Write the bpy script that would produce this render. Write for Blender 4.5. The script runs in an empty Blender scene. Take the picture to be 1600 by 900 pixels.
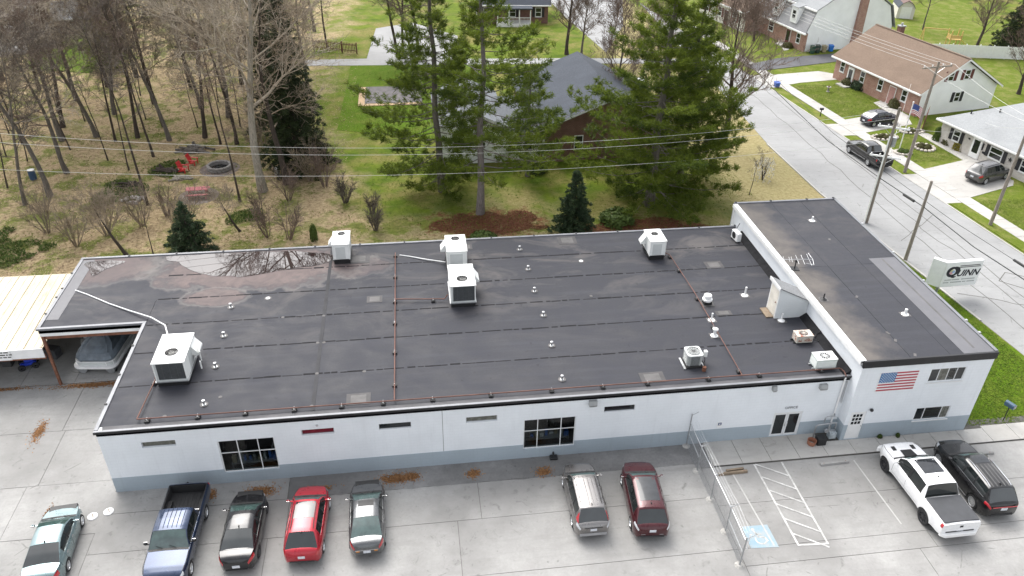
import bpy, bmesh, math, random
from mathutils import Vector, Matrix, noise as mnoise
R = math.radians
SC = bpy.context.scene
COL = SC.collection
random.seed(7)

# ---------------------------------------------------------------- camera
def make_camera():
    pitch, yaw, roll = 0.573003, 0.141546, 0.0194411
    cp, sp, cy, sy = math.cos(pitch), math.sin(pitch), math.cos(yaw), math.sin(yaw)
    fw = Vector((sy*cp, cy*cp, -sp)); r0 = Vector((cy, -sy, 0)); u0 = r0.cross(fw)
    r = r0*math.cos(roll) + u0*math.sin(roll); u = -r0*math.sin(roll) + u0*math.cos(roll)
    m = Matrix(((r.x, u.x, -fw.x, 16.1589), (r.y, u.y, -fw.y, -30.6734), (r.z, u.z, -fw.z, 31.2391), (0, 0, 0, 1)))
    cd = bpy.data.cameras.new('camera'); co = bpy.data.objects.new('camera', cd); COL.objects.link(co)
    co.matrix_world = m
    cd.sensor_width = 36; cd.lens = 1218.66/1600*36; cd.clip_start = 0.5; cd.clip_end = 2000
    SC.camera = co
make_camera()

# ---------------------------------------------------------------- sky, sun, exposure
TO_SUN = Vector((-0.20, 0.58, 0.79)).normalized()
SUN_EL = math.asin(TO_SUN.z); SUN_ROT = math.atan2(TO_SUN.x, TO_SUN.y)
def make_light():
    w = bpy.data.worlds.new('World'); SC.world = w; w.use_nodes = True
    nt = w.node_tree; nt.nodes.clear()
    sky = nt.nodes.new('ShaderNodeTexSky'); sky.sky_type = 'NISHITA'; sky.sun_disc = False
    sky.sun_elevation = SUN_EL; sky.sun_rotation = SUN_ROT; sky.dust_density = 4.0; sky.air_density = 1.0
    hs = nt.nodes.new('ShaderNodeHueSaturation'); hs.inputs['Saturation'].default_value = 0.22   # thin overcast: nearly colourless
    bg = nt.nodes.new('ShaderNodeBackground'); bg.inputs['Strength'].default_value = 0.15
    out = nt.nodes.new('ShaderNodeOutputWorld')
    nt.links.new(sky.outputs[0], hs.inputs['Color']); nt.links.new(hs.outputs[0], bg.inputs['Color']); nt.links.new(bg.outputs[0], out.inputs['Surface'])
    sd = bpy.data.lights.new('sun', 'SUN'); sd.energy = 0.65; sd.angle = R(40); sd.color = (1.0, 0.97, 0.92)
    so = bpy.data.objects.new('sun', sd); COL.objects.link(so)
    so.rotation_euler = TO_SUN.to_track_quat('Z', 'Y').to_euler()
    vs = SC.view_settings; vs.view_transform = 'Standard'; vs.look = 'None'; vs.gamma = 1; vs.exposure = 1.38
    vs.use_curve_mapping = False
make_light()

# ---------------------------------------------------------------- mesh helpers
class MB:
    """collects faces, builds ONE mesh object"""
    def __init__(s): s.v = []; s.f = []; s.m = []
    def add(s, vs, fs, m=0):
        o = len(s.v); s.v.extend(vs); s.f.extend([tuple(i+o for i in f) for f in fs]); s.m.extend([m]*len(fs)); return s
    def bx(s, x0, x1, y0, y1, z0, z1, m=0):
        return s.add([(x0,y0,z0),(x1,y0,z0),(x1,y1,z0),(x0,y1,z0),(x0,y0,z1),(x1,y0,z1),(x1,y1,z1),(x0,y1,z1)],
                     [(0,3,2,1),(4,5,6,7),(0,1,5,4),(1,2,6,5),(2,3,7,6),(3,0,4,7)], m)
    def box(s, c, d, rz=0, m=0, rx=0, ry=0):
        M = Matrix.Rotation(rz,3,'Z') @ Matrix.Rotation(ry,3,'Y') @ Matrix.Rotation(rx,3,'X'); c = Vector(c)
        vs = [tuple(c + M @ Vector((sx*d[0]/2, sy*d[1]/2, sz*d[2]/2))) for sz in (-1,1) for sx,sy in ((-1,-1),(1,-1),(1,1),(-1,1))]
        return s.add(vs, [(0,3,2,1),(4,5,6,7),(0,1,5,4),(1,2,6,5),(2,3,7,6),(3,0,4,7)], m)
    def beam(s, a, b, w, h=None, m=0):
        a = Vector(a); b = Vector(b); d = (b-a); h = h or w
        q = d.to_track_quat('X','Z').to_matrix(); vs = []
        for p in (a, b):
            for sy, sz in ((-1,-1),(1,-1),(1,1),(-1,1)): vs.append(tuple(p + q @ Vector((0, sy*w/2, sz*h/2))))
        return s.add(vs, [(0,3,2,1),(4,5,6,7),(0,1,5,4),(1,2,6,5),(2,3,7,6),(3,0,4,7)], m)
    def tube(s, pts, rad, n=6, m=0, cap=True):
        pts = [Vector(p) for p in pts]
        if not hasattr(rad, '__len__'): rad = [rad]*len(pts)
        vs = []; ref = Vector((0.13,0.31,0.94)); k = len(pts)
        for i, p in enumerate(pts):
            d = (pts[min(i+1,k-1)] - pts[max(i-1,0)]).normalized()
            a = d.cross(ref)
            if a.length < 0.1: a = d.cross(Vector((1,0,0)))
            a.normalize(); b = d.cross(a)
            for j in range(n):
                t = 2*math.pi*j/n; vs.append(tuple(p + (a*math.cos(t) + b*math.sin(t))*rad[i]))
        fs = [(i*n+j, i*n+(j+1)%n, (i+1)*n+(j+1)%n, (i+1)*n+j) for i in range(k-1) for j in range(n)]
        if cap and n > 2: fs += [tuple(range(n-1,-1,-1)), tuple((k-1)*n+j for j in range(n))]
        return s.add(vs, fs, m)
    def cyl(s, c, r, h, n=12, m=0, r1=None):
        c = Vector(c); return s.tube([c, c+Vector((0,0,h))], [r, r if r1 is None else r1], n, m)
    def lathe(s, prof, n=16, c=(0,0,0), axis='Z', m=0):
        vs = []; k = len(prof)
        for r, z in prof:
            for j in range(n):
                t = 2*math.pi*j/n; a, b = r*math.cos(t), r*math.sin(t)
                p = (a,b,z) if axis=='Z' else ((z,a,b) if axis=='X' else (b,z,a))
                vs.append((p[0]+c[0],p[1]+c[1],p[2]+c[2]))
        return s.add(vs, [(i*n+j, i*n+(j+1)%n, (i+1)*n+(j+1)%n, (i+1)*n+j) for i in range(k-1) for j in range(n)], m)
    def prism(s, poly, z0, z1, m=0):
        n = len(poly); vs = [(x,y,z0) for x,y in poly] + [(x,y,z1) for x,y in poly]
        return s.add(vs, [tuple(range(n-1,-1,-1)), tuple(range(n,2*n))] + [(i,(i+1)%n,n+(i+1)%n,n+i) for i in range(n)], m)
    def slab(s, pts, off, m=0):
        """polygon (3D points) extruded by the vector off"""
        n = len(pts); o = Vector(off); vs = [tuple(p) for p in pts] + [tuple(Vector(p)+o) for p in pts]
        return s.add(vs, [tuple(range(n-1,-1,-1)), tuple(range(n,2*n))] + [(i,(i+1)%n,n+(i+1)%n,n+i) for i in range(n)], m)
    def sph(s, c, r, n=8, k=6, m=0, sc=(1,1,1)):
        prof = [(max(1e-4, math.sin(math.pi*i/k))*r, -math.cos(math.pi*i/k)*r) for i in range(k+1)]
        b = len(s.v); s.lathe(prof, n, m=m)
        for i in range(b, len(s.v)):
            p = s.v[i]; s.v[i] = (p[0]*sc[0]+c[0], p[1]*sc[1]+c[1], p[2]*sc[2]+c[2])
        return s
    def mesh(s, name, mats, smooth=None, bevel=0, fixn=False):
        me = bpy.data.meshes.new(name); me.from_pydata(s.v, [], s.f)
        for mt in (mats if isinstance(mats, (list,tuple)) else [mats]): me.materials.append(mt)
        if any(s.m): me.polygons.foreach_set('material_index', s.m)
        if bevel or fixn:
            b = bmesh.new(); b.from_mesh(me)
            if fixn: bmesh.ops.recalc_face_normals(b, faces=b.faces[:])
            if bevel: bmesh.ops.bevel(b, geom=b.edges[:], offset=bevel, segments=1, affect='EDGES', clamp_overlap=True)
            b.to_mesh(me); b.free()
        if smooth:
            me.polygons.foreach_set('use_smooth', [True]*len(me.polygons))
            me.set_sharp_from_angle(angle=R(smooth))
        me.update(); return me
    def build(s, name, mats, parent=None, **k): return link(name, s.mesh(name, mats, **k), parent)
def link(name, data, parent=None):
    o = bpy.data.objects.new(name, data); COL.objects.link(o)
    if parent: o.parent = parent
    return o
def tag(o, label=None, cat=None, group=None, kind=None):
    if label: o['label'] = label
    if cat: o['category'] = cat
    if group: o['group'] = group
    if kind: o['kind'] = kind
    return o
def thing(name, label, cat, loc=(0,0,0), rz=0, group=None):
    o = link(name, None); o.location = loc; o.rotation_euler = (0,0,rz); o.empty_display_size = 0.3
    return tag(o, label, cat, group)
def copy_tree(o, parent=None):
    c = o.copy(); COL.objects.link(c); c.parent = parent
    for ch in list(o.children): copy_tree(ch, c)
    return c
def struct(name, mb, mat, **k): return tag(mb.build(name, mat, **k), kind='structure')
def text_mesh(name, txt, size, mat, depth=0.01, shear=0.0, align='CENTER', bold=0.0):
    cu = bpy.data.curves.new(name, 'FONT'); cu.body = txt; cu.size = size; cu.extrude = depth; cu.shear = shear; cu.offset = bold
    cu.align_x = align; cu.align_y = 'CENTER'; cu.resolution_u = 3
    o = bpy.data.objects.new(name, cu); COL.objects.link(o)
    bpy.context.view_layer.update()
    me = bpy.data.meshes.new_from_object(o.evaluated_get(bpy.context.evaluated_depsgraph_get()))
    bpy.data.objects.remove(o); bpy.data.curves.remove(cu)
    me.name = name; me.materials.clear(); me.materials.append(mat); return me

# ---------------------------------------------------------------- material helpers
class NT:
    def __init__(s, name):
        s.mat = bpy.data.materials.new(name); s.mat.use_nodes = True; s.t = s.mat.node_tree
        s.b = s.t.nodes['Principled BSDF']
    def n(s, typ, **k):
        nd = s.t.nodes.new(typ)
        for a, v in k.items(): setattr(nd, a, v)
        return nd
    def put(s, sock, v):
        if hasattr(v, 'is_output'): s.t.links.new(v, sock)
        elif hasattr(v, '__len__') and len(v) == 3 and sock.type == 'RGBA': sock.default_value = (*v, 1)
        else: sock.default_value = v
    def pos(s): return s.n('ShaderNodeNewGeometry').outputs['Position']
    def obj(s): return s.n('ShaderNodeTexCoord').outputs['Object']
    def rnd(s): return s.n('ShaderNodeObjectInfo').outputs['Random']
    def scale(s, vec, sc):
        m = s.n('ShaderNodeMapping'); s.put(m.inputs['Vector'], vec); m.inputs['Scale'].default_value = sc; return m.outputs[0]
    def noise(s, vec, scale, detail=3, rough=0.55, dist=0):
        n = s.n('ShaderNodeTexNoise'); s.put(n.inputs['Vector'], vec); n.inputs['Scale'].default_value = scale
        n.inputs['Detail'].default_value = detail; n.inputs['Roughness'].default_value = rough; n.inputs['Distortion'].default_value = dist
        return n.outputs['Fac']
    def rng(s, v, a, b, c=0.0, d=1.0):
        m = s.n('ShaderNodeMapRange'); s.put(m.inputs[0], v)
        for i, x in enumerate((a,b,c,d)): m.inputs[i+1].default_value = x
        return m.outputs[0]
    def math(s, op, a, b=0.0, clamp=False):
        m = s.n('ShaderNodeMath', operation=op); m.use_clamp = clamp; s.put(m.inputs[0], a); s.put(m.inputs[1], b); return m.outputs[0]
    def mix(s, f, a, b, mode='MIX'):
        m = s.n('ShaderNodeMix', data_type='RGBA', blend_type=mode); s.put(m.inputs[0], f); s.put(m.inputs[6], a); s.put(m.inputs[7], b); return m.outputs[2]
    def sep(s, v):
        m = s.n('ShaderNodeSeparateXYZ'); s.put(m.inputs[0], v); return m.outputs
    def bump(s, h, strength, dist=0.02):
        m = s.n('ShaderNodeBump'); s.put(m.inputs['Height'], h); m.inputs['Strength'].default_value = strength; m.inputs['Distance'].default_value = dist
        s.t.links.new(m.outputs[0], s.b.inputs['Normal'])
    def done(s, col=None, rough=None, metal=None, **k):
        if col is not None: s.put(s.b.inputs['Base Color'], col)
        if rough is not None: s.put(s.b.inputs['Roughness'], rough)
        if metal is not None: s.put(s.b.inputs['Metallic'], metal)
        for a, v in k.items(): s.put(s.b.inputs[a], v)
        return s.mat
def C(c, k): return tuple(min(1, x*k) for x in c)
_mc = {}
def pm(name, col, rough=0.75, var=0.22, scale=3.0, bump=0.0, bscale=40, metal=0.0, rnd=0.0, world=False, **k):
    """painted / plain surface with mottled tone, fine grain and optional relief"""
    if name in _mc: return _mc[name]
    t = NT(name); p = t.pos() if world else t.obj()
    a = t.noise(p, scale, 4, 0.6); g = t.noise(p, scale*14, 2)
    f = t.math('ADD', t.rng(a, .3, .7, 0, .75), t.rng(g, .3, .7, 0, .25))
    c = t.mix(f, C(col, 1-var), C(col, 1+var*.7))
    if rnd: c = t.mix(1.0, c, t.n('ShaderNodeCombineColor').outputs[0], 'MULTIPLY') if False else t.mix(t.math('MULTIPLY', t.rnd(), rnd), c, C(col, .45))
    if bump: t.bump(t.noise(p, bscale, 3), bump)
    _mc[name] = t.done(c, t.rng(g, .3, .7, max(0.03, rough-.08), min(1, rough+.08)), metal, **k)
    return _mc[name]
# ---------------------------------------------------------------- materials
def ground_mat():
    t = NT('ground_soil_and_grass'); p = t.pos(); x, y, z = t.sep(p)
    big = t.noise(p, .10, 4, .6); med = t.noise(p, .45, 4, .65); fine = t.noise(p, 3.2, 4, .7); grit = t.noise(p, 14, 2)
    lush = t.mix(t.rng(med, .35, .65), (.060,.100,.010), (.125,.165,.018))
    dry = t.mix(t.rng(fine, .3, .7), (.12,.115,.030), (.23,.205,.075))
    lawn = t.mix(t.rng(t.noise(p, .22, 4, .6), .45, .62), lush, dry)
    leaf = t.mix(t.rng(fine, .34, .66), (.17,.12,.068), (.50,.40,.245))
    leaf = t.mix(t.rng(grit, .35, .7), leaf, t.mix(t.rng(med, .4, .6), (.29,.22,.13), (.40,.32,.185)))
    # woodland floor: leaf litter west of x = 8, greener glades in the noise
    edge = t.math('SUBTRACT', t.math('ADD', x, t.rng(big, .2, .8, -9, 9)), t.rng(y, 28, 46, 9, 0))
    west = t.rng(edge, 3, 9, 1, 0)
    back = t.math('MULTIPLY', t.rng(t.math('ADD', y, t.rng(big, .2, .8, -5, 5)), 25, 33, .8, 0), t.rng(x, 22, 38, 1, .35))
    near_lot = t.math('MAXIMUM', west, back)
    glade = t.math('MULTIPLY', t.rng(med, .47, .58), t.rng(big, .32, .48))
    mossy = t.mix(t.rng(fine, .3, .7), (.055,.085,.012), (.16,.185,.035))
    lit = t.mix(t.math('MULTIPLY', glade, .85), leaf, mossy)
    c = t.mix(near_lot, lawn, lit)
    # dry tan lawn beside the street
    tan = t.math('MULTIPLY', t.rng(x, 42, 46), t.rng(t.math('ADD', y, t.rng(med, .2, .8, -4, 4)), 24, 28))
    tan = t.math('MULTIPLY', tan, t.rng(x, 54, 56, 1, 0))
    c = t.mix(t.math('MULTIPLY', tan, .85), c, t.mix(t.rng(fine, .35, .65), (.25,.20,.10), (.36,.31,.17)))
    # rust-red needle beds under the pines
    for cx, cy, rx, ry in ((22.3,27.4,5.2,2.6),(35.2,24.6,6.0,2.8),(40.5,22.6,3.5,1.8)):
        dx = t.math('DIVIDE', t.math('SUBTRACT', x, cx), rx); dy = t.math('DIVIDE', t.math('SUBTRACT', y, cy), ry)
        d = t.math('ADD', t.math('MULTIPLY', dx, dx), t.math('MULTIPLY', dy, dy))
        d = t.math('ADD', d, t.rng(t.noise(p, .8, 4, .7), .25, .75, -1.3, 1.3))
        c = t.mix(t.rng(d, .35, 1.2, .8, 0), c, t.mix(t.rng(fine, .3, .7), (.11,.042,.024), (.22,.09,.05)))
    t.bump(t.math('ADD', fine, t.math('MULTIPLY', grit, .5)), .5, .08)
    return t.done(c, .95, **{'Specular IOR Level': .08})
def concrete_mat(name, a, b, stain, rndk=.25):
    t = NT(name); p = t.pos(); x, y, z = t.sep(p)
    big = t.noise(p, .16, 4, .6); med = t.noise(p, .8, 5, .65); fine = t.noise(p, 7, 4, .7); grit = t.noise(p, 45, 2)
    c = t.mix(t.rng(t.math('ADD', med, t.math('MULTIPLY', fine, .6)), .55, 1.05), a, b)
    c = t.mix(t.rng(big, .42, .68, 0, .75), c, stain)
    st = t.math('MULTIPLY', t.rng(t.noise(p, 1.5, 5, .7, 1.2), .58, .72), t.rng(big, .40, .55))
    c = t.mix(t.math('MULTIPLY', st, .6), c, C(stain, .55))
    strk = t.noise(t.scale(p, (.22, 1.6, 1)), 1.3, 4, .6)
    c = t.mix(t.rng(strk, .52, .7, 0, .4), c, C(a, .75))
    spots = t.math('MULTIPLY', t.rng(t.noise(p, 3.1, 3, .6), .66, .74), .55)
    c = t.mix(spots, c, C(stain, .5))
    # hairline cracks
    v = t.n('ShaderNodeTexVoronoi', feature='DISTANCE_TO_EDGE'); t.put(v.inputs['Vector'], t.mix(.12, p, t.n('ShaderNodeTexNoise').outputs['Color'])); v.inputs['Scale'].default_value = .17
    ck = t.math('MULTIPLY', t.rng(v.outputs['Distance'], .0, .006, 1, 0), t.rng(med, .53, .60))
    c = t.mix(t.math('MULTIPLY', ck, .6), c, (.07,.065,.06))
    c = t.mix(t.math('MULTIPLY', t.rnd(), rndk), c, stain)
    c = t.mix(t.rng(grit, .3, .7, 0, .22), c, C(a, .7))
    t.bump(t.math('ADD', fine, grit), .12, .01)
    return t.done(c, t.rng(med, .3, .7, .75, .95), **{'Specular IOR Level': .25})
def membrane_mat(name, base, dusty=1.0):
    t = NT(name); p = t.pos(); x, y, z = t.sep(p)
    big = t.noise(p, .13, 4, .6); med = t.noise(p, .7, 5, .65, .6); fine = t.noise(p, 9, 3, .7); grit = t.noise(p, 60, 2)
    c = t.mix(t.rng(med, .32, .68), C(base, .78), C(base, 1.22))
    c = t.mix(t.rng(fine, .35, .7, 0, .35), c, C(base, 1.5))
    back = t.rng(y, 5, 15, .12, .85)
    dust = t.math('MULTIPLY', t.rng(t.noise(t.scale(p, (.5, 1, 1)), .45, 5, .65, .8), .49, .68), t.math('MULTIPLY', back, dusty))
    c = t.mix(t.math('MULTIPLY', dust, .75), c, (.135,.122,.113))
    st = t.noise(t.scale(p, (.16, 2.2, 1)), 1.0, 4, .6)
    c = t.mix(t.rng(st, .5, .72, 0, .4), c, C(base, 1.7))
    spots = t.rng(t.noise(p, 2.3, 2, .5), .70, .75)
    c = t.mix(t.math('MULTIPLY', spots, .4), c, C(base, .5))
    c = t.mix(t.math('MULTIPLY', t.rnd(), .16), c, C(base, 1.6))
    t.bump(t.math('ADD', fine, grit), .10, .01)
    return t, p, c, med
def roof_low_mat():
    t, p, c, med = membrane_mat('roof_membrane_low', (.030,.031,.038)); x, y, z = t.sep(p)
    # pink silt left where water stands: beds with their own outline
    for cx, cy, rx, ry, k in ((5.6,15.0,6.6,2.7,.8),(-4.2,16.0,3.4,2.0,.6),(3.6,11.7,2.0,1.0,.75),(12.2,14.4,2.2,1.2,.4)):
        dx = t.math('DIVIDE', t.math('SUBTRACT', x, cx), rx); dy = t.math('DIVIDE', t.math('SUBTRACT', y, cy), ry)
        d = t.math('ADD', t.math('MULTIPLY', dx, dx), t.math('MULTIPLY', dy, dy))
        d = t.math('ADD', d, t.rng(t.noise(p, .7, 4, .6), .25, .75, -.55, .55))
        c = t.mix(t.rng(d, .6, 1.05, k, 0), c, t.mix(t.rng(med, .35, .65), (.10,.075,.072), (.19,.145,.135)))
        ring = t.math('MULTIPLY', t.rng(d, .85, 1.08), t.rng(d, 1.1, 1.4, 1, 0))
        c = t.mix(t.math('MULTIPLY', ring, .45*k), c, (.22,.20,.185))
    return t.done(c, t.rng(med, .3, .7, .55, .78), **{'Specular IOR Level': .28})
def roof_tall_mat():
    t, p, c, med = membrane_mat('roof_membrane_tall', (.033,.034,.041), .4); x, y, z = t.sep(p)
    # worn brown dust along the west edge
    d = t.math('ADD', t.math('SUBTRACT', x, 40.6), t.rng(t.noise(p, .5, 4, .6), .25, .75, -1.2, 1.2))
    c = t.mix(t.rng(d, -.3, 1.3, .55, 0), c, t.mix(t.rng(med, .35, .65), (.12,.105,.09), (.20,.175,.15)))
    return t.done(c, t.rng(med, .3, .7, .55, .78), **{'Specular IOR Level': .28})
def wall_mat(name, col, dirt):
    t = NT(name); p = t.pos(); x, y, z = t.sep(p)
    med = t.noise(p, .6, 4, .6); fine = t.noise(p, 8, 3)
    c = t.mix(t.rng(med, .35, .65), C(col, .93), col)
    run = t.noise(t.scale(p, (2.2, 2.2, .16)), 1.6, 4, .6)
    c = t.mix(t.rng(run, .56, .82, 0, .32), c, dirt)
    # block coursing: painted-over mortar joints as fine relief
    w = t.n('ShaderNodeTexBrick'); vec = t.n('ShaderNodeCombineXYZ'); t.put(vec.inputs[0], t.math('ADD', x, y)); t.put(vec.inputs[1], z)
    t.put(w.inputs['Vector'], vec.outputs[0]); w.inputs['Scale'].default_value = 1; w.inputs['Brick Width'].default_value = .4; w.inputs['Row Height'].default_value = .2; w.inputs['Mortar Size'].default_value = .006
    w.inputs['Color1'].default_value = w.inputs['Color2'].default_value = (1,1,1,1); w.inputs['Mortar'].default_value = (0,0,0,1)
    c = t.mix(t.math('MULTIPLY', t.rng(w.outputs['Fac'], 0, 1), .30), c, dirt)
    t.bump(t.math('ADD', t.math('MULTIPLY', fine, .25), t.math('SUBTRACT', 1, w.outputs['Fac'])), .22, .008)
    return t.done(c, .62)
def brick_mat(name, c1, c2, mortar, vert=('x','z')):
    t = NT(name); p = t.obj(); x, y, z = t.sep(p)
    w = t.n('ShaderNodeTexBrick'); vec = t.n('ShaderNodeCombineXYZ'); t.put(vec.inputs[0], t.math('ADD', x, y)); t.put(vec.inputs[1], z)
    t.put(w.inputs['Vector'], vec.outputs[0]); w.inputs['Scale'].default_value = 1; w.inputs['Brick Width'].default_value = .24; w.inputs['Row Height'].default_value = .085; w.inputs['Mortar Size'].default_value = .010
    w.inputs['Color1'].default_value = (*c1,1); w.inputs['Color2'].default_value = (*c2,1); w.inputs['Mortar'].default_value = (*mortar,1)
    c = t.mix(t.rng(t.noise(p, 1.3, 4), .35, .7, 0, .45), w.outputs['Color'], C(c1, .6))
    t.bump(t.math('SUBTRACT', 1, w.outputs['Fac']), .35, .01)
    return t.done(c, .85)
def shingle_mat(name, col, var=.25):
    t = NT(name); p = t.obj(); x, y, z = t.sep(p)
    st = t.noise(t.scale(p, (6, 6, 30)), 1.0, 3, .7); big = t.noise(p, .35, 4, .6); run = t.noise(t.scale(p, (.5,1.6,.5)), .8, 4, .6)
    c = t.mix(t.rng(st, .3, .7), C(col, 1-var), C(col, 1+var)); c = t.mix(t.rng(big, .4, .7, 0, .4), c, C(col, .72)); c = t.mix(t.rng(run, .5, .7, 0, .3), c, C(col, 1.3))
    t.bump(st, .3, .02)
    return t.done(c, .9, **{'Specular IOR Level': .2})
def siding_mat(name, col):
    t = NT(name); p = t.obj(); x, y, z = t.sep(p)
    w = t.math('FRACT', t.math('MULTIPLY', z, 7.0)); c = t.mix(t.rng(t.noise(p, .7, 3), .35, .65), C(col, .92), col)
    t.bump(w, .35, .02); return t.done(c, .55)
def bark_mat(name, col):
    t = NT(name); p = t.obj(); n = t.noise(t.scale(p, (5,5,1.1)), 2.2, 5, .7, .5); m = t.noise(p, .8, 3)
    c = t.mix(t.rng(n, .35, .65), C(col, .5), C(col, 1.25)); c = t.mix(t.rng(m, .4, .7, 0, .4), c, C(col, .75)); c = t.mix(t.math('MULTIPLY', t.rnd(), .35), c, C(col, .55))
    t.bump(n, .6, .05); return t.done(c, .95)
def leaf_mat(name, a, b, rough=.6, trans=.25):
    """needles / leaves: colour varies leaf by leaf through a per-face attribute"""
    t = NT(name); at = t.n('ShaderNodeAttribute', attribute_name='tone'); c = t.mix(at.outputs['Fac'], a, b)
    c = t.mix(t.math('MULTIPLY', t.rnd(), .25), c, C(a, .9))
    m = t.done(c, rough, **{'Specular IOR Level': .3})
    if trans:
        tr = t.n('ShaderNodeBsdfTranslucent'); t.put(tr.inputs[0], t.mix(.5, c, b)); mx = t.n('ShaderNodeMixShader'); mx.inputs[0].default_value = trans
        t.t.links.new(t.b.outputs[0], mx.inputs[1]); t.t.links.new(tr.outputs[0], mx.inputs[2]); t.t.links.new(mx.outputs[0], t.t.nodes['Material Output'].inputs['Surface'])
    return m
def car_paint(name, col, metal=.35, rough=.28):
    t = NT(name); p = t.obj(); d = t.noise(p, 2.5, 4, .6); fl = t.noise(p, 260, 1)
    c = t.mix(t.rng(d, .35, .7, 0, .05), col, (.30,.29,.27)); c = t.mix(t.rng(fl, .35, .65, 0, .25), c, C(col, 1.35))
    return t.done(c, t.rng(d, .3, .7, rough-.05, rough+.1), metal, **{'Coat Weight': .6, 'Coat Roughness': .05, 'Specular IOR Level': .3})
def glass_mat(name, col=(.012,.016,.016), rough=.05, ior=1.75):
    t = NT(name); p = t.obj(); d = t.noise(p, 3, 3)
    c = t.mix(t.rng(d, .35, .7), col, C(col, 1.6)); return t.done(c, t.rng(d, .3, .7, rough, rough+.05), 0, IOR=ior)

M = {}
M['ground'] = ground_mat()
M['conc'] = concrete_mat('lot_concrete', (.30,.294,.283), (.41,.404,.39), (.185,.181,.174))
M['conc_new'] = concrete_mat('walk_concrete', (.42,.405,.38), (.51,.50,.475), (.33,.315,.29), .2)
M['asph_old'] = concrete_mat('old_asphalt', (.17,.168,.165), (.28,.275,.27), (.10,.098,.095), .2)
M['road'] = concrete_mat('road_asphalt', (.29,.292,.29), (.345,.346,.343), (.245,.245,.243), .1)
M['black_asph'] = concrete_mat('driveway_asphalt', (.10,.10,.11), (.15,.15,.155), (.07,.07,.075), .1)
M['joint'] = pm('joint_dirt', (.10,.095,.085), .95, .4, 2, world=True)
M['roof_low'] = roof_low_mat(); M['roof_tall'] = roof_tall_mat()
M['roof_new'] = pm('roof_membrane_new', (.125,.125,.135), .6, .15, .8, world=True)
M['patch'] = pm('roof_patch', (.105,.10,.098), .7, .35, 2, world=True)
M['seam'] = pm('roof_seam', (.019,.019,.021), .85, .5, 2.5, world=True, **{'Specular IOR Level': .15})
M['wall_white'] = wall_mat('painted_block_white', (.80,.83,.86), (.58,.60,.62))
M['wall_grey'] = wall_mat('painted_block_grey', (.37,.43,.475), (.25,.28,.30))
M['trim_grey'] = pm('metal_coping', (.20,.205,.22), .5, .25, 1.2, metal=.2, world=True)
M['trim_white'] = pm('white_trim', (.80,.80,.79), .5, .1, 1.5)
M['trim_black'] = pm('black_fascia', (.018,.018,.02), .5, .3, 1.5)
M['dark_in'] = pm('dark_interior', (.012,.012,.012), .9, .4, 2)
M['glass'] = glass_mat('window_glass', (.010,.013,.015), .04, 1.6)
M['glass_red'] = glass_mat('window_red_film', (.10,.012,.02), .1, 1.5)
M['glass_olive'] = glass_mat('window_fogged', (.10,.10,.085), .25, 1.5)
M['alu'] = pm('aluminium', (.55,.56,.57), .4, .12, 3, metal=.6)
M['galv'] = pm('galvanised_steel', (.42,.43,.44), .45, .25, 4, metal=.7)
M['rtu'] = pm('unit_sheet_metal', (.80,.81,.79), .5, .08, 1.2)
M['rtu_grey'] = pm('unit_light_grey', (.56,.58,.57), .5, .12, 1.5)
M['coil'] = pm('condenser_coil', (.075,.08,.085), .55, .3, 8, metal=.4, bump=.3, bscale=120)
M['black'] = pm('black_plastic', (.015,.015,.016), .55, .3, 4)
M['rubber'] = pm('tyre_rubber', (.022,.022,.023), .85, .35, 6)
M['rust'] = pm('rusty_steel', (.20,.085,.05), .85, .5, 4, bump=.2)
M['rust_pipe'] = pm('primed_gas_pipe', (.15,.072,.055), .75, .4, 1.2)
M['chrome'] = pm('chrome', (.75,.75,.76), .15, .06, 4, metal=1.0)
M['white'] = pm('white_paint', (.80,.80,.79), .45, .08, 3)
def worn_mat(name, col, base, a, b):
    t = NT(name); p = t.pos(); n = t.noise(p, 2.2, 5, .7); g = t.noise(p, 18, 3, .7); f = t.math('ADD', n, t.math('MULTIPLY', g, .55))
    return t.done(t.mix(t.rng(f, a, b), base, col), .9, **{'Specular IOR Level': .2})
M['white_worn'] = worn_mat('worn_white_marking', (.66,.655,.64), (.37,.365,.35), .66, .98)
M['blue_mark'] = worn_mat('faded_blue_marking', (.22,.35,.43), (.35,.375,.38), .58, 1.0)
M['wood'] = pm('weathered_wood', (.22,.17,.12), .9, .4, 3, bump=.3)
M['pole'] = bark_mat('pole_wood', (.30,.26,.22))
M['water'] = None

# ---------------------------------------------------------------- the setting
def sheet(name, x0, x1, y0, y1, z, mat, label=None): return struct(name, MB().bx(x0, x1, y0, y1, z-.25, z), mat)
def poly_sheet(name, poly, z, mat): return struct(name, MB().prism(poly, z-.25, z), mat)
struct('ground', MB().add([(-420,-160,0),(480,-160,0),(480,520,0),(-420,520,0)], [(0,1,2,3)]), M['ground'])
H, L, D, W1, Y1, HT, WT, DT, DF = 4.23, 39.475, 17.31, -5.92, 9.275, 5.74, 7.71, 18.02, -0.71   # the two blocks

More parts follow.
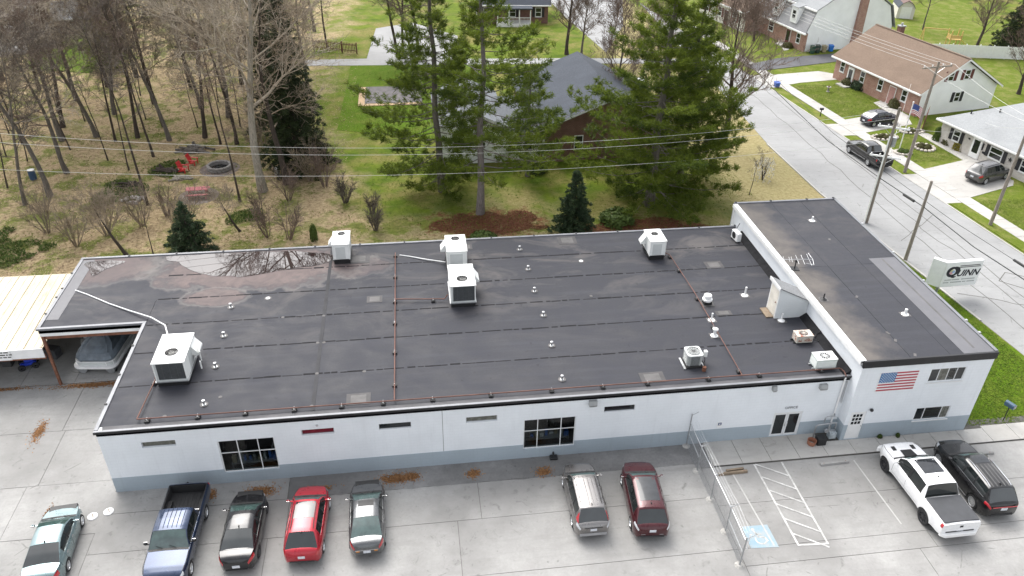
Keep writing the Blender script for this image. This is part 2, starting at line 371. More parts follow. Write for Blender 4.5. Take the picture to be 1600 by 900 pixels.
lot = struct('parking_lot', MB().prism([(-60,-60),(90,-60),(90,-1.80),(31.0,-1.80),(31.0,.1),(-.05,.1),(-.05,14.5),(-60,14.5)], -.3, .012), M['joint'])
def slab_piece(parent, x0, x1, y0, y1, z0, z1, mat, g=.012, name='concrete_slab'):
    return MB().bx(x0+g, x1-g, y0+g, y1-g, z0, z1).build(name, mat, parent)
rs = random.Random(3)
def slab_rows(rows, x0, x1, step, mat, z=.03, parent=lot, jit=.6):
    for y0, y1 in rows:
        x = x0
        while x < x1 - .1:
            nx = min(x1, x + step*rs.uniform(1-jit*.3, 1+jit*.3))
            if x1 - nx < step*.35: nx = x1
            slab_piece(parent, x, nx, y0, y1, -.1, z + rs.uniform(-.004,.004), mat); x = nx
slab_rows([(-3.95,-1.5),(-7.3,-3.95)], -.3, 30.9, 10.2, M['conc'])
slab_rows([(-12.6,-7.3),(-18,-12.6)], -.3, 30.9, 15.3, M['conc'])
slab_rows([(-4.55,-1.9),(-7.3,-4.55),(-8.3,-7.3),(-14,-8.3),(-19,-14)], 30.9, 62, 10.3, M['conc'])
slab_rows([(5.1,9.35),(.9,5.1),(-2.65,.9)], -14, -.06, 4.6, M['conc'], jit=.3)
slab_rows([(-1.5,.02)], -.3, 8.8, 9.1, M['conc'])
slab_rows([(-9,-2.65),(-18,-9)], -16, -.3, 5.2, M['conc'], jit=.3)
slab_rows([(9.4,14.3)], -14, -.06, 3.0, M['conc'], z=.036)
strip = struct('asphalt_strip', MB().prism([(8.8,.02),(8.85,-1.5)]+[(9.4+.42*k, -1.52+.10*mnoise.noise(Vector((k*.9,3,1)))+.06*mnoise.noise(Vector((k*2.3,1,7)))) for k in range(51)]+[(30.9,-1.6),(30.9,.02)], -.1, .0345), M['asph_old'])
struct('asphalt_patch', MB().prism([(30.9,.02),(30.93,-1.9),(32.0,-1.83),(31.6,.02)], -.1, .034), M['asph_old'])
walk = struct('sidewalk', MB().bx(31.6,58,-1.84,-.0,-.2,.055), M['joint'])
xs = 31.62
while xs < 57:
    MB().bx(xs+.01, xs+1.66, -1.83, (-.01 if xs < 38 else -.74) if xs < 47 else -.55, -.1, .085 + rs.uniform(-.004,.004)).build('paving_slab', M['conc_new'], walk, bevel=.006); xs += 1.67
# street, far kerb, verge, far sidewalk, driveways
struct('road', MB().prism([(53.4,30),(55.3,9.5),(55.8,4),(57,-1),(60,-6),(95,-6),(95,-1),(67,1),(65.48,9),(63.8,27),(62.6,40),(60.92,58.8),(60.9,66),(62.6,78),(66,130),(58,130),(54.4,60),(53.3,42)], -.3, .02), M['road'])
# tar-filled cracks and seams in the road
def road_seam(name, pts, w):
    b = MB(); 
    for i in range(len(pts)-1):
        a = Vector((*pts[i],.026)); c = Vector((*pts[i+1],.026)); b.beam(a, c, w, .006)
    return tag(b.build(name, M['joint']), kind='structure')
def wig(x0, y0, x1, y1, n, amp, sd):
    r = random.Random(sd); return [(x0+(x1-x0)*i/n+(r.uniform(-amp,amp) if 0<i<n else 0), y0+(y1-y0)*i/n+(r.uniform(-amp,amp) if 0<i<n else 0)) for i in range(n+1)]
road_seam('road_crack', wig(57.8,60,57.6,6,26,.16,1), .05)
road_seam('road_crack', wig(60.1,62,60.4,5,26,.13,2), .05)
road_seam('road_crack', wig(59.0,30,59.6,4,14,.3,3), .05)
road_seam('road_crack', wig(56.0,21,61.3,25,8,.12,4), .045)
road_seam('road_crack', wig(55.8,13,62.8,9.5,8,.12,5), .05)
road_seam('road_crack', [(60.1,14.3),(61.4,15.4),(62.6,14.6),(61.5,12.9),(60.1,14.3)], .06)

def lawn_mat(name, a, b, dry):
    t = NT(name); p = t.pos(); med = t.noise(p, .6, 5, .65); fine = t.noise(p, 5, 4, .75); grit = t.noise(p, 22, 2)
    c = t.mix(t.rng(fine, .3, .7), a, b); c = t.mix(t.rng(med, .46, .66, 0, .85), c, t.mix(t.rng(fine, .3, .7), C(dry, .7), dry))
    c = t.mix(t.rng(grit, .35, .7, 0, .3), c, C(a, .6)); t.bump(t.math('ADD', fine, grit), .5, .05); return t.done(c, .95, **{'Specular IOR Level': .08})
M['lawn'] = lawn_mat('mown_lawn', (.080,.120,.014), (.155,.190,.028), (.25,.245,.085))
M['lawn_lush'] = lawn_mat('lush_lawn', (.05,.105,.006), (.115,.18,.012), (.15,.18,.03))
def fx(t, y): return 61.0 + (58.8 - y)*.093 + t                                    # offset t from the far kerb line
def strip_poly(t0, t1, ya, yb): return [(fx(t0,ya),ya),(fx(t0,yb),yb),(fx(t1,yb),yb),(fx(t1,ya),ya)]
poly_sheet('front_lawn', [(fx(0,130),130),(fx(0,0),0),(115,0),(115,130)], .05, M['lawn'])
poly_sheet('driveway_apron', strip_poly(-.05, 1.6, 46.8, 43.4), .075, M['conc_new'])
poly_sheet('driveway_apron', strip_poly(-.05, 1.6, 33.3, 27.0), .075, M['conc_new'])
poly_sheet('driveway_apron', strip_poly(-.05, 1.6, 64.3, 59.4), .075, M['conc_new'])
fw = struct('far_sidewalk', MB().prism(strip_poly(1.45, 2.95, 100, 4), -.2, .075), M['joint'])
yy = 100
while yy > 5:
    MB().prism(strip_poly(1.46, 2.94, yy-.015, yy-1.485), -.1, .1).build('paving_slab', M['conc_new'], fw); yy -= 1.5
poly_sheet('verge_lawn', strip_poly(.2, 1.45, 26.9, 4), .11, M['lawn'])
poly_sheet('driveway', [(65.2,33.95),(71.6,36.0),(72.4,35.3),(73.4,30.9),(72.6,29.9),(71.7,29.6),(66.0,27.6),(65.8,27.3)], .085, M['conc_new'])
poly_sheet('driveway', [(64.2,47.7),(67.3,48.6),(72.5,47.6),(71.9,45.9),(64.6,43.8)], .085, M['conc_new'])
poly_sheet('driveway', [(63.3,64.3),(70.2,65.3),(72.0,63.9),(71.4,61.8),(65.6,60.9),(63.8,60.3)], .085, M['conc_new'])
poly_sheet('driveway', [(61.0,68.4),(67.1,71.3),(75.9,72.8),(81,72.6),(80,69.2),(74.8,69.2),(66,66.9),(62.0,66.0)], .11, M['black_asph'])
poly_sheet('garden_path', [(70.8,43.6),(72.1,43.2),(73.0,38),(73.2,35.0),(71.5,35.8)], .095, M['conc_new'])
poly_sheet('garden_path', [(71.2,53.0),(72.4,53.6),(73.0,48.4),(71.9,47.2),(71.0,47.6)], .095, M['conc_new'])
poly_sheet('garden_path', [(69.6,74.8),(70.6,75.3),(72.0,79.5),(70.9,79.7)], .095, M['conc_new'])
kb = struct('far_kerb', MB().prism(strip_poly(-.15, 0, 58.9, 4), -.2, .06), M['conc_new'])
# lawn on the near side of the street and its kerb
poly_sheet('side_lawn', [(47.3,-.55),(58.2,-.55),(57.4,-.1),(55.7,4),(55.2,9.5),(53.9,22),(47.3,22)], .04, M['lawn_lush'])
struct('near_kerb', MB().prism([(55.2,9.5),(55.35,9.5),(53.45,30),(53.3,42),(53.15,42),(53.3,30)], -.2, .10), M['conc_new'])
# back drives behind the houses
poly_sheet('driveway', [(3,73.0),(40,71.2),(62,69.5),(62,71.5),(40,73.6),(22.6,74.6),(24,86),(17.5,94),(12,91),(11,75.6),(3,75.6)], .03, M['road'])
poly_sheet('road', [(44,76),(50,90),(60,130),(40,130),(42,96)], .03, M['road'])
poly_sheet('road', [(-70,88),(-36,80),(-30,84),(-42,110),(-50,130),(-110,130)], .03, M['road'])
poly_sheet('back_lawn', [(8.5,50),(26,44),(27,73),(9,73)], .02, M['lawn_lush'])
poly_sheet('back_lawn', [(-23,72),(-31,74),(-38,92),(-26,96)], .03, M['lawn_lush'])
# ---------------------------------------------------------------- the long low block
lb = thing('commercial_building', 'long low white commercial block with dark flat roof and grey painted base band', 'building', (0,0,0))
GB = 1.03
def wall_open(name, parent, x0, x1, y, z0, z1, holes, th, mat, split=None):
    """wall in the plane y (outer face) with real openings; faces run outward to -y, thickness th to +y"""
    xs = sorted({x0, x1, *[h[0] for h in holes], *[h[1] for h in holes]}); zs = sorted({z0, z1, *[h[2] for h in holes], *[h[3] for h in holes]})
    b = MB()
    inside = lambda xa, za: any(h[0]-1e-6 <= xa < h[1]-1e-6 and h[2]-1e-6 <= za < h[3]-1e-6 for h in holes)
    for j in range(len(zs)-1):
        i = 0
        while i < len(xs)-1:
            if inside(xs[i], zs[j]): i += 1; continue
            k = i
            while k < len(xs)-1 and not inside(xs[k], zs[j]): k += 1
            b.bx(xs[i], xs[k], y, y+th, zs[j], zs[j+1]); i = k
    return b.build(name, mat, parent)
SW = [(1.94,3.58),(9.77,11.42),(13.70,15.35),(18.22,19.88),(25.66,27.35)]
BW = [(5.55,8.36,.76,2.98),(21.31,24.16,.67,2.79)]
DOOR = (35.53, 37.25, .085, 1.86)
holes_w = [(a,b,2.93,3.32) for a,b in SW] + BW + [DOOR]
hi = [(a,b,max(c,GB),d) for a,b,c,d in holes_w]; lo = [(a,b,c,min(d,GB)) for a,b,c,d in holes_w if c < GB]
wall_open('front_wall', lb, 0, L, 0, GB, H-.02, hi, .25, M['wall_white'])
wall_open('base_band', lb, 0, L, -.012, -.1, GB, lo, .262, M['wall_grey'])
MB().bx(16.98, 17.0, -.004, .0, GB, H-.2).build('control_joint', M['joint'], lb)
MB().bx(0, .25, .25, Y1, GB, H-.02).bx(.25, .26, .25, .26, 0, .1).build('side_wall', M['wall_white'], lb)
MB().bx(-.012, .25, .25, Y1, -.1, GB).build('base_band', M['wall_grey'], lb)
MB().bx(W1, L, D-.25, D, 0, H-.02).build('rear_wall', M['wall_white'], lb)
MB().bx(W1, W1+.2, 14.0, D-.25, 0, H-.02).build('wing_wall', M['wall_white'], lb)
MB().bx(W1+.2, .25, 14.2, 14.4, 0, H-.3).build('wing_inner_wall', M['dark_in'], lb)
MB().bx(0, .25, Y1, 14.2, 0, H-.3).build('wing_partition', M['dark_in'], lb)
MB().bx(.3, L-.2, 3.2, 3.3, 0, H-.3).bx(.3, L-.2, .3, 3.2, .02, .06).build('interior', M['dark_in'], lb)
MB().bx(W1+.02, -.02, Y1+.12, Y1+.35, 3.42, 3.82).build('lintel_beam', M['rust'], lb)
MB().bx(W1, 0, Y1, Y1+.12, 3.70, H-.08).build('wing_fascia', M['trim_white'], lb)
MB().bx(W1+.02, W1+.16, Y1+.02, Y1+.16, 0, 3.70).build('post', M['rust'], lb)
# roof deck and its membrane sheets: each sheet laps the one below it
dk = MB().prism([(0,0),(L,0),(L,D),(W1,D),(W1,Y1),(0,Y1)], H-.32, H-.03).build('roof_deck', M['seam'], lb)
ry = [.35, 3.38, 6.27, 9.0, 11.75, 14.55, D-.12]; rxs = [.12, 10.4, 24.6, L-.02]
rr = random.Random(11)
for j in range(6):
    row = list(zip(rxs, rxs[1:]))
    if j == 3: row = [(-5.8, .1)] + row
    if j > 3: row = [(-5.8, 1.7), (1.7, 10.4)] + row[1:]
    for x0, x1 in row:
        y0 = ry[j] if not (x0 < 0 and j == 3) else 9.41
        dx = rr.uniform(-.12,.12) if x1 < 38 else 0
        MB().add([(x0,y0,H-.01),(x1,y0,H-.01),(x1,ry[j+1],H+.003),(x0,ry[j+1],H+.003),(x0,y0,H-.04),(x1,y0,H-.04),(x1,ry[j+1],H-.04),(x0,ry[j+1],H-.04)],
                 [(0,1,2,3),(5,4,7,6),(4,5,1,0),(5,6,2,1),(6,7,3,2),(7,4,0,3)]).build('roof_sheet', M['roof_low'], lb)
    # dark, uneven lap bead along the seam
    if j:
        b = MB(); x = .2
        while x < L-.4:
            ln = rr.uniform(.25,1.1); b.bx(x, min(L-.2, x+ln), ry[j]-.05+rr.uniform(-.02,.02), ry[j]+.05+rr.uniform(-.03,.04), H-.012, H+.006); x += ln+rr.uniform(0,.22)
        tag(b.build('seam_bead', M['seam'], lb), kind='stuff')
MB().bx(.3, L-.05, .07, .34, H-.03, H+.012).build('edge_strip', pm('roof_edge_strip', (.085,.083,.088), .7, .4, 1, world=True), lb)
for x in (10.42,): MB().bx(x-.10, x+.10, .4, D-.2, H, H+.009).build('seam_tape', pm('seam_tape_dark', (.030,.030,.034), .8, .35, 1.5, world=True), lb)
MB().bx(W1+.13, W1+.85, Y1+.9, D-.2, H, H+.010).build('cover_strip', M['roof_new'], lb)
for x, y, w, d in ((12.72,1.05,1.25,.9),(13.4,10.4,.95,.75),(26.75,16.5,1.3,1.1),(28.5,1.05,1.35,.9),(19.6,16.3,.8,.7),(36.0,12.2,1.2,.9),(34.6,6.6,1.0,.5),(12.2,15.4,1.6,1.1)):
    p = MB().bx(x-w/2, x+w/2, y-d/2, y+d/2, H, H+.010).build('roof_patch', pm('roof_patch_edge', (.060,.057,.058), .7, .35, 2, world=True), lb)
    MB().bx(x-w*.32, x+w*.32, y-d*.33, y+d*.33, H+.010, H+.016).build('patch_centre', M['patch'], p)
for x, y in ((10.4,8.9),(10.25,6.2),(10.6,6.2),(10.42,3.4),(10.35,.75),(12.95,3.3),(8.0,9.0),(26.9,9.3),(3.1,.8),(5.6,2.0)):
    MB().lathe([(.001,.014),(.10,.014),(.11,0)], 8, (x,y,H)).build('seam_dab', M['patch'], lb)
# copings
def coping(x0, x1, y0, y1, z0, z1, m='trim_grey', n='coping', par=None): return MB().bx(x0,x1,y0,y1,z0,z1).build(n, M[m], par or lb, bevel=.008)
coping(-.06, L, -.07, .075, H-.02, H+.035, 'trim_grey'); MB().bx(-.07, L, -.085, -.0705, H-.12, H+.02).build('drip_edge', M['trim_black'], lb)
coping(-.07, .12, .08, Y1-.06, H-.10, H+.05); coping(W1-.08, .12, Y1-.055, Y1+.13, H-.09, H+.05); coping(W1-.08, W1+.12, Y1+.135, D-.1, H-.10, H+.05)
x = W1-.08
while x < L-.1:
    nx = min(L-.02, x+3.05); coping(x, nx-.012, D-.1, D+.09, H-.12, H+.07); MB().bx(nx-.05, nx+.05, D-.06, D+.1, H+.071, H+.115).build('coping_clip', M['black'], lb); x = nx
for y in (2.0,4.4,7.0): MB().bx(-.10, .02, y-.05, y+.05, H+.051, H+.10).build('coping_clip', M['black'], lb)
for y in (10.8,12.6,13.6,15.4): MB().bx(W1-.11, W1+.0, y-.05, y+.05, H+.051, H+.10).build('coping_clip', M['black'], lb)
# windows
def pane_window(parent, x0, x1, z0, z1, y, cols, rows, fmat, gmats, fw=.05, inset=.10, sill=False, fr=.06, name='window'):
    f = MB(); yi = y+inset
    f.bx(x0, x1, yi, yi+fr, z0, z0+fw).bx(x0, x1, yi, yi+fr, z1-fw, z1).bx(x0, x0+fw, yi, yi+fr, z0+fw, z1-fw).bx(x1-fw, x1, yi, yi+fr, z0+fw, z1-fw)
    cx = [x0+fw] + [x0 + (x1-x0)*c for c in cols] + [x1-fw]; cz = [z0+fw] + [z0 + (z1-z0)*c for c in rows] + [z1-fw]; h = fw*.42
    for c in cx[1:-1]: f.bx(c-h, c+h, yi+.004, yi+fr-.004, z0+fw, z1-fw)
    for c in cz[1:-1]: f.bx(x0+fw, x1-fw, yi+.008, yi+fr-.008, c-h, c+h)
    o = f.build(name, fmat, parent); k = 0
    for i in range(len(cx)-1):
        for j in range(len(cz)-1):
            MB().bx(cx[i], cx[i+1], yi+.026, yi+.034, cz[j], cz[j+1]).build('pane', gmats[k % len(gmats)], o); k += 1
    if sill: MB().bx(x0-.05, x1+.05, y-.06, yi, z0-.07, z0-.002).build('sill', fmat, o)
    return o
gm = [M['glass_olive'], M['glass_red'], M['glass'], M['glass_olive'], M['glass']]
M['frame_dark'] = pm('dark_window_frame', (.10,.10,.10), .5, .2, 3)
M['frame_wht'] = pm('window_frame_white', (.72,.73,.73), .5, .1, 3)
for (a,b), g in zip(SW, gm): pane_window(lb, a+.002, b-.002, 2.932, 3.318, 0, [], [], M['frame_dark'] if g is M['glass'] else M['alu'], [g], .035, .08)
def clear_glass():
    t = NT('shop_glass'); d = t.noise(t.obj(), 2, 3); t.done((.55,.6,.6), t.rng(d,.3,.7,.02,.06), 0, **{'Transmission Weight': 1.0, 'IOR': 1.45}); return t.mat
M['shop_glass'] = clear_glass()
pane_window(lb, *BW[0][:2], *BW[0][2:], 0, [.335,.70], [.60], M['frame_wht'], [M['shop_glass']], .055, .06)
pane_window(lb, *BW[1][:2], *BW[1][2:], 0, [.27,.72], [.60], M['frame_wht'], [M['shop_glass']], .055, .06)
# things standing behind the shop windows
ri = random.Random(5)
for x0, x1 in ((5.8,8.2),(21.5,24.0)):
    tb = thing('shelf', 'low shelf of small stock seen behind %s shop window' % ('left' if x0 < 10 else 'right'), 'shelf', ((x0+x1)/2, 1.0, .06))
    MB().bx(-(x1-x0)/2, (x1-x0)/2, -.35, .35, .62, .68).bx(-(x1-x0)/2, -(x1-x0)/2+.05, -.3, .3, 0, .62).bx((x1-x0)/2-.05, (x1-x0)/2, -.3, .3, 0, .62).build('frame', M['alu'], tb)
    for k in range(9):
        w = ri.uniform(.1,.28); h = ri.uniform(.12,.5); c = ri.choice([(.5,.5,.5),(.04,.14,.45),(.6,.6,.58),(.2,.2,.2),(.35,.3,.2)])
        MB().box((-(x1-x0)/2+.15+k*(x1-x0-.3)/8, ri.uniform(-.2,.1), .69+h/2), (w, w, h)).build('stock_item', pm('stock_%.2f_%.2f' % (c[0], c[2]), c, .5), tb)
# office double door
def office_door():
    x0, x1, z0, z1 = DOOR; d = MB(); y = .03; m = (x0+x1)/2
    d.bx(x0, x1, y, y+.1, z1-.09, z1).bx(x0, x0+.07, y, y+.1, z0, z1-.09).bx(x1-.07, x1, y, y+.1, z0, z1-.09)
    o = d.build('door', M['frame_wht'], lb)
    for a, b in ((x0+.07, m-.012),(m+.012, x1-.07)):
        MB().bx(a, a+.085, y+.02, y+.07, z0, z1-.09).bx(b-.085, b, y+.02, y+.07, z0, z1-.09).bx(a+.085, b-.085, y+.02, y+.07, z0, z0+.12).bx(a+.085, b-.085, y+.02, y+.07, z1-.2, z1-.09).build('door_leaf', M['frame_wht'], o)
        MB().bx(a+.085, b-.085, y+.04, y+.05, z0+.12, z1-.2).build('pane', M['glass'], o)
    for s in (-1,1): MB().tube([(m+s*.07, y+.015, .8),(m+s*.07, y-.05, .83),(m+s*.07, y-.05, 1.1),(m+s*.07, y+.015, 1.13)], .014, 6).build('handle', M['chrome'], o)
office_door()
tm = text_mesh('office_lettering', 'OFFICE', .24, pm('letter_grey', (.30,.31,.32), .5), .012)
o = link('office_lettering', tm, lb); o.location = (36.45, -.014, 2.2); o.rotation_euler = (R(90),0,0)
ad = MB().bx(32.27,32.55,-.018,-.002,1.15,1.55).build('access_sign', M['white'], lb)
MB().bx(32.31,32.51,-.022,-.0185,1.30,1.50).build('sign_field', pm('sign_navy', (.03,.06,.16), .5), ad)
MB().lathe([(.001,0),(.045,0),(.045,.004),(.001,.004)], 10, (32.41,-.0265,1.385), 'Y').bx(32.395,32.425,-.0265,-.0225,1.42,1.475).build('sign_symbol', M['white'], ad)
def wall_light(x, z, w=.42, dark=True):
    b = MB().slab([(x-w/2,-.001,z-.16),(x-w/2,-.001,z+.16),(x-w/2,-.16,z+.15),(x-w/2,-.24,z-.06),(x-w/2,-.20,z-.16)], (w,0,0)).build('wall_light', pm('light_housing', (.32,.33,.33), .5, .2), lb, fixn=True)
    MB().bx(x-w/2+.03, x+w/2-.03, -.215, -.18, z-.18, z-.161).build('lens', M['alu'], b)
wall_light(24.98, 3.73); wall_light(37.96, 3.65); wall_light(35.1, 3.8, .22)
MB().lathe([(.001,-.05),(.06,-.05),(.07,0)], 8, (10.6,0,3.58), 'Y').build('wall_cap', M['alu'], lb)
# downspout and conduit in the corner
MB().tube([(39.12,-.09,H-.05),(39.12,-.09,1.6),(39.10,-.09,1.5),(39.10,-.09,.1)], .05, 8).build('downspout', M['trim_white'], lb)
MB().tube([(39.27,-.06,3.9),(39.27,-.06,2.4)], .025, 6).tube([(39.35,-.06,3.9),(39.35,-.06,2.3)], .02, 6).build('conduit', M['alu'], lb)
# drain boots and scuppers at the wall foot
for x, nm in ((3.6,'a'),(23.0,'b')): MB().box((x,-.22,.10), (.42,.32,.16)).tube([(x,-.02,.35),(x,-.12,.12)], .06, 6).build('drain_boot', M['black'], lb, bevel=.03)

# ---------------------------------------------------------------- the two-storey block
tb_ = thing('office_block', 'two-storey white office block with painted flag and dark flat roof by the street', 'building', (0,0,0))
X0, X1 = L, L+WT
UW = (43.62,45.72,3.94,4.86); LW = (43.64,45.74,1.12,2.05); TD = (39.72,40.62,.087,2.12)
def clip(hs, lo_, hi_): return [(a,b,max(c,lo_),min(d,hi_)) for a,b,c,d in hs if c < hi_ and d > lo_]
TG = 1.2
wall_open('front_wall', tb_, X0, X1, DF, TG, HT-.42, clip([UW,LW,TD],TG,9), .25, M['wall_white'])
wall_open('base_band', tb_, X0, X1, DF-.012, -.1, TG, clip([LW,TD],0,TG), .262, M['wall_grey'])
MB().bx(X0, X0+.25, DF+.25, DT, TG, HT-.36).build('west_wall', M['wall_white'], tb_)
MB().bx(X0-.012, X0+.25, DF+.25, -.013, -.1, TG).build('base_band', M['wall_grey'], tb_)
MB().bx(X1-.25, X1, DF+.25, DT, 0, HT-.02).build('east_wall', M['wall_white'], tb_)
MB().bx(X0+.25, X1-.25, DT-.25, DT, 0, HT-.02).build('rear_wall', M['wall_white'], tb_)
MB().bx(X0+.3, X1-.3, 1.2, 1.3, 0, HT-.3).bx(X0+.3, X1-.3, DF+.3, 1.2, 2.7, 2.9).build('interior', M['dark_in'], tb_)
MB().bx(X0-.03, X1+.05, DF-.07, DF+.06, HT-.42, HT+.03).build('fascia', M['trim_black'], tb_, bevel=.01)
MB().bx(X0, X1, DF+.25, DT, HT-.35, HT-.03).build('roof_deck', M['seam'], tb_)
tx = [X0+.16, 42.15, 44.45, X1-.1]; ty = [DF+.07, 8.9, DT-.12]
for i in range(3):
    for j in range(2):
        z = .004*((i+j) % 2)
        MB().bx(tx[i]+.008, tx[i+1]-.008, ty[j]+.006, ty[j+1]-.006, HT-.05, HT-.004+z).build('roof_sheet', M['roof_tall'], tb_)
MB().bx(45.25, 47.05, DF+.08, 9.5, HT, HT+.008).build('roof_cover', M['roof_new'], tb_)
MB().bx(46.05, 46.17, DF+.5, 9.4, HT+.008, HT+.012).build('cover_lap', M['patch'], tb_)
for x, y in ((42.2,5.3),(43.9,12.2),(42.1,1.6),(42.15,.9),(42.5,-.45)): MB().box((x,y,HT+.006), (.28,.14,.012), rr.uniform(0,2)).build('roof_patch', M['patch'], tb_)
coping(X1-.1, X1+.08, DF+.07, DT-.1, HT-.12, HT+.06, par=tb_)
coping(X0-.06, X1+.08, DT-.095, DT+.09, HT-.12, HT+.08, par=tb_)
for x in (X0+.05, 42.2, 45.0, X1-.1): MB().bx(x-.06, x+.06, DT-.05, DT+.1, HT+.081, HT+.13).build('coping_clip', M['black'], tb_)
for y in (1.0,2.2,6.5,10,14): MB().bx(X1-.02, X1+.11, y-.06, y+.06, HT+.061, HT+.12).build('coping_clip', M['alu'], tb_)
# white gutter along the west eave with its dark hanger gaps
MB().bx(X0-.16, X0+.15, DF+.07, DT-.1, HT-.06, HT+.02).build('eave_board', M['trim_white'], tb_, bevel=.008)
gt = MB().bx(X0-.20, X0-.165, DF+.05, DT-.1, HT-.22, HT+.03).bx(X0-.165, X0, DF+.05, DT-.1, HT-.22, HT-.19).build('gutter', M['trim_white'], tb_)
y = .2
while y < DT-.5: MB().bx(X0-.163, X0-.128, y, y+.62, HT+.0205, HT+.026).build('gutter_slot', M['black'], tb_); y += .72
MB().tube([(X0-.14,DT-.35,HT-.2),(X0-.14,DT-.35,H+.05)], .06, 8).build('downspout', M['trim_white'], tb_)
MB().tube([(X0-.02,DT+.06,HT-.2),(X0-.02,DT+.12,.1)], .05, 8).build('downspout', M['alu'], tb_)
# black flashing at the foot of the west wall where the low roof meets it
fl = MB().slab([(X0-.42,DF+.8,H+.006),(X0-.02,DF+.8,H+.30),(X0-.002,DF+.8,H+.30),(X0-.002,DF+.8,H+.006)], (0,DT-2.0,0)).build('flashing', M['seam'], tb_, fixn=True)
pane_window(tb_, *UW, DF, [.26,.52,.76], [], M['frame_wht'], [M['glass'],M['glass_olive'],M['shop_glass'],M['glass']], .05, .03, True)
pane_window(tb_, *LW, DF, [.26,.76], [], M['frame_wht'], [M['glass'],M['shop_glass'],M['glass_olive']], .05, .03, True)
def side_door():
    x0, x1, z0, z1 = TD; y = DF+.04
    o = MB().bx(x0, x1, y, y+.05, z0, z1).build('door', M['white'], tb_)
    for i in range(3):
        for j in range(3):
            cx = x0+.25+i*.2; cz = 1.28+j*.27
            MB().bx(cx-.075, cx+.075, y-.006, y+.0, cz-.10, cz+.10).build('pane', M['glass'], o)
    MB().sph((x1-.1, y-.05, 1.05), .035).build('handle', M['chrome'], o)
side_door()
MB().sph((40.80,DF-.1,2.28), .10).build('wall_light', M['black'], tb_)
# painted flag board: stripes, canton and stars are pieces of the board
def flag_board():
    x0, x1, z0, z1 = 40.67, 42.86, 3.60, 4.87; y = DF-.02
    o = MB().bx(x0-.04, x1+.04, y-.015, y+.018, z0-.04, z1+.04).build('flag_board', M['white'], tb_)
    red = pm('flag_red', (.42,.05,.07), .6, .15); blu = pm('flag_blue', (.06,.17,.36), .6, .15); sh = (z1-z0)/13
    for i in range(0, 13, 2):
        MB().bx(x0, x1, y-.021, y-.0155, z0+i*sh, z0+(i+1)*sh).build('stripe', red, o)
    MB().bx(x0, x0+.92, y-.026, y-.0215, z0+6*sh, z1).build('canton', blu, o)
    st = MB()
    for r_ in range(9):
        for c_ in range(6 if r_ % 2 == 0 else 5):
            cx = x0 + .08 + c_*.152 + (0 if r_ % 2 == 0 else .076); cz = z0+6*sh + .05 + r_*(7*sh-.1)/8
            pts = [(cx+(.036 if k % 2 == 0 else .015)*math.sin(k*math.pi/5), y-.0265, cz+(.036 if k % 2 == 0 else .015)*math.cos(k*math.pi/5)) for k in range(10)]
            st.slab(pts, (0,-.004,0))
    st.build('stars', M['white'], o, fixn=True)
flag_board()
# ---------------------------------------------------------------- rooftop plant
def fan_top(b, x0, x1, y0, y1, z, cx, cy, r, n=24, m=0):
    """flat panel with a round hole"""
    ang = sorted({2*math.pi*i/n for i in range(n)} | {math.atan2(y-cy, x-cx) % (2*math.pi) for x in (x0,x1) for y in (y0,y1)})
    ci = []; ou = []
    for a in ang:
        c, s_ = math.cos(a), math.sin(a); tx = ((x1-cx) if c > 0 else (x0-cx))/c if abs(c) > 1e-9 else 1e9; ty = ((y1-cy) if s_ > 0 else (y0-cy))/s_ if abs(s_) > 1e-9 else 1e9
        k = min(tx, ty); ci.append((cx+r*c, cy+r*s_, z)); ou.append((cx+k*c, cy+k*s_, z))
    k = len(ang); b.add(ci+ou, [(i, k+i, k+(i+1) % k, (i+1) % k) for i in range(k)], m)
def fan(parent, cx, cy, z, r, depth=.3, guard=True, blades=4):
    w = MB().lathe([(r,0),(r*.98,-depth),(.001,-depth)], 24, (cx,cy,z)).build('fan_well', M['black'], parent, smooth=40)
    b = MB()
    for k in range(blades):
        a = 2*math.pi*k/blades+.4; ca, sa = math.cos(a), math.sin(a); pts = []
        for (rr_, tt, zz) in ((.12,-.10,-.13),(.9,-.28,-.16),(.9,.28,-.06),(.12,.10,-.07)):
            x_, y_ = r*rr_, r*tt; pts.append((cx+x_*ca-y_*sa, cy+x_*sa+y_*ca, z+zz*depth/.3))
        b.slab(pts, (0,0,-.008))
    b.lathe([(.001,-.03),(.13*r/.3,-.04),(.13*r/.3,-.2),(.001,-.2)], 10, (cx,cy,z)).build('fan_blades', pm('fan_metal', (.42,.42,.40), .5, .3, 5, metal=.5), w, fixn=True)
    if guard:
        g = MB()
        for k in range(1,5): g.lathe([(r*k/4-.006,.012),(r*k/4+.006,.012),(r*k/4+.006,.022),(r*k/4-.006,.022),(r*k/4-.006,.012)], 20, (cx,cy,z))
        for k in range(6): a = math.pi*k/6; g.beam((cx-r*math.cos(a),cy-r*math.sin(a),z+.02),(cx+r*math.cos(a),cy+r*math.sin(a),z+.02), .012)
        g.build('fan_guard', pm('fan_guard_wire', (.10,.10,.10), .5, .2, 5, metal=.5), w)
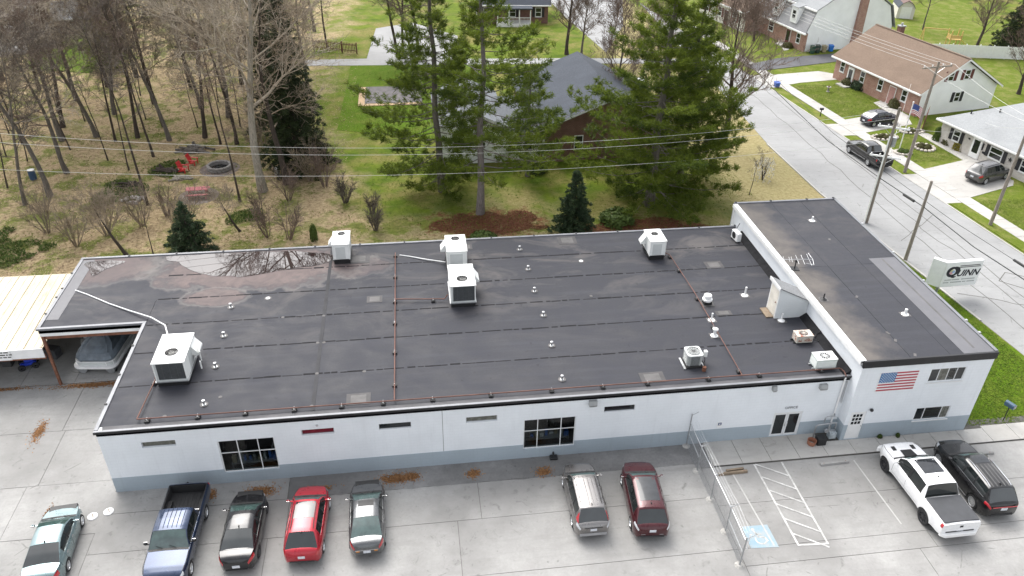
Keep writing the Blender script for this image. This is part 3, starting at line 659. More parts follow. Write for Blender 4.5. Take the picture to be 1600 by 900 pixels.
def rtu(x0, x1, y0, y1, h, label, fr=.30, fy=.33, coil=True, hood='R', g='large rooftop air units'):
    w, d = x1-x0, y1-y0; cx, cy = (x0+x1)/2, (y0+y1)/2
    t = thing('rooftop_air_unit', label, 'air conditioner', (cx,cy,H+.004), 0, g)
    a, b_ = w/2, d/2; ch = .30
    MB().bx(-a+.03, a-.03, -b_+.04, b_-.04, -.01, ch-.03).build('roof_curb', M['black'], t)
    MB().bx(-a-.05, a+.05, -b_-.03, b_+.03, ch-.03, ch+.03).build('base_rail', M['galv'] if coil else M['black'], t)
    z0, z1 = ch+.03, h
    # frame posts and side panels
    for sx in (-1,1):
        for sy in (-1,1): MB().box((sx*(a-.03), sy*(b_-.03), (z0+z1)/2), (.06,.06,z1-z0)).build('corner_post', M['rtu'], t)
    f = MB()
    if coil:
        f.bx(-a+.06, a-.06, -b_+.05, -b_+.08, z0, z1-.04); f.build('coil', M['coil'], t)
        bb = MB(); n = 22
        for i in range(n): zz = z0+.06+(z1-z0-.16)*i/n; bb.bx(-a+.07, a-.07, -b_+.044, -b_+.05, zz, zz+.012)
        for i in range(1,4): xx = -a+.06+(w-.12)*i/4; bb.bx(xx-.006, xx+.006, -b_+.036, -b_+.044, z0, z1-.04)
        tag(bb.build('coil_fins', pm('coil_fin', (.16,.17,.175), .5, .25, 6, metal=.5), t), kind='stuff')
        MB().bx(-a+.0, a-.0, -b_-.002, -b_+.03, z0, z0+.10).bx(-a+.06, -a+.16, -b_+.02, -b_+.044, z0+.1, z1-.04).build('lower_panel', M['rtu_grey'], t)
    else:
        MB().bx(-a+.065, a-.065, -b_+.01, -b_+.05, z0+.02, z1-.04).build('front_panel', M['rtu'], t, bevel=.01)
        MB().bx(-a+.2, a-.28, -b_-.012, -b_+.009, z0+.06, z1-.22).build('access_panel', M['rtu_grey'], t, bevel=.006)
    for sx in (-1,1):
        e = sx*a
        for k in range(3):
            ya = -b_+.065+k*(d-.13)/3; MB().bx(min(e, e-sx*.04)+.0, max(e, e-sx*.04), ya+.008, ya+(d-.13)/3-.008, z0+.02, z1-.04).build('side_panel', M['rtu'] if k != 1 else M['rtu_grey'], t, bevel=.006)
    MB().bx(-a+.06, a-.06, b_-.04, b_-.0, z0, z1-.04).build('rear_panel', M['rtu_grey'], t)
    b = MB(); fcy = -b_+d*fy; r = min(fr, a-.12)
    fan_top(b, -a-.03, a+.03, -b_-.03, b_+.03, z1, 0, fcy, r)
    b.add([(-a-.03,-b_-.03,z1),(a+.03,-b_-.03,z1),(a+.03,b_+.03,z1),(-a-.03,b_+.03,z1),(-a-.03,-b_-.03,z1-.05),(a+.03,-b_-.03,z1-.05),(a+.03,b_+.03,z1-.05),(-a-.03,b_+.03,z1-.05)], [(4,5,1,0),(5,6,2,1),(6,7,3,2),(7,4,0,3)])
    tp = b.build('top_panel', M['rtu'], t)
    fan(tp, 0, fcy, z1, r)
    s = 1 if hood == 'R' else -1; ya, yb = b_-d*.42, b_-.15
    hd = MB().slab([(s*(a+.001),ya,z1-.12),(s*(a+.36),ya,z1-.62),(s*(a+.36),ya,z1-.72),(s*(a+.001),ya,z1-.72)], (0,yb-ya,0)).build('intake_hood', M['rtu'], t, fixn=True)
    MB().bx(s*(a+.05) if s>0 else -a-.31, a+.31 if s>0 else -(a+.05), ya+.03, yb-.03, z1-.728, z1-.7205).build('hood_screen', M['black'], hd)
    return t
UA = rtu(2.22, 3.82, 3.18, 5.75, 1.55, 'white rooftop unit with dark coil nearest the long front parapet, left end of roof', .33, .36)
rtu(10.66, 11.76, 14.88, 16.72, 1.5, 'small white rooftop unit at rear parapet beside the big puddle', .24, .80, False, 'L')
rtu(18.10, 19.40, 13.12, 15.3, 1.55, 'white rooftop unit at rear parapet directly behind another unit', .27, .78, False, 'L')
rtu(18.05, 19.58, 8.95, 11.44, 1.55, 'white rooftop unit with dark coil in the middle of the long roof', .33, .33)
rtu(31.75, 32.85, 13.22, 14.92, 1.45, 'small white rooftop unit on black curb near the two-storey block', .24, .62, False, 'L')
# pads / open access door of the left unit
MB().box((1.18,.30,.86), (.05,.55,.62), .35).box((1.28,-.25,.50), (.06,.06,.5)).build('open_panel', M['rtu'], UA)
# round-cornered condenser, boxy green-white condenser, rusty condenser
def condenser_round():
    t = thing('condenser_unit', 'grey round-cornered condenser with top fan on the low roof near front parapet', 'air conditioner', (31.05,2.05,H+.004))
    MB().bx(-.50,.50,-.50,.50,.0,.10).build('pad', M['rubber'], t, bevel=.02)
    MB().bx(-.62,-.50,-.55,.45,.0,.06).bx(.50,.56,-.55,.45,0,.06).build('sleeper', M['galv'], t)
    def rsq(s, n=6):
        out = []; r = .16
        for cx, cy, a0 in ((s-r,s-r,0),(-s+r,s-r,90),(-s+r,-s+r,180),(s-r,-s+r,270)):
            for i in range(n+1): a = R(a0+90*i/n); out.append((cx+r*math.cos(a), cy+r*math.sin(a)))
        return out
    MB().prism(rsq(.40), .10, .76).build('coil', M['coil'], t, smooth=40)
    b = MB(); P = rsq(.43); n = len(P)
    for i in range(0, n): b.beam((*P[i],.12),(*P[i],.76), .016)
    for k in range(15): z = .16+k*.04; b.tube([(*p,z) for p in P]+[(*P[0],z)], .006, 3, cap=False)
    b.build('guard_louvres', M['rtu_grey'], t)
    c = MB().prism(rsq(.45), .76, .82).build('top_cap', M['rtu_grey'], t)
    fan(c, 0, 0, .835, .35, .06, True, 5)
    MB().bx(.62,.80,-.10,.10,.42,.78).build('disconnect_box', M['rtu'], t, bevel=.01)
    MB().tube([(.71,0,.42),(.71,-.1,.05),(.55,-.5,.05)], .025, 6).tube([(.45,-.2,.3),(.62,-.3,.1),(.62,-.62,.06)], .03, 6).build('line_set', M['black'], t)
    MB().cyl((.45,-.75,0), .11, .26, 10).build('pipe_boot', M['rust'], t)
condenser_round()
def condenser_box(x, y, w, d, h, label, mat, topmat, rust=False):
    t = thing('condenser_unit', label, 'air conditioner', (x,y,H+.004))
    MB().bx(-w/2-.12, w/2+.05, -d*.32, -d*.22, 0, .07).bx(-w/2-.12, w/2+.05, d*.22, d*.32, 0, .07).build('sleeper', M['galv'] if not rust else M['black'], t)
    MB().bx(-w/2, w/2, -d/2, d/2, .07, h-.03).build('cabinet', mat, t, bevel=.012)
    b = MB()
    for k in range(9): z = .16+k*(h-.28)/9; b.bx(-w/2+.06, w/2-.06, -d/2-.006, -d/2, z, z+.022).bx(-w/2-.006, -w/2, -d/2+.06, d/2-.06, z, z+.022)
    tag(b.build('louvres', topmat, t), kind='stuff')
    c = MB(); fan_top(c, -w/2-.01, w/2+.01, -d/2-.01, d/2+.01, h, 0, 0, min(w,d)*.40); c.bx(-w/2-.01, w/2+.01, -d/2-.01, d/2+.01, h-.03, h-.004)
    top = c.build('top_panel', topmat, t); b = MB()
    r = min(w,d)*.40
    for k in range(12): a = k*math.pi/6; b.beam((r*.2*math.cos(a),r*.2*math.sin(a),h+.005),(r*math.cos(a+.25),r*math.sin(a+.25),h+.005), .02, .012)
    b.lathe([(.001,.012),(r*.2,.012),(r*.2,0)], 10, (0,0,h)).build('fan_guard', topmat, top)
    MB().lathe([(.001,.002),(r,.002)], 20, (0,0,h-.002)).build('fan_shadow', M['black'], top)
    return t
M['pale_green'] = pm('pale_green_enamel', (.60,.66,.62), .5, .12, 2)
condenser_box(38.25, .98, 1.18, .75, .72, 'pale green condenser box at right end of front parapet', M['pale_green'], M['rtu'])
M['rusty_enamel'] = NT('rust_flaked_enamel'); _t = M['rusty_enamel']; _p = _t.obj(); M['rusty_enamel'] = _t.done(_t.mix(_t.rng(_t.noise(_p, 3.2, 5, .7), .48, .58), (.58,.54,.48), (.30,.10,.06)), .75)
g_ = condenser_box(38.15, 3.35, .98, .62, .55, 'old rust-streaked condenser box beside the two-storey wall', pm('old_beige_enamel', (.55,.52,.46), .6, .3, 3), M['rusty_enamel'], True)
MB().tube([(.5,.0,.3),(.8,.1,.1),(1.05,.35,.12),(1.25,.3,.4)], .03, 6).tube([(.5,-.1,.2),(.85,-.2,.05),(1.15,-.1,.05),(1.25,.1,.3)], .025, 6).build('line_set', M['black'], g_)
t = thing('wall_condenser', 'slim white heat pump outdoor unit at rear end of the two-storey wall', 'air conditioner', (38.72,15.3,H+.004), R(8))
MB().bx(-.16,.16,-.42,.42,.08,.72).build('cabinet', M['white'], t, bevel=.02)
MB().lathe([(.001,-.165),(.24,-.165),(.25,-.16)], 18, (0,.08,.4), 'X').build('fan_grille', M['black'], t)
MB().bx(-.18,.18,-.36,-.30,0,.08).bx(-.18,.18,.30,.36,0,.08).build('foot', M['black'], t)
MB().tube([(.1,.42,.3),(.3,.7,.4),(.6,.75,.9)], .025, 6).build('line_set', M['black'], t)
# stair hut against the two-storey wall
t = thing('roof_hut', 'white lean-to stair hut with grey sloping roof against two-storey wall', 'hut', (0,0,0))
b = MB(); prof = [(37.5,H),(39.46,H),(39.46,5.36),(37.5,6.34)]
b.slab([(x,5.68,z) for x,z in prof], (0,1.24,0)); b.build('hut_wall', siding_mat('hut_siding', (.70,.73,.74)), t, fixn=True)
b = MB().slab([(37.36,5.60,6.48),(39.47,5.60,5.43),(39.47,7.0,5.43),(37.36,7.0,6.48)], (0,0,-.07)).build('roof', shingle_mat('hut_shingle', (.22,.225,.23)), t, fixn=True)
MB().bx(37.34,37.40,5.58,7.02,6.26,6.47).build('fascia', M['trim_white'], t)
dr = MB().bx(37.455,37.499,5.80,6.78,H+.12,6.14).build('door', pm('hut_door', (.74,.70,.62), .6, .25, 1.2), t); MB().sph((37.43,5.92,H+1.05), .04).build('handle', M['rust'], dr)
MB().bx(37.46,37.499,5.70,5.78,H,6.2).bx(37.46,37.499,6.80,6.88,H,6.2).build('door_trim', M['trim_white'], t)
MB().bx(37.0,37.45,5.8,6.8,H+.012,H+.08).build('step', M['wood'], t)
# vents: two rows of short white breather vents, taller pipes, one square gravity vent
vn = MB(); vn.lathe([(.12,0),(.11,.02),(.05,.03),(.05,.20),(.085,.20),(.085,.28),(.001,.30)], 10); vmesh = vn.mesh('vent_cap', M['galv'], smooth=50)
vn2 = MB().lathe([(.001,.0),(.22,.0),(.22,.012),(.001,.012)], 10).mesh('vent_flange', M['patch'])
ordn = ['nearest the front parapet', 'second from the front parapet', 'third from the front parapet', 'fourth from the front parapet', 'fifth from the front parapet', 'nearest the rear parapet']
for row, pts in (('left', [(4.89,1.49),(4.9,4.6),(4.86,7.45),(4.76,10.43)]), ('right', [(23.56,1.42),(23.53,4.48),(23.55,7.51),(23.43,10.24),(23.42,12.91),(23.23,15.57)])):
    for k, (x, y) in enumerate(pts):
        o = thing('roof_vent', 'short metal breather vent on the low roof, %s row, %s' % (row, ordn[k] if not (row == 'left' and k == 3) else 'farthest from the front parapet'), 'vent', (x,y,H+.008), 0, 'breather vents on the long roof')
        link('vent_cap', vmesh, o); link('vent_flange', vn2, o)
def pipe_vent(x, y, z, h, r, label, mat, cap=False):
    o = thing('vent_pipe', label, 'pipe', (x,y,z))
    MB().lathe([(.24,0),(.16,.03),(r+.02,.10),(r,.10),(r,h),(.001,h)], 12).build('pipe', mat, o, smooth=40)
    if cap: MB().lathe([(.001,h+.16),(r*2.1,h+.05),(r*2.1,h-.03),(r*1.2,h-.05)], 12).build('cap', mat, o, smooth=40)
    MB().box((0,0,.004), (.55,.5,.008)).build('flange', M['patch'], o)
pipe_vent(36.66, 8.35, H, .62, .06, 'tall white vent pipe standing alone left of the stair hut', M['white'])
pipe_vent(33.6, 5.95, H, .5, .05, 'thin white vent pipe between square vent and capped pipe', M['white'])
pipe_vent(33.22, 4.4, H, .45, .08, 'white capped vent pipe beside the diagonal gas pipe', M['white'], True)
pipe_vent(37.82, 5.45, H, .5, .05, 'white vent pipe at front corner of the stair hut', M['white'])
pipe_vent(43.94, 14.9, HT, .32, .06, 'white vent stub on rear of the two-storey roof', M['white'])
pipe_vent(44.1, 3.25, HT, .36, .08, 'white vent stub on front of the two-storey roof', M['white'])
pipe_vent(40.05, 5.25, HT, .42, .04, 'thin black vent pipe at west edge of the two-storey roof', M['black'])
o = thing('gravity_vent', 'square vent with white domed hood and black curb on low roof', 'vent', (33.93,7.75,H+.004))
MB().bx(-.24,.24,-.24,.24,0,.22).build('curb', M['black'], o); MB().lathe([(.30,.22),(.32,.34),(.20,.40),(.18,.48),(.26,.50),(.24,.62),(.001,.68)], 12).build('hood', M['white'], o, smooth=40)
MB().box((0,0,.004), (.8,.75,.008)).build('flange', M['patch'], o)
for x, y, lab in ((27.15,13.6,'small white flat drain cover on roof in front of rear parapet'),(6.85,11.2,'small white flat drain cover on roof between puddle and seam')):
    o = thing('drain_cover', lab, 'drain', (x,y,H+.006)); MB().lathe([(.001,.03),(.12,.03),(.14,0)], 10).build('dome', M['white'], o); MB().lathe([(.14,.004),(.22,.004),(.22,0)], 10).build('ring', M['patch'], o)
# gas pipe runs on blocks
def gas_run(label, pts, sup, rad=.035, name='gas_pipe'):
    o = thing(name, label, 'pipe', (0,0,0), 0, 'gas pipes on the roof')
    MB().tube([(x,y,z) for x,y,z in pts], rad, 8).build('pipe', M['rust_pipe'], o, smooth=50)
    for x, y, a in sup:
        s_ = MB().box((x,y,H+.065), (.24,.30,.12), a).build('support_block', M['black'], o, bevel=.02)
        MB().box((x,y,H+.14), (.05,.16,.04), a).tube([(x+.0,y-.07,H+.12),(x,y-.07,H+.22)], .014, 5).tube([(x,y+.07,H+.12),(x,y+.07,H+.22)], .014, 5).build('clamp', M['galv'], s_)
zp = H+.185
gas_run('long reddish gas pipe on blocks running along the front parapet', [(1.88,.52,zp),(14.6,.50,zp),(39.0,.46,zp),(39.1,.2,zp),(39.1,-.12,zp-.1)], [(x,.49,0) for x in (2.36,4.79,7.1,9.52,11.89,14.0,16.54,19.59,22.83,25.6,28.06,31.46,34.36,37.93)])
gas_run('short gas pipe from front run to the left rooftop unit', [(1.88,.54,zp),(1.96,2.2,zp),(2.03,3.55,zp),(2.05,3.62,zp+.15)], [(2.0,3.45,0)])
gas_run('straight gas pipe crossing the roof depth at mid-left', [(14.58,.54,zp),(14.66,8,zp),(14.72,15.7,zp)], [(14.59,1.9,0),(14.61,4.75,0),(14.63,7.6,0),(14.65,9.9,0),(14.68,12.8,0),(14.71,15.5,0)])
gas_run('side gas pipe from the crossing run to the middle rooftop unit', [(14.68,10.0,zp),(17.7,9.7,zp),(17.9,9.7,zp+.3)], [(17.0,9.75,0)])
gas_run('thin gas pipe crossing the roof depth to the small right unit', [(33.36,.52,zp),(33.42,4.7,zp),(33.46,8.8,zp),(33.3,13.5,zp),(32.95,13.7,zp+.1)], [(33.37,.95,0),(33.4,5.1,0),(33.45,8.2,0),(33.36,11.6,0),(33.3,13.4,0)], .026)
o = tag(MB().tube([(-5.11,13.35,H+.03),(-4.2,12.75,H+.03),(-2.6,11.55,H+.05),(-1.2,10.6,H+.10),(.4,9.5,H+.22),(1.5,8.3,H+.42),(2.4,5.9,H+.9)], .04, 8).build('drain_hose', M['white'], smooth=50), 'long white pipe curving from roof corner to the left rooftop unit', 'pipe')
o = tag(MB().tube([(15.0,15.62,H+.03),(15.6,15.4,H+.03),(16.8,14.75,H+.09),(18.02,14.1,H+.2)], .035, 8).build('drain_hose', M['white'], smooth=50), 'short white pipe running to the rear middle rooftop unit', 'pipe')
# tv antenna
t = thing('tv_antenna', 'silver television antenna on a short black mast, west edge of two-storey roof', 'antenna', (39.85,8.8,HT), R(-8))
MB().tube([(0,0,0),(0,0,.62)], .04, 6).box((0,0,.55), (.14,.12,.12)).build('mast', M['black'], t)
b = MB().tube([(-1.15,0,.66),(1.0,0,.72)], .018, 5)
for x, ln in ((-1.1,.55),(-.85,.6),(-.5,.5),(-.35,.55),(.0,.95),(.35,1.0),(.75,1.25)): b.tube([(x,-ln*.55,.66),(x+.08,ln*.55,.70)], .012, 4)
b.tube([(.95,-.5,.60),(1.0,0,.72),(.85,.55,.85)], .012, 4).tube([(.5,-.35,.62),(.95,-.5,.60)], .012, 4)
b.build('elements', M['alu'], t)
MB().box((0,0,.015), (.5,.5,.03)).build('foot', M['black'], t)
# standing water on the roof
def puddle(label, pts, z):
    n = 90; b = MB(); k = len(pts); out = []
    for i in range(n):      # Catmull-Rom outline with small wobble
        s_ = i*k/n; a = int(s_); f = s_-a; p0, p1, p2, p3 = (Vector(pts[(a+q) % k]) for q in (-1,0,1,2))
        q = .5*((2*p1)+(p2-p0)*f+(2*p0-5*p1+4*p2-p3)*f*f+(3*p1-p0-3*p2+p3)*f**3)
        w = mnoise.noise(Vector((q.x*1.1,q.y*1.1,3)))*.25; out.append((q.x+w, min(q.y+w*.7, D-.14)))
    b.add([(x,y,z) for x,y in out], [tuple(range(n))]); return tag(b.build('puddle', M['water']), kind='structure')
_t = NT('standing_water'); _p = _t.pos(); M['water'] = _t.done(_t.mix(_t.rng(_t.noise(_p,.8,3),.3,.7), (.018,.012,.012), (.045,.032,.03)), .012, 0, IOR=1.65); _t.bump(_t.noise(_p, 1.2, 2), .02, .01)
puddle('', [(-.6,17.0),(.6,16.0),(1.6,14.9),(3.4,14.1),(5.6,14.0),(7.6,14.6),(9.4,14.9),(10.4,15.3),(10.5,16.1),(9.4,16.6),(7.6,16.9),(5.5,17.05),(2.5,17.1)], H+.016)
puddle('', [(-5.5,16.8),(-5.2,15.7),(-4.6,15.0),(-3.9,15.9),(-3.0,16.7),(-4.2,16.95)], H+.016)

# ---------------------------------------------------------------- gas meter set at the wall corner
t = thing('gas_meter', 'grey gas meter set with looped pipes in corner beside white door', 'meter', (38.6,-.42,.085))
MB().tube([(-.62,-.05,0),(-.62,-.05,.98),(-.55,-.05,1.05),(.45,.0,1.08),(.6,.0,1.08),(.6,0,.7)], .045, 8).tube([(-.1,.1,1.1),(-.1,.1,1.42),(0,.1,1.5),(.45,.1,1.5),(.52,.3,1.5)], .04, 8).tube([(.2,-.1,1.05),(.2,-.1,.55),(.55,-.1,.55),(.55,-.1,.8)], .035, 8).build('pipework', M['galv'], t, smooth=50)
MB().bx(.22,.62,-.28,.05,.12,.55).lathe([(.001,-.06),(.14,-.05),(.16,0)], 12, (.42,-.28,.36), 'Y').build('meter_body', pm('meter_grey', (.36,.40,.42), .5, .2, 4), t, bevel=.02)
MB().lathe([(.001,-.05),(.13,-.05),(.13,.05),(.001,.05)], 12, (.05,-.12,.62), 'Y').build('regulator', M['galv'], t)
t = tag(MB().bx(37.98,38.5,-1.05,-.62,.086,.56).bx(38.0,38.48,-1.07,-1.05,.2,.5).build('metal_box', M['black'], bevel=.03), 'black metal box on the sidewalk under gas pipes', 'box')
t = tag(MB().lathe([(.001,0),(.22,0),(.26,.3),(.24,.31),(.2,.05)], 12, (37.72,-.85,.086)).build('plant_pot', pm('terracotta', (.30,.13,.08), .85), smooth=40), 'terracotta pot on sidewalk left of the black box', 'pot')

# ---------------------------------------------------------------- carport on the left and what stands under it
t = thing('carport', 'cream metal carport with rust-streaked ribbed roof left of the boat bay', 'carport', (0,0,0))
def cream_mat():
    t_ = NT('cream_roof_panel'); p = t_.pos(); st = t_.noise(t_.scale(p, (2.6,.28,1)), 1.6, 5, .7); m_ = t_.noise(p, .8, 4)
    c = t_.mix(t_.rng(m_, .3, .7), (.47,.41,.29), (.60,.54,.41)); c = t_.mix(t_.rng(st, .58, .68, 0, .65), c, (.28,.19,.11)); return t_.done(c, .6)
M['cream'] = cream_mat()
x = -5.98; k = 0
def cz(y): return 2.95 + (y-9.2)*.055
while x > -24:
    b = MB(); w = .98
    prof = [(0,0),(.05,.0),(.07,.05),(.11,.05),(.13,0),(.50,0),(.52,.018),(.56,.018),(.58,0),(w+.03,.006)]
    n = len(prof); ya, yb = 9.15, 16.95; sh = -.0
    b.add([(x-px, ya, cz(ya)+pz) for px,pz in prof]+[(x-px, yb, cz(yb)+pz) for px,pz in prof], [(i,n+i,n+i+1,i+1) for i in range(n-1)])
    b.build('roof_panel', M['cream'], t); x -= w; k += 1
MB().bx(-24,-5.98,9.10,9.146,2.32,2.97).build('fascia', M['trim_white'], t)
MB().bx(-24,-5.98,9.16,9.3,2.18,2.45).build('beam', M['rust'], t)
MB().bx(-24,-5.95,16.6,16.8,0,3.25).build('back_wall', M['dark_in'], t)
for xx in (-11.2,-16.5): MB().bx(xx-.07,xx+.07,9.2,9.34,0,2.3).build('post', M['rust'], t)
s_ = MB().bx(-8.75,-7.78,9.06,9.085,2.3,2.98).build('notice_board', M['white'], t)
b = MB()
for r_, segs in enumerate(((.07,.2,.12,.25),(.05,.14,.3,.1,.16),(.04,.3,.2,.18))):
    xx = -8.66
    for q in segs: b.bx(xx, xx+q, 9.054, 9.0595, 2.83-r_*.17, 2.90-r_*.17); xx += q+.05
b.build('printed_line', M['black'], s_)
# pontoon boat under a dark cover
t = thing('boat', 'pontoon boat with white deck rim under a dark plastic cover in the bay', 'boat', (-3.75,12.2,.04), R(-6))
def rrect(w, d, r, n=5):
    out = []
    for cx, cy, a0 in ((w-r,d-r,0),(-w+r,d-r,90),(-w+r,-d+r,180),(w-r,-d+r,270)):
        for i in range(n+1): a = R(a0+90*i/n); out.append((cx+r*math.cos(a), cy+r*math.sin(a)))
    return out
MB().prism(rrect(1.34,2.25,.5), .50, .64).build('deck', M['white'], t, bevel=.02); MB().prism(rrect(1.20,2.06,.45), .64, .92).build('side_panel', M['rtu_grey'], t, bevel=.02)
for s in (-1,1):
    MB().tube([(s*.85,-2.0,.28),(s*.85,1.7,.28),(s*.85,2.1,.38)], [.27,.27,.1], 12).build('pontoon', M['galv'], t, smooth=50)
    MB().lathe([(.001,-.07),(.16,-.07),(.16,.07),(.001,.07)], 12, (s*1.02,-1.75,.16), 'X').build('trailer_wheel', M['rubber'], t)
b = MB(); base = rrect(1.12,1.95,.5); n = len(base); rows = []
for q, (sc, z) in enumerate(((1.02,.93),(1.05,1.05),(1.0,1.22),(.93,1.38),(.80,1.62),(.5,1.86),(.1,1.95))): rows.append([(x_*sc*(1+.03*math.sin(i*1.9+q)), y_*sc*(1+.03*math.cos(i*2.3+q)) + (.25 if q > 3 else 0), z+.03*math.sin(i*2.7+q*1.3)) for i,(x_,y_) in enumerate(base)])
for q in range(len(rows)-1): b.add(rows[q]+rows[q+1], [(i,(i+1) % n, n+(i+1) % n, n+i) for i in range(n)])
b.add(rows[-1], [tuple(range(n))]); b.build('cover', pm('boat_cover', (.16,.19,.22), .6, .4, 2), t, smooth=45)
b = MB(); rl = rrect(1.2,2.06,.45); b.tube([(x_,y_,.92) for x_,y_ in rl]+[(*rl[0],.92)], .025, 5)
for i in range(0, n, 3): b.beam((*rl[i],.66),(*rl[i],.92), .03)
b.build('rail', M['white'], t)
t = thing('garden_kart', 'small blue ride-on kart under the carport edge', 'kart', (-8.35,11.4,.03), R(20))
MB().bx(-.45,.45,-.25,.25,.22,.42).bx(-.2,.35,-.2,.2,.42,.62).build('body', pm('kart_blue', (.02,.05,.45), .35, .2), t, bevel=.05)
MB().bx(-.42,-.1,-.2,.2,.5,.58).bx(-.48,-.40,-.2,.2,.5,.85).build('seat', M['black'], t, bevel=.03)
MB().tube([(.3,0,.6),(.15,0,.92)], .02, 6).tube([(.15,-.25,.93),(.15,.25,.93)], .02, 6).build('steering', M['alu'], t)
for sx in (-.38,.38):
    for sy in (-.33,.33): MB().lathe([(.06,-.07),(.2,-.07),(.22,0),(.2,.07),(.06,.07),(.06,-.07)], 12, (sx,sy,.21), 'Y').build('wheel', M['rubber'], t, smooth=50)
rc = random.Random(9)
for k, (x, y, w, d, h, c, lab, nm) in enumerate(((-9.7,11.7,.6,.5,.55,(.05,.05,.05),'dark tool chest under the carport left of the kart','tool_chest'),(-10.5,12.1,.5,.6,.4,(.12,.09,.07),'brown wooden crate under carport at left picture edge','crate'),(-7.2,12.3,.8,.6,.7,(.06,.06,.065),'black covered pile under carport right of the kart','covered_pile'),(-5.3,12.9,.55,.5,.7,(.4,.4,.4),'grey cabinet beside boat in the dark bay','cabinet'))):
    o = thing(nm, lab, nm.replace('_',' '), (x,y,.04), rc.uniform(-.4,.4)); mt = pm('clutter_%d' % k, c, .7, .3)
    MB().bx(-w/2,w/2,-d/2,d/2,0,h*.8).build('body', mt, o, bevel=.03); MB().bx(-w/2-.02,w/2+.02,-d/2-.02,d/2+.02,h*.8,h).build('lid', mt, o, bevel=.04)
o = thing('bicycle', 'old bicycle leaning in the dark under the carport', 'bicycle', (-9.0,12.3,.04), R(15))
for sx in (-.5,.5): MB().lathe([(.30,-.02),(.33,0),(.30,.02),(.30,-.02)], 18, (sx,0,.33), 'Y').build('wheel', M['rubber'], o)
MB().tube([(-.5,0,.33),(-.1,0,.3),(.4,0,.8),(-.2,0,.8),(-.1,0,.3)], .02, 5).tube([(-.5,0,.33),(-.2,0,.8),(-.22,0,.95)], .018, 5).tube([(.5,0,.33),(.38,0,.95)], .018, 5).build('frame', M['alu'], o)
MB().bx(-.34,-.1,-.06,.06,.95,1.0).build('saddle', M['black'], o, bevel=.02); MB().tube([(.36,-.25,.98),(.38,.25,.98)], .015, 5).build('handlebar', M['black'], o)
# ---------------------------------------------------------------- vehicles
def lerpl(tab, t):
    if t <= tab[0][0]: return tab[0][1]
    for (a, va), (b, vb) in zip(tab, tab[1:]):
        if t <= b: return va + (vb-va)*(t-a)/(b-a)
    return tab[-1][1]
def smoothl(tab, t):
    """gentle interpolation through the table"""
    return (lerpl(tab, t-.05) + 2*lerpl(tab, t) + lerpl(tab, t+.05))/4
class Surf:
    """half surface P(t, u) mirrored in x; t metres from the nose, u along the section"""
    def __init__(s, sect, ts, nu, y0): s.sect, s.ts, s.nu, s.y0 = sect, ts, nu, y0
    def P(s, t, u):
        q = s.sect(t); i = min(int(u), s.nu-2); f = u-i
        return Vector((q[i][0]+(q[i+1][0]-q[i][0])*f, s.y0-t, q[i][1]+(q[i+1][1]-q[i][1])*f))
    def patch(s, ta, tb, ua, ub, side=1, off=.006, nt=5, nu=4, skew=0.0, b=None):
        b = b or MB(); g = []
        for i in range(nt+1):
            for j in range(nu+1):
                u = ua+(ub-ua)*j/nu; t = ta+(tb-ta)*i/nt + skew*j/nu; e = .01
                p = s.P(t,u); n = (s.P(t+e,u)-s.P(t-e,u)).cross(s.P(t,min(u+e,s.nu-1.001))-s.P(t,max(0,u-e)))
                if n.length > 0: n.normalize()
                c = Vector((0,p.y,.7)); n = n if n.dot(p-c) > 0 else -n
                p = p+n*off; g.append((p.x*side, p.y, p.z))
        w = nu+1; b.add(g, [(i*w+j, i*w+j+1, (i+1)*w+j+1, (i+1)*w+j) for i in range(nt) for j in range(nu)]); return b
def make_wheel(r, w, rimmat, spokes, rimr):
    ty = MB().lathe([(rimr,-w/2),(r-.035,-w/2),(r-.005,-w/2+.03),(r,-w*.2),(r,w*.2),(r-.005,w/2-.03),(r-.035,w/2),(rimr,w/2),(rimr,-w/2)], 26, axis='X').mesh('wheel', M['rubber'], smooth=35)
    b = MB().lathe([(rimr,w/2-.004),(rimr-.025,w/2-.004),(rimr-.04,w/2-.05),(rimr-.05,-w/2)], 26, axis='X')
    for k in range(spokes):
        a = 2*math.pi*k/spokes; c, s_ = math.cos(a), math.sin(a); wd = .10 if spokes <= 5 else .06
        pts = [(w/2-.02,.04,-wd*.45),(w/2-.03,rimr-.03,-wd*.6),(w/2-.03,rimr-.03,wd*.6),(w/2-.02,.04,wd*.45)]
        b.slab([(x, y*c-z*s_, y*s_+z*c) for x,y,z in pts], (-.03,0,0))
    b.lathe([(.001,w/2-.005),(.06,w/2-.008),(.07,w/2-.04)], 12, axis='X')
    rim = b.mesh('rim', rimmat, smooth=35, fixn=True)
    dk = MB().lathe([(.001,0),(rimr-.03,0)], 20, (w/2-.09,0,0), 'X').mesh('brake_disc', M['coil'])
    return ty, rim, dk
M['rim'] = pm('alloy_rim', (.62,.63,.64), .3, .1, 5, metal=.8); M['rim_dark'] = pm('dark_rim', (.06,.06,.065), .35, .2, 5, metal=.6)
M['tail_red'] = NT('tail_lamp_red').done((.42,.012,.02), .12, 0, **{'Coat Weight': 1.0}); M['lamp_clear'] = NT('lamp_clear').done((.62,.64,.66), .12, .2, **{'Coat Weight': 1.0}); M['amber'] = NT('lamp_amber').done((.55,.20,.03), .15, 0)
M['cglass'] = glass_mat('car_glass', (.010,.013,.013), .03, 1.85); M['cwind'] = glass_mat('car_windscreen', (.035,.06,.055), .03, 1.9); M['croof'] = glass_mat('car_roof_glass', (.02,.022,.025), .05, 1.55)
M['bedliner'] = pm('bed_liner', (.02,.02,.021), .8, .4, 5); M['plate'] = pm('number_plate', (.62,.64,.68), .5, .1, 8); M['tonneau'] = pm('tonneau_vinyl', (.055,.057,.062), .55, .2, 3)
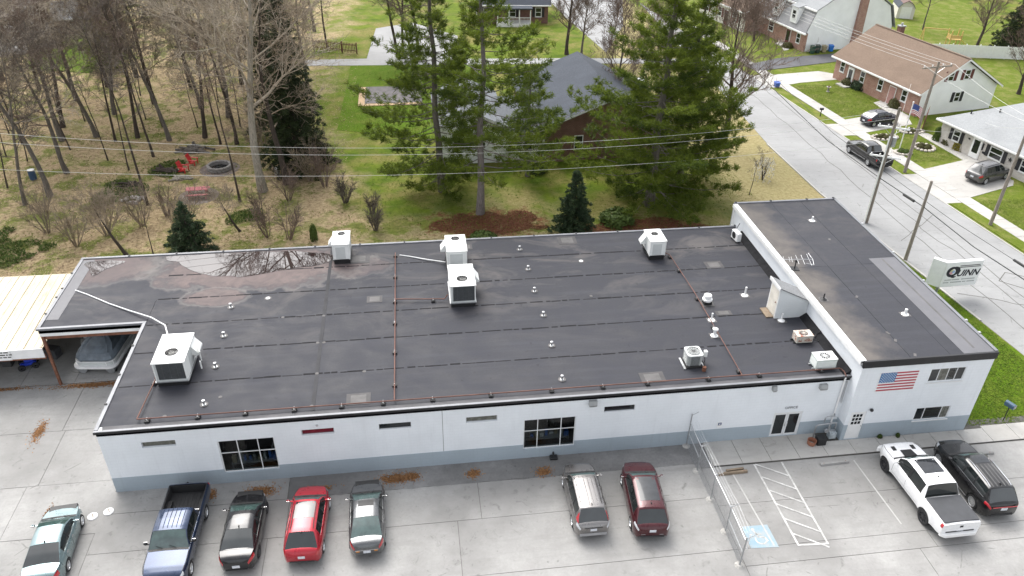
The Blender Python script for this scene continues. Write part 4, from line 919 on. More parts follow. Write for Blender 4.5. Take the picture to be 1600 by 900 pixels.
M['plast'] = pm('grey_plastic_trim', (.035,.035,.037), .6, .3, 5); M['silver_trim'] = pm('silver_lower_trim', (.42,.42,.43), .4, .15, 4, metal=.4)
def car(name, label, cat, loc, rz, paint, s, group='vehicles parked along the front of the building'):
    T = thing(name, label, cat, loc, rz, group)
    Lc, W, fo, wb = s['L'], s['W'], s['fo'], s['wb']; y0 = fo+wb/2; r = s['r']; ar = r+.055
    top, bot, plan = s['top'], s['bot'], s['plan']; cr = s.get('crown', .035); ax = (fo, fo+wb)
    t1, t2, t3, t4 = s['cab']; roof = s['roof']; bed = s.get('bed'); fl = s.get('flare', 0)
    def sect(t):
        t = max(0, min(Lc, t)); zt = smoothl(top, t); zs = lerpl(bot, t); w = W/2*(smoothl(plan, t) if t > .16 else lerpl(plan, t)); zb = zs; arch = False
        for a in ax:
            d = abs(t-a)
            if d < ar: z = r + math.sqrt(max(0, ar*ar-d*d)); arch = True; zb = max(zb, min(z, zt-.16))
            elif d < ar+.2: w += fl*(1-(d-ar)/.2)
            if d < ar: w += fl
        h = zt-zs; fr = (0,.22,.5,.72,.90,1.0); wf = (.955,.99,1.0,.99,.965,.90) if not s.get('boxy') else (.965,.995,1.0,1.0,.985,.93)
        pts = []
        for k, (f, q) in enumerate(zip(fr, wf)):
            pts.append((w*(q if not (arch and k == 0) else .985), max(zs+f*h, zb+.006*k)))
        pts.append((w*.5, zt+cr*.75)); pts.append((0.0, zt+cr)); return pts
    ts = sorted({round(Lc*i/44,3) for i in range(45)} | {round(a+ar*math.sin(math.pi*k/20)*1.0,3) for a in ax for k in range(-10,11)} | {.02,.05,.09,Lc-.02,Lc-.05,Lc-.09})
    B = Surf(sect, ts, 8, y0)
    b = MB(); full = []
    for t in ts: q = sect(t); full.append([(x,y0-t,z) for x,z in q] + [(-x,y0-t,z) for x,z in q[-2::-1]])
    n = len(full[0])
    for i in range(len(ts)-1):
        for j in range(n-1):
            if bed and s.get('open') and bed[0] < (ts[i]+ts[i+1])/2 < bed[1] and 5 <= j <= 8: continue
            p = full[i]; q = full[i+1]; b.add([p[j],p[j+1],q[j+1],q[j]], [(0,3,2,1)])
    b.add(full[0], [tuple(range(n))]); b.add(full[-1], [tuple(range(n-1,-1,-1))])
    me = b.mesh('body', paint); bm = bmesh.new(); bm.from_mesh(me); bmesh.ops.remove_doubles(bm, verts=bm.verts[:], dist=.0008); bmesh.ops.recalc_face_normals(bm, faces=bm.faces[:]); bm.to_mesh(me); bm.free()
    me.polygons.foreach_set('use_smooth', [True]*len(me.polygons)); me.set_sharp_from_angle(angle=R(38)); link('body', me, T)
    MB().bx(-W/2+.28, W/2-.28, y0-Lc+.15, y0-.15, .24, (.80 if not s.get('open') else .62)).build('underbody', M['black'], T)
    # cabin
    belt = lambda t: smoothl(top, t); hm = roof-belt((t2+t3)/2)
    rk = s.get('rear', .58); ztab = [(t1,belt(t1)),(t1+.5*(t2-t1),belt(t1)+.60*(roof-belt(t1))),(t2,roof-.035),(t2+.25,roof-.005),((t2+t3)/2,roof+.005),(t3-.2,roof-.02),(t3,roof-.045),(t3+.5*(t4-t3),belt(t4)+rk*(roof-.045-belt(t4))),(t4,belt(t4))]
    def csec(t):
        zb = belt(t)-.015; zz = max(zb+.02, lerpl(ztab, t)); k = max(0, min(1, (zz-zb)/hm)); gb = W/2*smoothl(plan, t)*.905*s.get('cabw', 1); 
        e = min(1, max(0, (t-t1)/.25)); 
        wt = gb - s.get('tumble', .17)*k
        return [(gb,zb),((gb+wt)/2+.02*k,(zb+zz-.07*k)/2),(wt,zz-.075*k),(wt-s.get('railw',.055)*k,zz-.018*k),(wt*.55,zz+.022*k),(0,zz+.035*k)]
    ct = sorted({round(t1+(t4-t1)*i/40,3) for i in range(41)} | {t2,t3}); Cb = Surf(csec, ct, 6, y0)
    tB, tC, tD = s['pil']; tA = t1+(t2-t1)*.42
    def cls(t, j):
        if j in (3,4): return 'windscreen' if t < t2 else ('rear_window' if t > t3+s.get('rw', .02) and not s.get('hatchroof') else 'roof')
        if j == 2: return 'roof'
        if t < tA or t > tD: return 'roof'
        if abs(t-tB) < .045: return 'pillarB'
        if tC < tD and abs(t-tC) < .06: return 'pillarC'
        return 'wf' if t < tB else ('wr' if t < tC else 'wq')
    cells = {}
    for i in range(len(ct)-1):
        tm = (ct[i]+ct[i+1])/2
        for j in range(5):
            c = cls(tm, j)
            for sd in (1,-1):
                key = c if c in ('windscreen','rear_window','roof') else c+('R' if sd > 0 else 'L')
                k = .010 if c in ('windscreen','rear_window','wf','wr','wq') else (.004 if c[:6] == 'pillar' else 0)
                pts = [(ct[i],j),(ct[i],j+1),(ct[i+1],j+1),(ct[i+1],j)]
                v = []
                for tt, jj in pts: x, z = csec(tt)[jj]; v.append((sd*max(0,x-k*(1 if jj < 3 else 0)), y0-tt, z-(k if jj >= 3 else 0)))
                cells.setdefault(key, MB()).add(v, [(0,1,2,3) if sd > 0 else (3,2,1,0)])
    nm = {'windscreen':('windscreen',M['cwind']),'rear_window':('rear_window',s.get('rglass', M['cglass'])),'roof':('roof',s.get('roofmat', paint)),**{'pillar'+a+b: ('pillar',M['black']) for a in 'BC' for b in 'RL'}}
    for key, mb in cells.items():
        nme, mt = nm.get(key, ('side_window', M['cglass'])); me = mb.mesh(nme, mt); bm = bmesh.new(); bm.from_mesh(me); bmesh.ops.remove_doubles(bm, verts=bm.verts[:], dist=.0008); bmesh.ops.recalc_face_normals(bm, faces=bm.faces[:]); bm.to_mesh(me); bm.free()
        me.polygons.foreach_set('use_smooth', [True]*len(me.polygons)); me.set_sharp_from_angle(angle=R(40)); link(nme, me, T)
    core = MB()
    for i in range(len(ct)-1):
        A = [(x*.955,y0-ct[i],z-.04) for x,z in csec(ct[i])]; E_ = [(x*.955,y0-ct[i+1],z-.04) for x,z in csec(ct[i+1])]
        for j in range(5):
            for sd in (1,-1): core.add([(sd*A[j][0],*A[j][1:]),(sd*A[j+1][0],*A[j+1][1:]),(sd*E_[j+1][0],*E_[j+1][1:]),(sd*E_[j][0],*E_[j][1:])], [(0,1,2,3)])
    core.build('dark_cabin_core', M['dark_in'], T)  # near-black shell painted in as the unlit cabin behind the window gaps
    # cowl, wipers, mirrors
    Bt = lambda t, x: Vector((x, y0-t, B.P(t, 7).z - (abs(x)/(W/2))**2*cr))
    cwl = MB(); 
    for sd in (1,-1): B.patch(t1-.10, t1+.04, 5.05, 7, sd, .010, 2, 6, b=cwl)
    cwl.build('cowl', M['black'], T)
    wp = MB()
    for x0_ in (-.35,.25): 
        p = Cb.P(t1+.06, 4.2); wp.tube([(x0_,y0-t1+.02,belt(t1)+cr+.02),(x0_+.32,y0-t1-.09,belt(t1)+cr+.10)], .012, 4)
    wp.build('wiper', M['black'], T)
    for sd in (1,-1):
        p = Cb.P(tA+.06, .25); o = MB().sph((sd*(W/2+.09), p.y+.02, p.z+.09), .10, 8, 6, sc=(1,1,1)); o.v = [(x,(y-p.y-.02)*.6+p.y+.02,(z-p.z-.09)*.72+p.z+.09) for x,y,z in o.v]
        o.beam((sd*(p.x-.03),p.y+.02,p.z+.04),(sd*(W/2+.05),p.y+.02,p.z+.06), .05); mo = o.build('mirror', s.get('mirmat', paint), T, smooth=50)
        MB().box((sd*(W/2+.09),p.y-.045,p.z+.09), (.15,.008,.10)).build('mirror_glass', M['chrome'], mo)
    # door seams, handles, sills, lamps
    for sd in (1,-1):
        q = MB()
        for td in s['doors']: B.patch(td-.006, td+.006, 1.0, 4.7, sd, .0035, 1, 8, b=q)
        B.patch(.32, t1-.12, 5.0, 5.07, sd, .003, 8, 1, b=q)
        if s.get('lidgap'): B.patch(s['lidgap']-.006, s['lidgap']+.006, 5.0, 7, sd, .003, 1, 5, b=q)
        B.patch(s['doors'][0]+.02, s['doors'][-1]-.02, .78, .84, sd, .003, 10, 1, b=q)
        q.build('door_gap', M['black'], T)['kind'] = 'stuff'
        for th in s['handles']: h_ = MB(); B.patch(th, th+.2, 3.55, 3.85, sd, .022, 2, 1, b=h_); B.patch(th+.02, th+.18, 3.45, 3.95, sd, .008, 2, 1, b=h_); h_.build('door_handle', s.get('hmat', paint), T)
        if s.get('sill'): B.patch(fo+ar+.03, fo+wb-ar-.03, .05, .55, sd, .012, 8, 2).build('sill', s['sill'], T, smooth=40)
        if s.get('belttrim'): Cb.patch(tA+.02, tD+.05, .02, .16, sd, .006, 10, 1).build('belt_trim', s['belttrim'], T)
        ta, tb, ua, ub = s['hl']; B.patch(ta, tb, ua, ub, sd, .006, 4, 4, s.get('hsk', .05)).build('headlight', M['lamp_clear'], T, smooth=50)
        for k, (ta, tb, ua, ub, mt, on) in enumerate(s['tl']): (B if on == 'b' else Cb).patch(ta, tb, ua, ub, sd, .008, 4, 4).build('taillight', mt, T, smooth=50)
        if s.get('rails'):
            a, c_ = s['rails'][:2]; pts = [Cb.P(a+(c_-a)*k/6, 3.15) for k in range(7)]; off = .045
            MB().tube([(sd*p.x,p.y,p.z+(off if 0 < k < 6 else .0)) for k,p in enumerate(pts)], .018, 6).build('roof_rail', s['rails'][2], T, smooth=50)
    ye = y0-Lc; zr = lerpl(bot, Lc); zt_ = lerpl(top, Lc); wr_ = W/2*lerpl(plan, Lc)
    for (x, z, w_, h_, mt, nme) in s.get('rearbits', []): MB().bx(x-w_/2, x+w_/2, ye-.014, ye+.0, z-h_/2, z+h_/2).build(nme, mt, T)
    for (x, z, w_, h_, mt, nme) in s.get('frontbits', []): MB().bx(x-w_/2, x+w_/2, y0, y0+.014, z-h_/2, z+h_/2).build(nme, mt, T)
    if s.get('sunroof'):
        a, c_, hw = s['sunroof']; b = MB(); w_ = 6; g = []
        for i in range(7):
            t = a+(c_-a)*i/6
            for j in range(w_+1): x = -hw+2*hw*j/w_; q = csec(t); z = q[4][1]+(q[5][1]-q[4][1])*(1-abs(x)/max(q[4][0],.01)) if abs(x) < q[4][0] else q[3][1]+(q[4][1]-q[3][1])*(q[3][0]-abs(x))/(q[3][0]-q[4][0]); g.append((x,y0-t,z+.006))
        b.add(g, [(i*(w_+1)+j,(i+1)*(w_+1)+j,(i+1)*(w_+1)+j+1,i*(w_+1)+j+1) for i in range(6) for j in range(w_)]); b.build('sunroof', s.get('sunmat', M['croof']), T, smooth=50)
    if s.get('ribs'):
        b = MB()
        for x in s['ribs'][2]:
            pts = []
            for k in range(6): t = s['ribs'][0]+(s['ribs'][1]-s['ribs'][0])*k/5; q = csec(t); f = abs(x)/q[4][0]; pts.append((x, y0-t, (q[5][1]+(q[4][1]-q[5][1])*f if f < 1 else q[4][1]+(q[3][1]-q[4][1])*(abs(x)-q[4][0])/(q[3][0]-q[4][0]))+.002))
            b.tube(pts, .018, 4)
        b.build('roof_rib', s.get('roofmat', paint), T, smooth=40)
    if s.get('fin'): p = Cb.P(s['fin'], 5 - .001); MB().slab([(-.02,p.y+.08,p.z-.01),(-.02,p.y-.08,p.z-.01),(-.015,p.y-.08,p.z+.07),(-.015,p.y-.03,p.z+.06)], (.035,0,0)).build('aerial', M['black'], T, fixn=True)
    # bed
    if bed:
        a, c_ = bed; wi = W/2*.90-.02; za = lerpl(top, (a+c_)/2)
        if s.get('open'):
            b = MB().bx(-wi, wi, y0-c_+.05, y0-a-.02, .62, .68); b.bx(-wi-.05, -wi, y0-c_, y0-a, .62, za-.02).bx(wi, wi+.05, y0-c_, y0-a, .62, za-.02).bx(-wi, wi, y0-a-.04, y0-a+.01, .62, za+.02).bx(-wi, wi, y0-c_+.0, y0-c_+.05, .62, za-.02)
            for k in range(9): x = -wi+.15+k*(2*wi-.3)/8; b.bx(x-.03, x+.03, y0-c_+.06, y0-a-.05, .68, .695)
            for sd in (1,-1): b.bx(*sorted((sd*wi, sd*(wi-.22))), y0-fo-wb-.45, y0-fo-wb+.45, .68, .88)
            b.build('bed_liner', M['bedliner'], T)
            MB().bx(-wi, wi, y0-a-.10, y0-a-.045, za+.005, za+.05).build('bed_bar', M['silver_trim'], T)
        else:
            b = MB(); g = [(-wi-.02,y0-a-.03),(wi+.02,y0-a-.03),(wi+.02,y0-c_+.02),(-wi-.02,y0-c_+.02)]; b.prism(g[::-1], za+.012, za+cr+.05); b.build('tonneau_cover', M['tonneau'], T, bevel=.015)
    # bumpers
    for (ya, yb, hw, za, zb, mt) in s.get('bumpers', []):
        g = [(-hw,ya),(-hw*.8,yb),(hw*.8,yb),(hw,ya),(hw,ya+(.12 if yb < ya else -.12)),(-hw,ya+(.12 if yb < ya else -.12))]
        MB().prism(g, za, zb).build('bumper', mt, T, bevel=.025, fixn=True)
    ty, rim, dk = make_wheel(r, s.get('tw', .22), s.get('rim', M['rim']), s.get('spk', 5), s.get('rr', r*.66))
    for a in ax:
        for sd in (1,-1):
            o = link('wheel', ty, T); o.location = (sd*(W/2-s.get('tw',.22)/2-.015+fl), y0-a, r); 
            if sd < 0: o.rotation_euler = (0,0,math.pi)
            link('rim', rim, o); link('brake_disc', dk, o)
    return T
P0 = [(0,.14),(.02,.36),(.05,.49),(.09,.585),(.18,.715),(.32,.825),(.55,.915),(.85,.975),(1.15,1)]
def sedan(L=4.65, W=1.78, wb=2.7, roof=1.44, **k):
    d = dict(L=L, W=W, fo=.93, wb=wb, r=.325, roof=roof, cab=(1.12,1.98,3.08,4.02), pil=(2.42,3.3,3.32),
        top=[(0,.50),(.05,.62),(.22,.73),(.7,.83),(1.15,.93),(1.6,.955),(3.4,.985),(L-.72,1.03),(L-.3,1.03),(L-.12,.99),(L-.05,.90),(L,.74)],
        bot=[(0,.36),(.06,.24),(.2,.19),(L-.3,.22),(L-.08,.30),(L,.42)], plan=P0+[(L-1.1,1),(L-.55,.95),(L-.24,.86),(L-.08,.74),(L,.60)],
        doors=(1.35,2.44,3.42), handles=(2.2,3.12), hl=(.06,.48,2.9,4.9), tl=[(L-.36,L-.02,2.7,4.5,M['tail_red'],'b')],
        rearbits=[(0,.60,.34,.16,M['plate'],'number_plate'),(0,.40,1.0,.06,M['black'],'bumper_slot')], frontbits=[(0,.43,.16,.08,M['black'],'grille')], fin=2.95, rw=.03, lidgap=L-.62)
    d.update(k); return d
def suv(L=4.55, W=1.82, wb=2.64, roof=1.66, **k):
    d = dict(L=L, W=W, fo=.90, wb=wb, r=.345, roof=roof, cab=(1.05,1.75,3.88,L-.20), pil=(2.25,3.15,3.85), rear=.5,
        top=[(0,.58),(.05,.74),(.2,.86),(.6,.97),(1.1,1.05),(1.6,1.07),(L-.6,1.09),(L-.2,1.07),(L-.06,.98),(L,.80)],
        bot=[(0,.40),(.06,.28),(.2,.23),(L-.3,.25),(L-.06,.34),(L,.46)], plan=P0+[(L-.8,1),(L-.35,.955),(L-.13,.88),(L-.04,.79),(L,.70)],
        doors=(1.30,2.27,3.25), handles=(2.02,2.98), hl=(.06,.5,3.0,4.9), tl=[(L-.34,L-.03,2.9,4.6,M['tail_red'],'b')], rglass=M['cglass'],
        rearbits=[(0,.72,.32,.16,M['plate'],'number_plate'),(0,.44,1.15,.08,M['plast'],'bumper_slot')], frontbits=[(0,.50,.16,.10,M['black'],'grille')], tumble=.19, railw=.085, fin=3.7, tw=.23, rw=.03)
    d.update(k); return d
pt = lambda n, c, **k: car_paint(n, c, **k)
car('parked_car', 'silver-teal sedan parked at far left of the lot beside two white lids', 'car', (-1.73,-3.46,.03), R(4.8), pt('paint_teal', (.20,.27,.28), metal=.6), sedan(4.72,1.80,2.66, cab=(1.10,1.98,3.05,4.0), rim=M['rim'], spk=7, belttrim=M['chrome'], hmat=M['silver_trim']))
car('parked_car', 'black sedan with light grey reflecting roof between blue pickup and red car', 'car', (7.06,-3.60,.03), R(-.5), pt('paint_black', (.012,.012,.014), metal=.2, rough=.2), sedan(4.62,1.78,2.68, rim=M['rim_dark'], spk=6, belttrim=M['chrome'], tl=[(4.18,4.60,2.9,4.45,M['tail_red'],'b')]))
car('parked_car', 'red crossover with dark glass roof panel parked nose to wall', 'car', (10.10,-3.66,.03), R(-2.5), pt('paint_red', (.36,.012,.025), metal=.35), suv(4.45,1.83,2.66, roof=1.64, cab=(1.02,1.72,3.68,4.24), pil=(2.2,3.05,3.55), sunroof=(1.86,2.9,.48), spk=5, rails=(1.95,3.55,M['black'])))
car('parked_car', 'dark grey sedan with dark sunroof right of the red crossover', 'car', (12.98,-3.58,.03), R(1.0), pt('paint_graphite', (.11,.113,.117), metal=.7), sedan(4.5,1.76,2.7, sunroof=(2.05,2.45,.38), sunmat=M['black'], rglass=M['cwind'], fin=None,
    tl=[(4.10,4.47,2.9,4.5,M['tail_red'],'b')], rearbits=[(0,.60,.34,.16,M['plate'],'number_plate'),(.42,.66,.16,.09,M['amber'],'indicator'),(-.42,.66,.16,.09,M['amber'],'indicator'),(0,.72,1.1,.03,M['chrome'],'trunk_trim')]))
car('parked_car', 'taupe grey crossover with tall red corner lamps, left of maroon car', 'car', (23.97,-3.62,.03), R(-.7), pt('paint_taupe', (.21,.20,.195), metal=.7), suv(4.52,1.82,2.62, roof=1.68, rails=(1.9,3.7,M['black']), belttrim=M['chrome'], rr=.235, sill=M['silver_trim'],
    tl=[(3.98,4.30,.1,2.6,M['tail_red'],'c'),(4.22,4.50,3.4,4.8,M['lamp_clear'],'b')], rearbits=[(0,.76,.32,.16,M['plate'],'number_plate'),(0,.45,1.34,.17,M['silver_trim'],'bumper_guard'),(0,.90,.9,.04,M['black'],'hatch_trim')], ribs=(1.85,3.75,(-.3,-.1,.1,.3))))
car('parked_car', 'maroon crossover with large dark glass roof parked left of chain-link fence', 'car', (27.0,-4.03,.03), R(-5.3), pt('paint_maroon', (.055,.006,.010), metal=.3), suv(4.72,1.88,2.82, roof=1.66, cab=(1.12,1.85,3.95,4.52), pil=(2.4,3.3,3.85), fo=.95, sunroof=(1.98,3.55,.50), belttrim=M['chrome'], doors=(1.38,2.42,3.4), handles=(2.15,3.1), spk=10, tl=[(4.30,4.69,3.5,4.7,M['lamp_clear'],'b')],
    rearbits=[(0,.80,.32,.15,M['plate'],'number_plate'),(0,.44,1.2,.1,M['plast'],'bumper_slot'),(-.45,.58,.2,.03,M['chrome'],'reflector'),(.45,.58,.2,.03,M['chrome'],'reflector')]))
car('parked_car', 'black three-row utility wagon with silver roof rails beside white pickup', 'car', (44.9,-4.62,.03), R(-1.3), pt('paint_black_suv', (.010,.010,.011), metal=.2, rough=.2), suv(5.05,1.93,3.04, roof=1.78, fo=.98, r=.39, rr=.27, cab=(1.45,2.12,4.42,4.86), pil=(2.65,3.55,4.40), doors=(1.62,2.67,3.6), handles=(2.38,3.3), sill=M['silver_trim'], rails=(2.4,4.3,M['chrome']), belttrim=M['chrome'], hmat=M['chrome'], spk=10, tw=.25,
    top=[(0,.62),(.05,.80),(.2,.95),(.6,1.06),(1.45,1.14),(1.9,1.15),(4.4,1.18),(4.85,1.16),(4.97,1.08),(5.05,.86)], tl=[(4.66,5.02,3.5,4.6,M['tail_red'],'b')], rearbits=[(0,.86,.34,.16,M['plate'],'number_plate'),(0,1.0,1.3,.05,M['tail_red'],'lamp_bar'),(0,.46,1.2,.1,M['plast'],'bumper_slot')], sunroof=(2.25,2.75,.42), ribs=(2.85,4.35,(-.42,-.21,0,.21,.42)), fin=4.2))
def pickup(**k):
    L = k.pop('L', 5.7); a = k.pop('bed0', 3.75)
    d = dict(L=L, W=2.0, fo=.98, wb=3.35, r=.385, rr=.25, tw=.26, roof=1.80, boxy=True, crown=.04, cab=(1.55,2.15,3.45,3.68), pil=(2.55,3.40,3.42), rear=.5, bed=(a,L-.07),
        top=[(0,.70),(.05,.90),(.2,1.02),(.6,1.09),(1.5,1.16),(2.0,1.15),(a-.06,1.15),(a,1.18),(L-.04,1.20),(L,1.16)], bot=[(0,.50),(.06,.40),(.3,.36),(L-.3,.48),(L,.56)],
        plan=[(0,.62),(.06,.76),(.2,.88),(.45,.95),(.8,1),(L-.1,1),(L,.985)], doors=(1.62,2.62,3.58), handles=(2.38,3.3), hl=(.02,.30,3.2,4.8), tl=[(L-.10,L-.005,2.6,4.7,M['tail_red'],'b')], tumble=.14, cabw=1.02,
        rearbits=[(0,.62,.32,.15,M['plate'],'number_plate')], bumpers=[(.98+3.35/2-L-.0,.98+3.35/2-L-.16,.97,.46,.64,M['chrome']),(.98+3.35/2+.0,.98+3.35/2+.14,.96,.44,.66,M['chrome'])], rw=.02)
    d.update(k); return d
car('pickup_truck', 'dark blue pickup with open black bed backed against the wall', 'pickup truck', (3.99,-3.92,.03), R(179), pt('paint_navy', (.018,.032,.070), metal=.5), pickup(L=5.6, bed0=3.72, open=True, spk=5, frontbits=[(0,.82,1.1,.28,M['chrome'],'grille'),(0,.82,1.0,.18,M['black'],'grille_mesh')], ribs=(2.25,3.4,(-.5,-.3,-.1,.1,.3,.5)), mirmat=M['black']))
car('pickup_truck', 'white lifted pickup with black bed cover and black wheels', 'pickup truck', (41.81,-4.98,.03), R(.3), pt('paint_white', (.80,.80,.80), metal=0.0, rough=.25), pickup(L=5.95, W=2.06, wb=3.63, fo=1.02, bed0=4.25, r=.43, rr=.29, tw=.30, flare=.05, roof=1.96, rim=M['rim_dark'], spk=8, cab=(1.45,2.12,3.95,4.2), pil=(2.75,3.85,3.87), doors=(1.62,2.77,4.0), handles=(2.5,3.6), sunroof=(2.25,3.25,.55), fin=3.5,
    top=[(0,.78),(.05,.98),(.2,1.12),(.6,1.19),(1.4,1.26),(2.0,1.25),(4.2,1.25),(4.25,1.28),(5.9,1.30),(5.95,1.26)], bot=[(0,.56),(.06,.46),(.3,.42),(5.6,.52),(5.95,.62)], bumpers=[(2.835-5.95,2.835-5.95-.16,1.0,.50,.72,M['white']),(2.835,2.835+.12,.98,.50,.76,M['white'])],
    rearbits=[(0,.72,.36,.16,M['plate'],'number_plate'),(0,1.08,.16,.12,M['black'],'badge'),(0,.74,1.5,.10,M['black'],'bumper_step')], tl=[(5.78,5.945,2.8,4.7,M['tail_red'],'b')]))
# hood vents and scoop of the white pickup
wp_ = [o for o in bpy.data.objects if o.get('label','').startswith('white lifted')][0]
for x in (-.55,.55): MB().box((x,2.15,1.245), (.20,.30,.03), 0).build('hood_vent', M['black'], wp_)
MB().slab([(-.30,1.95,1.27),(.30,1.95,1.27),(.36,1.40,1.34),(-.36,1.40,1.34)], (0,0,.03)).build('hood_scoop', M['black'], wp_, fixn=True)
g2 = 'vehicles across the street'
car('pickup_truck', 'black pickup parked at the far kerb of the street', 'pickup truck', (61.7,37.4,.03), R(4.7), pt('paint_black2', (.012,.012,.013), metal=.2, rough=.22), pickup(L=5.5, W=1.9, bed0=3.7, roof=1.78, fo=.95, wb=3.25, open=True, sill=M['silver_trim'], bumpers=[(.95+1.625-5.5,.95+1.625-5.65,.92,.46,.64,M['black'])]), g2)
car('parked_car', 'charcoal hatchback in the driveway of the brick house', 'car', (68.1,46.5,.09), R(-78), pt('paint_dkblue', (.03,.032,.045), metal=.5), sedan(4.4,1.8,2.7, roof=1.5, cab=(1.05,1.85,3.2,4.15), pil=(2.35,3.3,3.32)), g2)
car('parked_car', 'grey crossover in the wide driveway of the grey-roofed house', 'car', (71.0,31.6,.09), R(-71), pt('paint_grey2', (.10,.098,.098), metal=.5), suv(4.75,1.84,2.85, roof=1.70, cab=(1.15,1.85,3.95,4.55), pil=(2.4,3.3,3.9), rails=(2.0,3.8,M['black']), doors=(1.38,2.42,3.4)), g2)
# ---------------------------------------------------------------- trees
class LB:
    """many small leaf faces in one mesh, with a tone per face"""
    def __init__(s): s.v = []; s.f = []; s.t = []
    def tri(s, a, b, c, t): o = len(s.v); s.v += [tuple(a),tuple(b),tuple(c)]; s.f.append((o,o+1,o+2)); s.t.append(t)
    def quad(s, a, b, c, d, t): o = len(s.v); s.v += [tuple(a),tuple(b),tuple(c),tuple(d)]; s.f.append((o,o+1,o+2,o+3)); s.t.append(t)
    def mesh(s, name, mat):
        me = bpy.data.meshes.new(name); me.from_pydata(s.v, [], s.f); me.materials.append(mat)
        at = me.attributes.new('tone', 'FLOAT', 'FACE'); at.data.foreach_set('value', s.t); me.update(); return me
M['bark_dark'] = bark_mat('bark_dark', (.070,.054,.043)); M['bark_grey'] = bark_mat('bark_grey', (.165,.145,.125)); M['bark_pale'] = bark_mat('bark_pale', (.36,.325,.27)); M['bark_pine'] = bark_mat('bark_pine', (.19,.165,.155))
M['twig_dark'] = bark_mat('twig_dark', (.12,.098,.08)); M['twig_tan'] = bark_mat('twig_tan', (.30,.24,.175)); M['twig_pink'] = bark_mat('twig_pink', (.20,.145,.115)); M['twig_pale'] = bark_mat('twig_pale', (.44,.38,.30))
M['needle'] = leaf_mat('pine_needles', (.017,.042,.006), (.195,.25,.028), .6, .42); M['needle_dk'] = leaf_mat('spruce_needles', (.014,.026,.012), (.050,.070,.024)); M['needle_bl'] = leaf_mat('fir_needles', (.016,.036,.020), (.060,.092,.040))
M['needle_yel'] = leaf_mat('yellow_shrub_leaves', (.10,.10,.015), (.30,.25,.03)); M['leaf_olive'] = leaf_mat('olive_shrub_leaves', (.05,.055,.02), (.16,.15,.06)); M['blossom'] = leaf_mat('white_blossom', (.45,.42,.36), (.75,.72,.66)); M['leaf_green'] = leaf_mat('green_shrub_leaves', (.04,.07,.015), (.11,.16,.035))
def rv(r, a=1.0): return Vector((r.uniform(-a,a), r.uniform(-a,a), r.uniform(-a,a)))
def bare_tree(seed, h, r0, first=.3, nb=22, spread=1.0, lean=(0,0), sub=6, tw=6, twl=1.0, up=.55, trk=None):
    """returns (trunk mesh builder, branches mesh builder)"""
    r = random.Random(seed); T = MB(); Bm = MB(); n = 11; pts = []; rad = []; p = Vector((0,0,-.15)); d = Vector((lean[0],lean[1],1)).normalized()
    for i in range(n+1):
        pts.append(p.copy()); f = i/n; rad.append(max(.03, r0*(1-f*.93)*(1.35 if i == 0 else 1))); d = (d+Vector((r.uniform(-.09,.09),r.uniform(-.09,.09),.05))).normalized(); p = p+d*(h/n)
    T.tube(pts, rad, 8)
    def at(f): k = f*n; i = min(int(k), n-1); return pts[i].lerp(pts[i+1], k-i), rad[i]+(rad[i+1]-rad[i])*(k-i)
    def limb(p, d, ln, rd, lev):
        m = 4 if lev == 1 else (3 if lev == 2 else 2); P = [p.copy()]; q = p.copy(); dd = d.copy()
        for i in range(m): dd = (dd+rv(r,.24)+Vector((0,0,.10*up))).normalized(); q = q+dd*(ln/m); P.append(q.copy())
        Bm.tube(P, [rd*(1-.72*i/m) for i in range(m+1)], 5 if lev == 1 else 3, cap=False)
        if lev >= 4: return
        k = {1: sub, 2: tw, 3: 3}[lev]
        for j in range(k):
            f = r.uniform(.25,1.0); i = min(int(f*m), m-1); pp = P[i].lerp(P[i+1], f*m-i); side = dd.cross(rv(r)).normalized()
            nd = (dd*.75+side*r.uniform(.5,.95)+Vector((0,0,.15*up))).normalized()
            limb(pp, nd, {1: ln*r.uniform(.34,.55), 2: twl*r.uniform(.45,1.0), 3: twl*r.uniform(.3,.6)}[lev], max(.0125, rd*{1:.42,2:.45,3:.6}[lev]), lev+1)
    for i in range(nb):
        f = first+(1-first)*((i+.5)/nb)**.85; p, rd = at(min(.985, f)); a = i*2.4+r.uniform(-.6,.6); el = up*r.uniform(.55,1.3)
        d = Vector((math.cos(a), math.sin(a), el)).normalized(); ln = spread*h*(.30-.17*abs(f-.6))*r.uniform(.7,1.15)
        limb(p, d, ln, max(.02, rd*r.uniform(.32,.55)), 1)
    return T, Bm
def tree_pair(nm, T, Bm, bark, twig): return T.mesh(nm+'_trunk', bark, smooth=60), Bm.mesh(nm+'_branches', twig)
def put_tree(name, label, cat, meshes, loc, rz=0, sc=1.0, group=None, tilt=(0,0), names=('trunk','branches')):
    o = thing(name, label, cat, loc, rz, group); o.rotation_euler = (tilt[0], tilt[1], rz); o.scale = (sc,)*3 if not hasattr(sc,'__len__') else sc
    for nm, me in zip(names, meshes):
        q = link(nm, me, o)
        if nm == 'limbs': q['kind'] = 'stuff'
    return o
BV = [tree_pair('wood%d' % i, *bare_tree(20+i, 17, .20+.03*(i % 3), .30, 24, 1.05, sub=7, tw=8, twl=1.2), M['bark_dark'] if i % 2 else M['bark_grey'], (M['twig_dark'],M['twig_tan'],M['twig_pink'],M['twig_pale'],M['twig_pale'])[i]) for i in range(5)]
SL = [tree_pair('slim%d' % i, *bare_tree(60+i, 14, .11, .45, 11, .62, sub=5, tw=5, twl=.9), M['bark_dark'], M['twig_pink'] if i else M['twig_dark']) for i in range(2)]
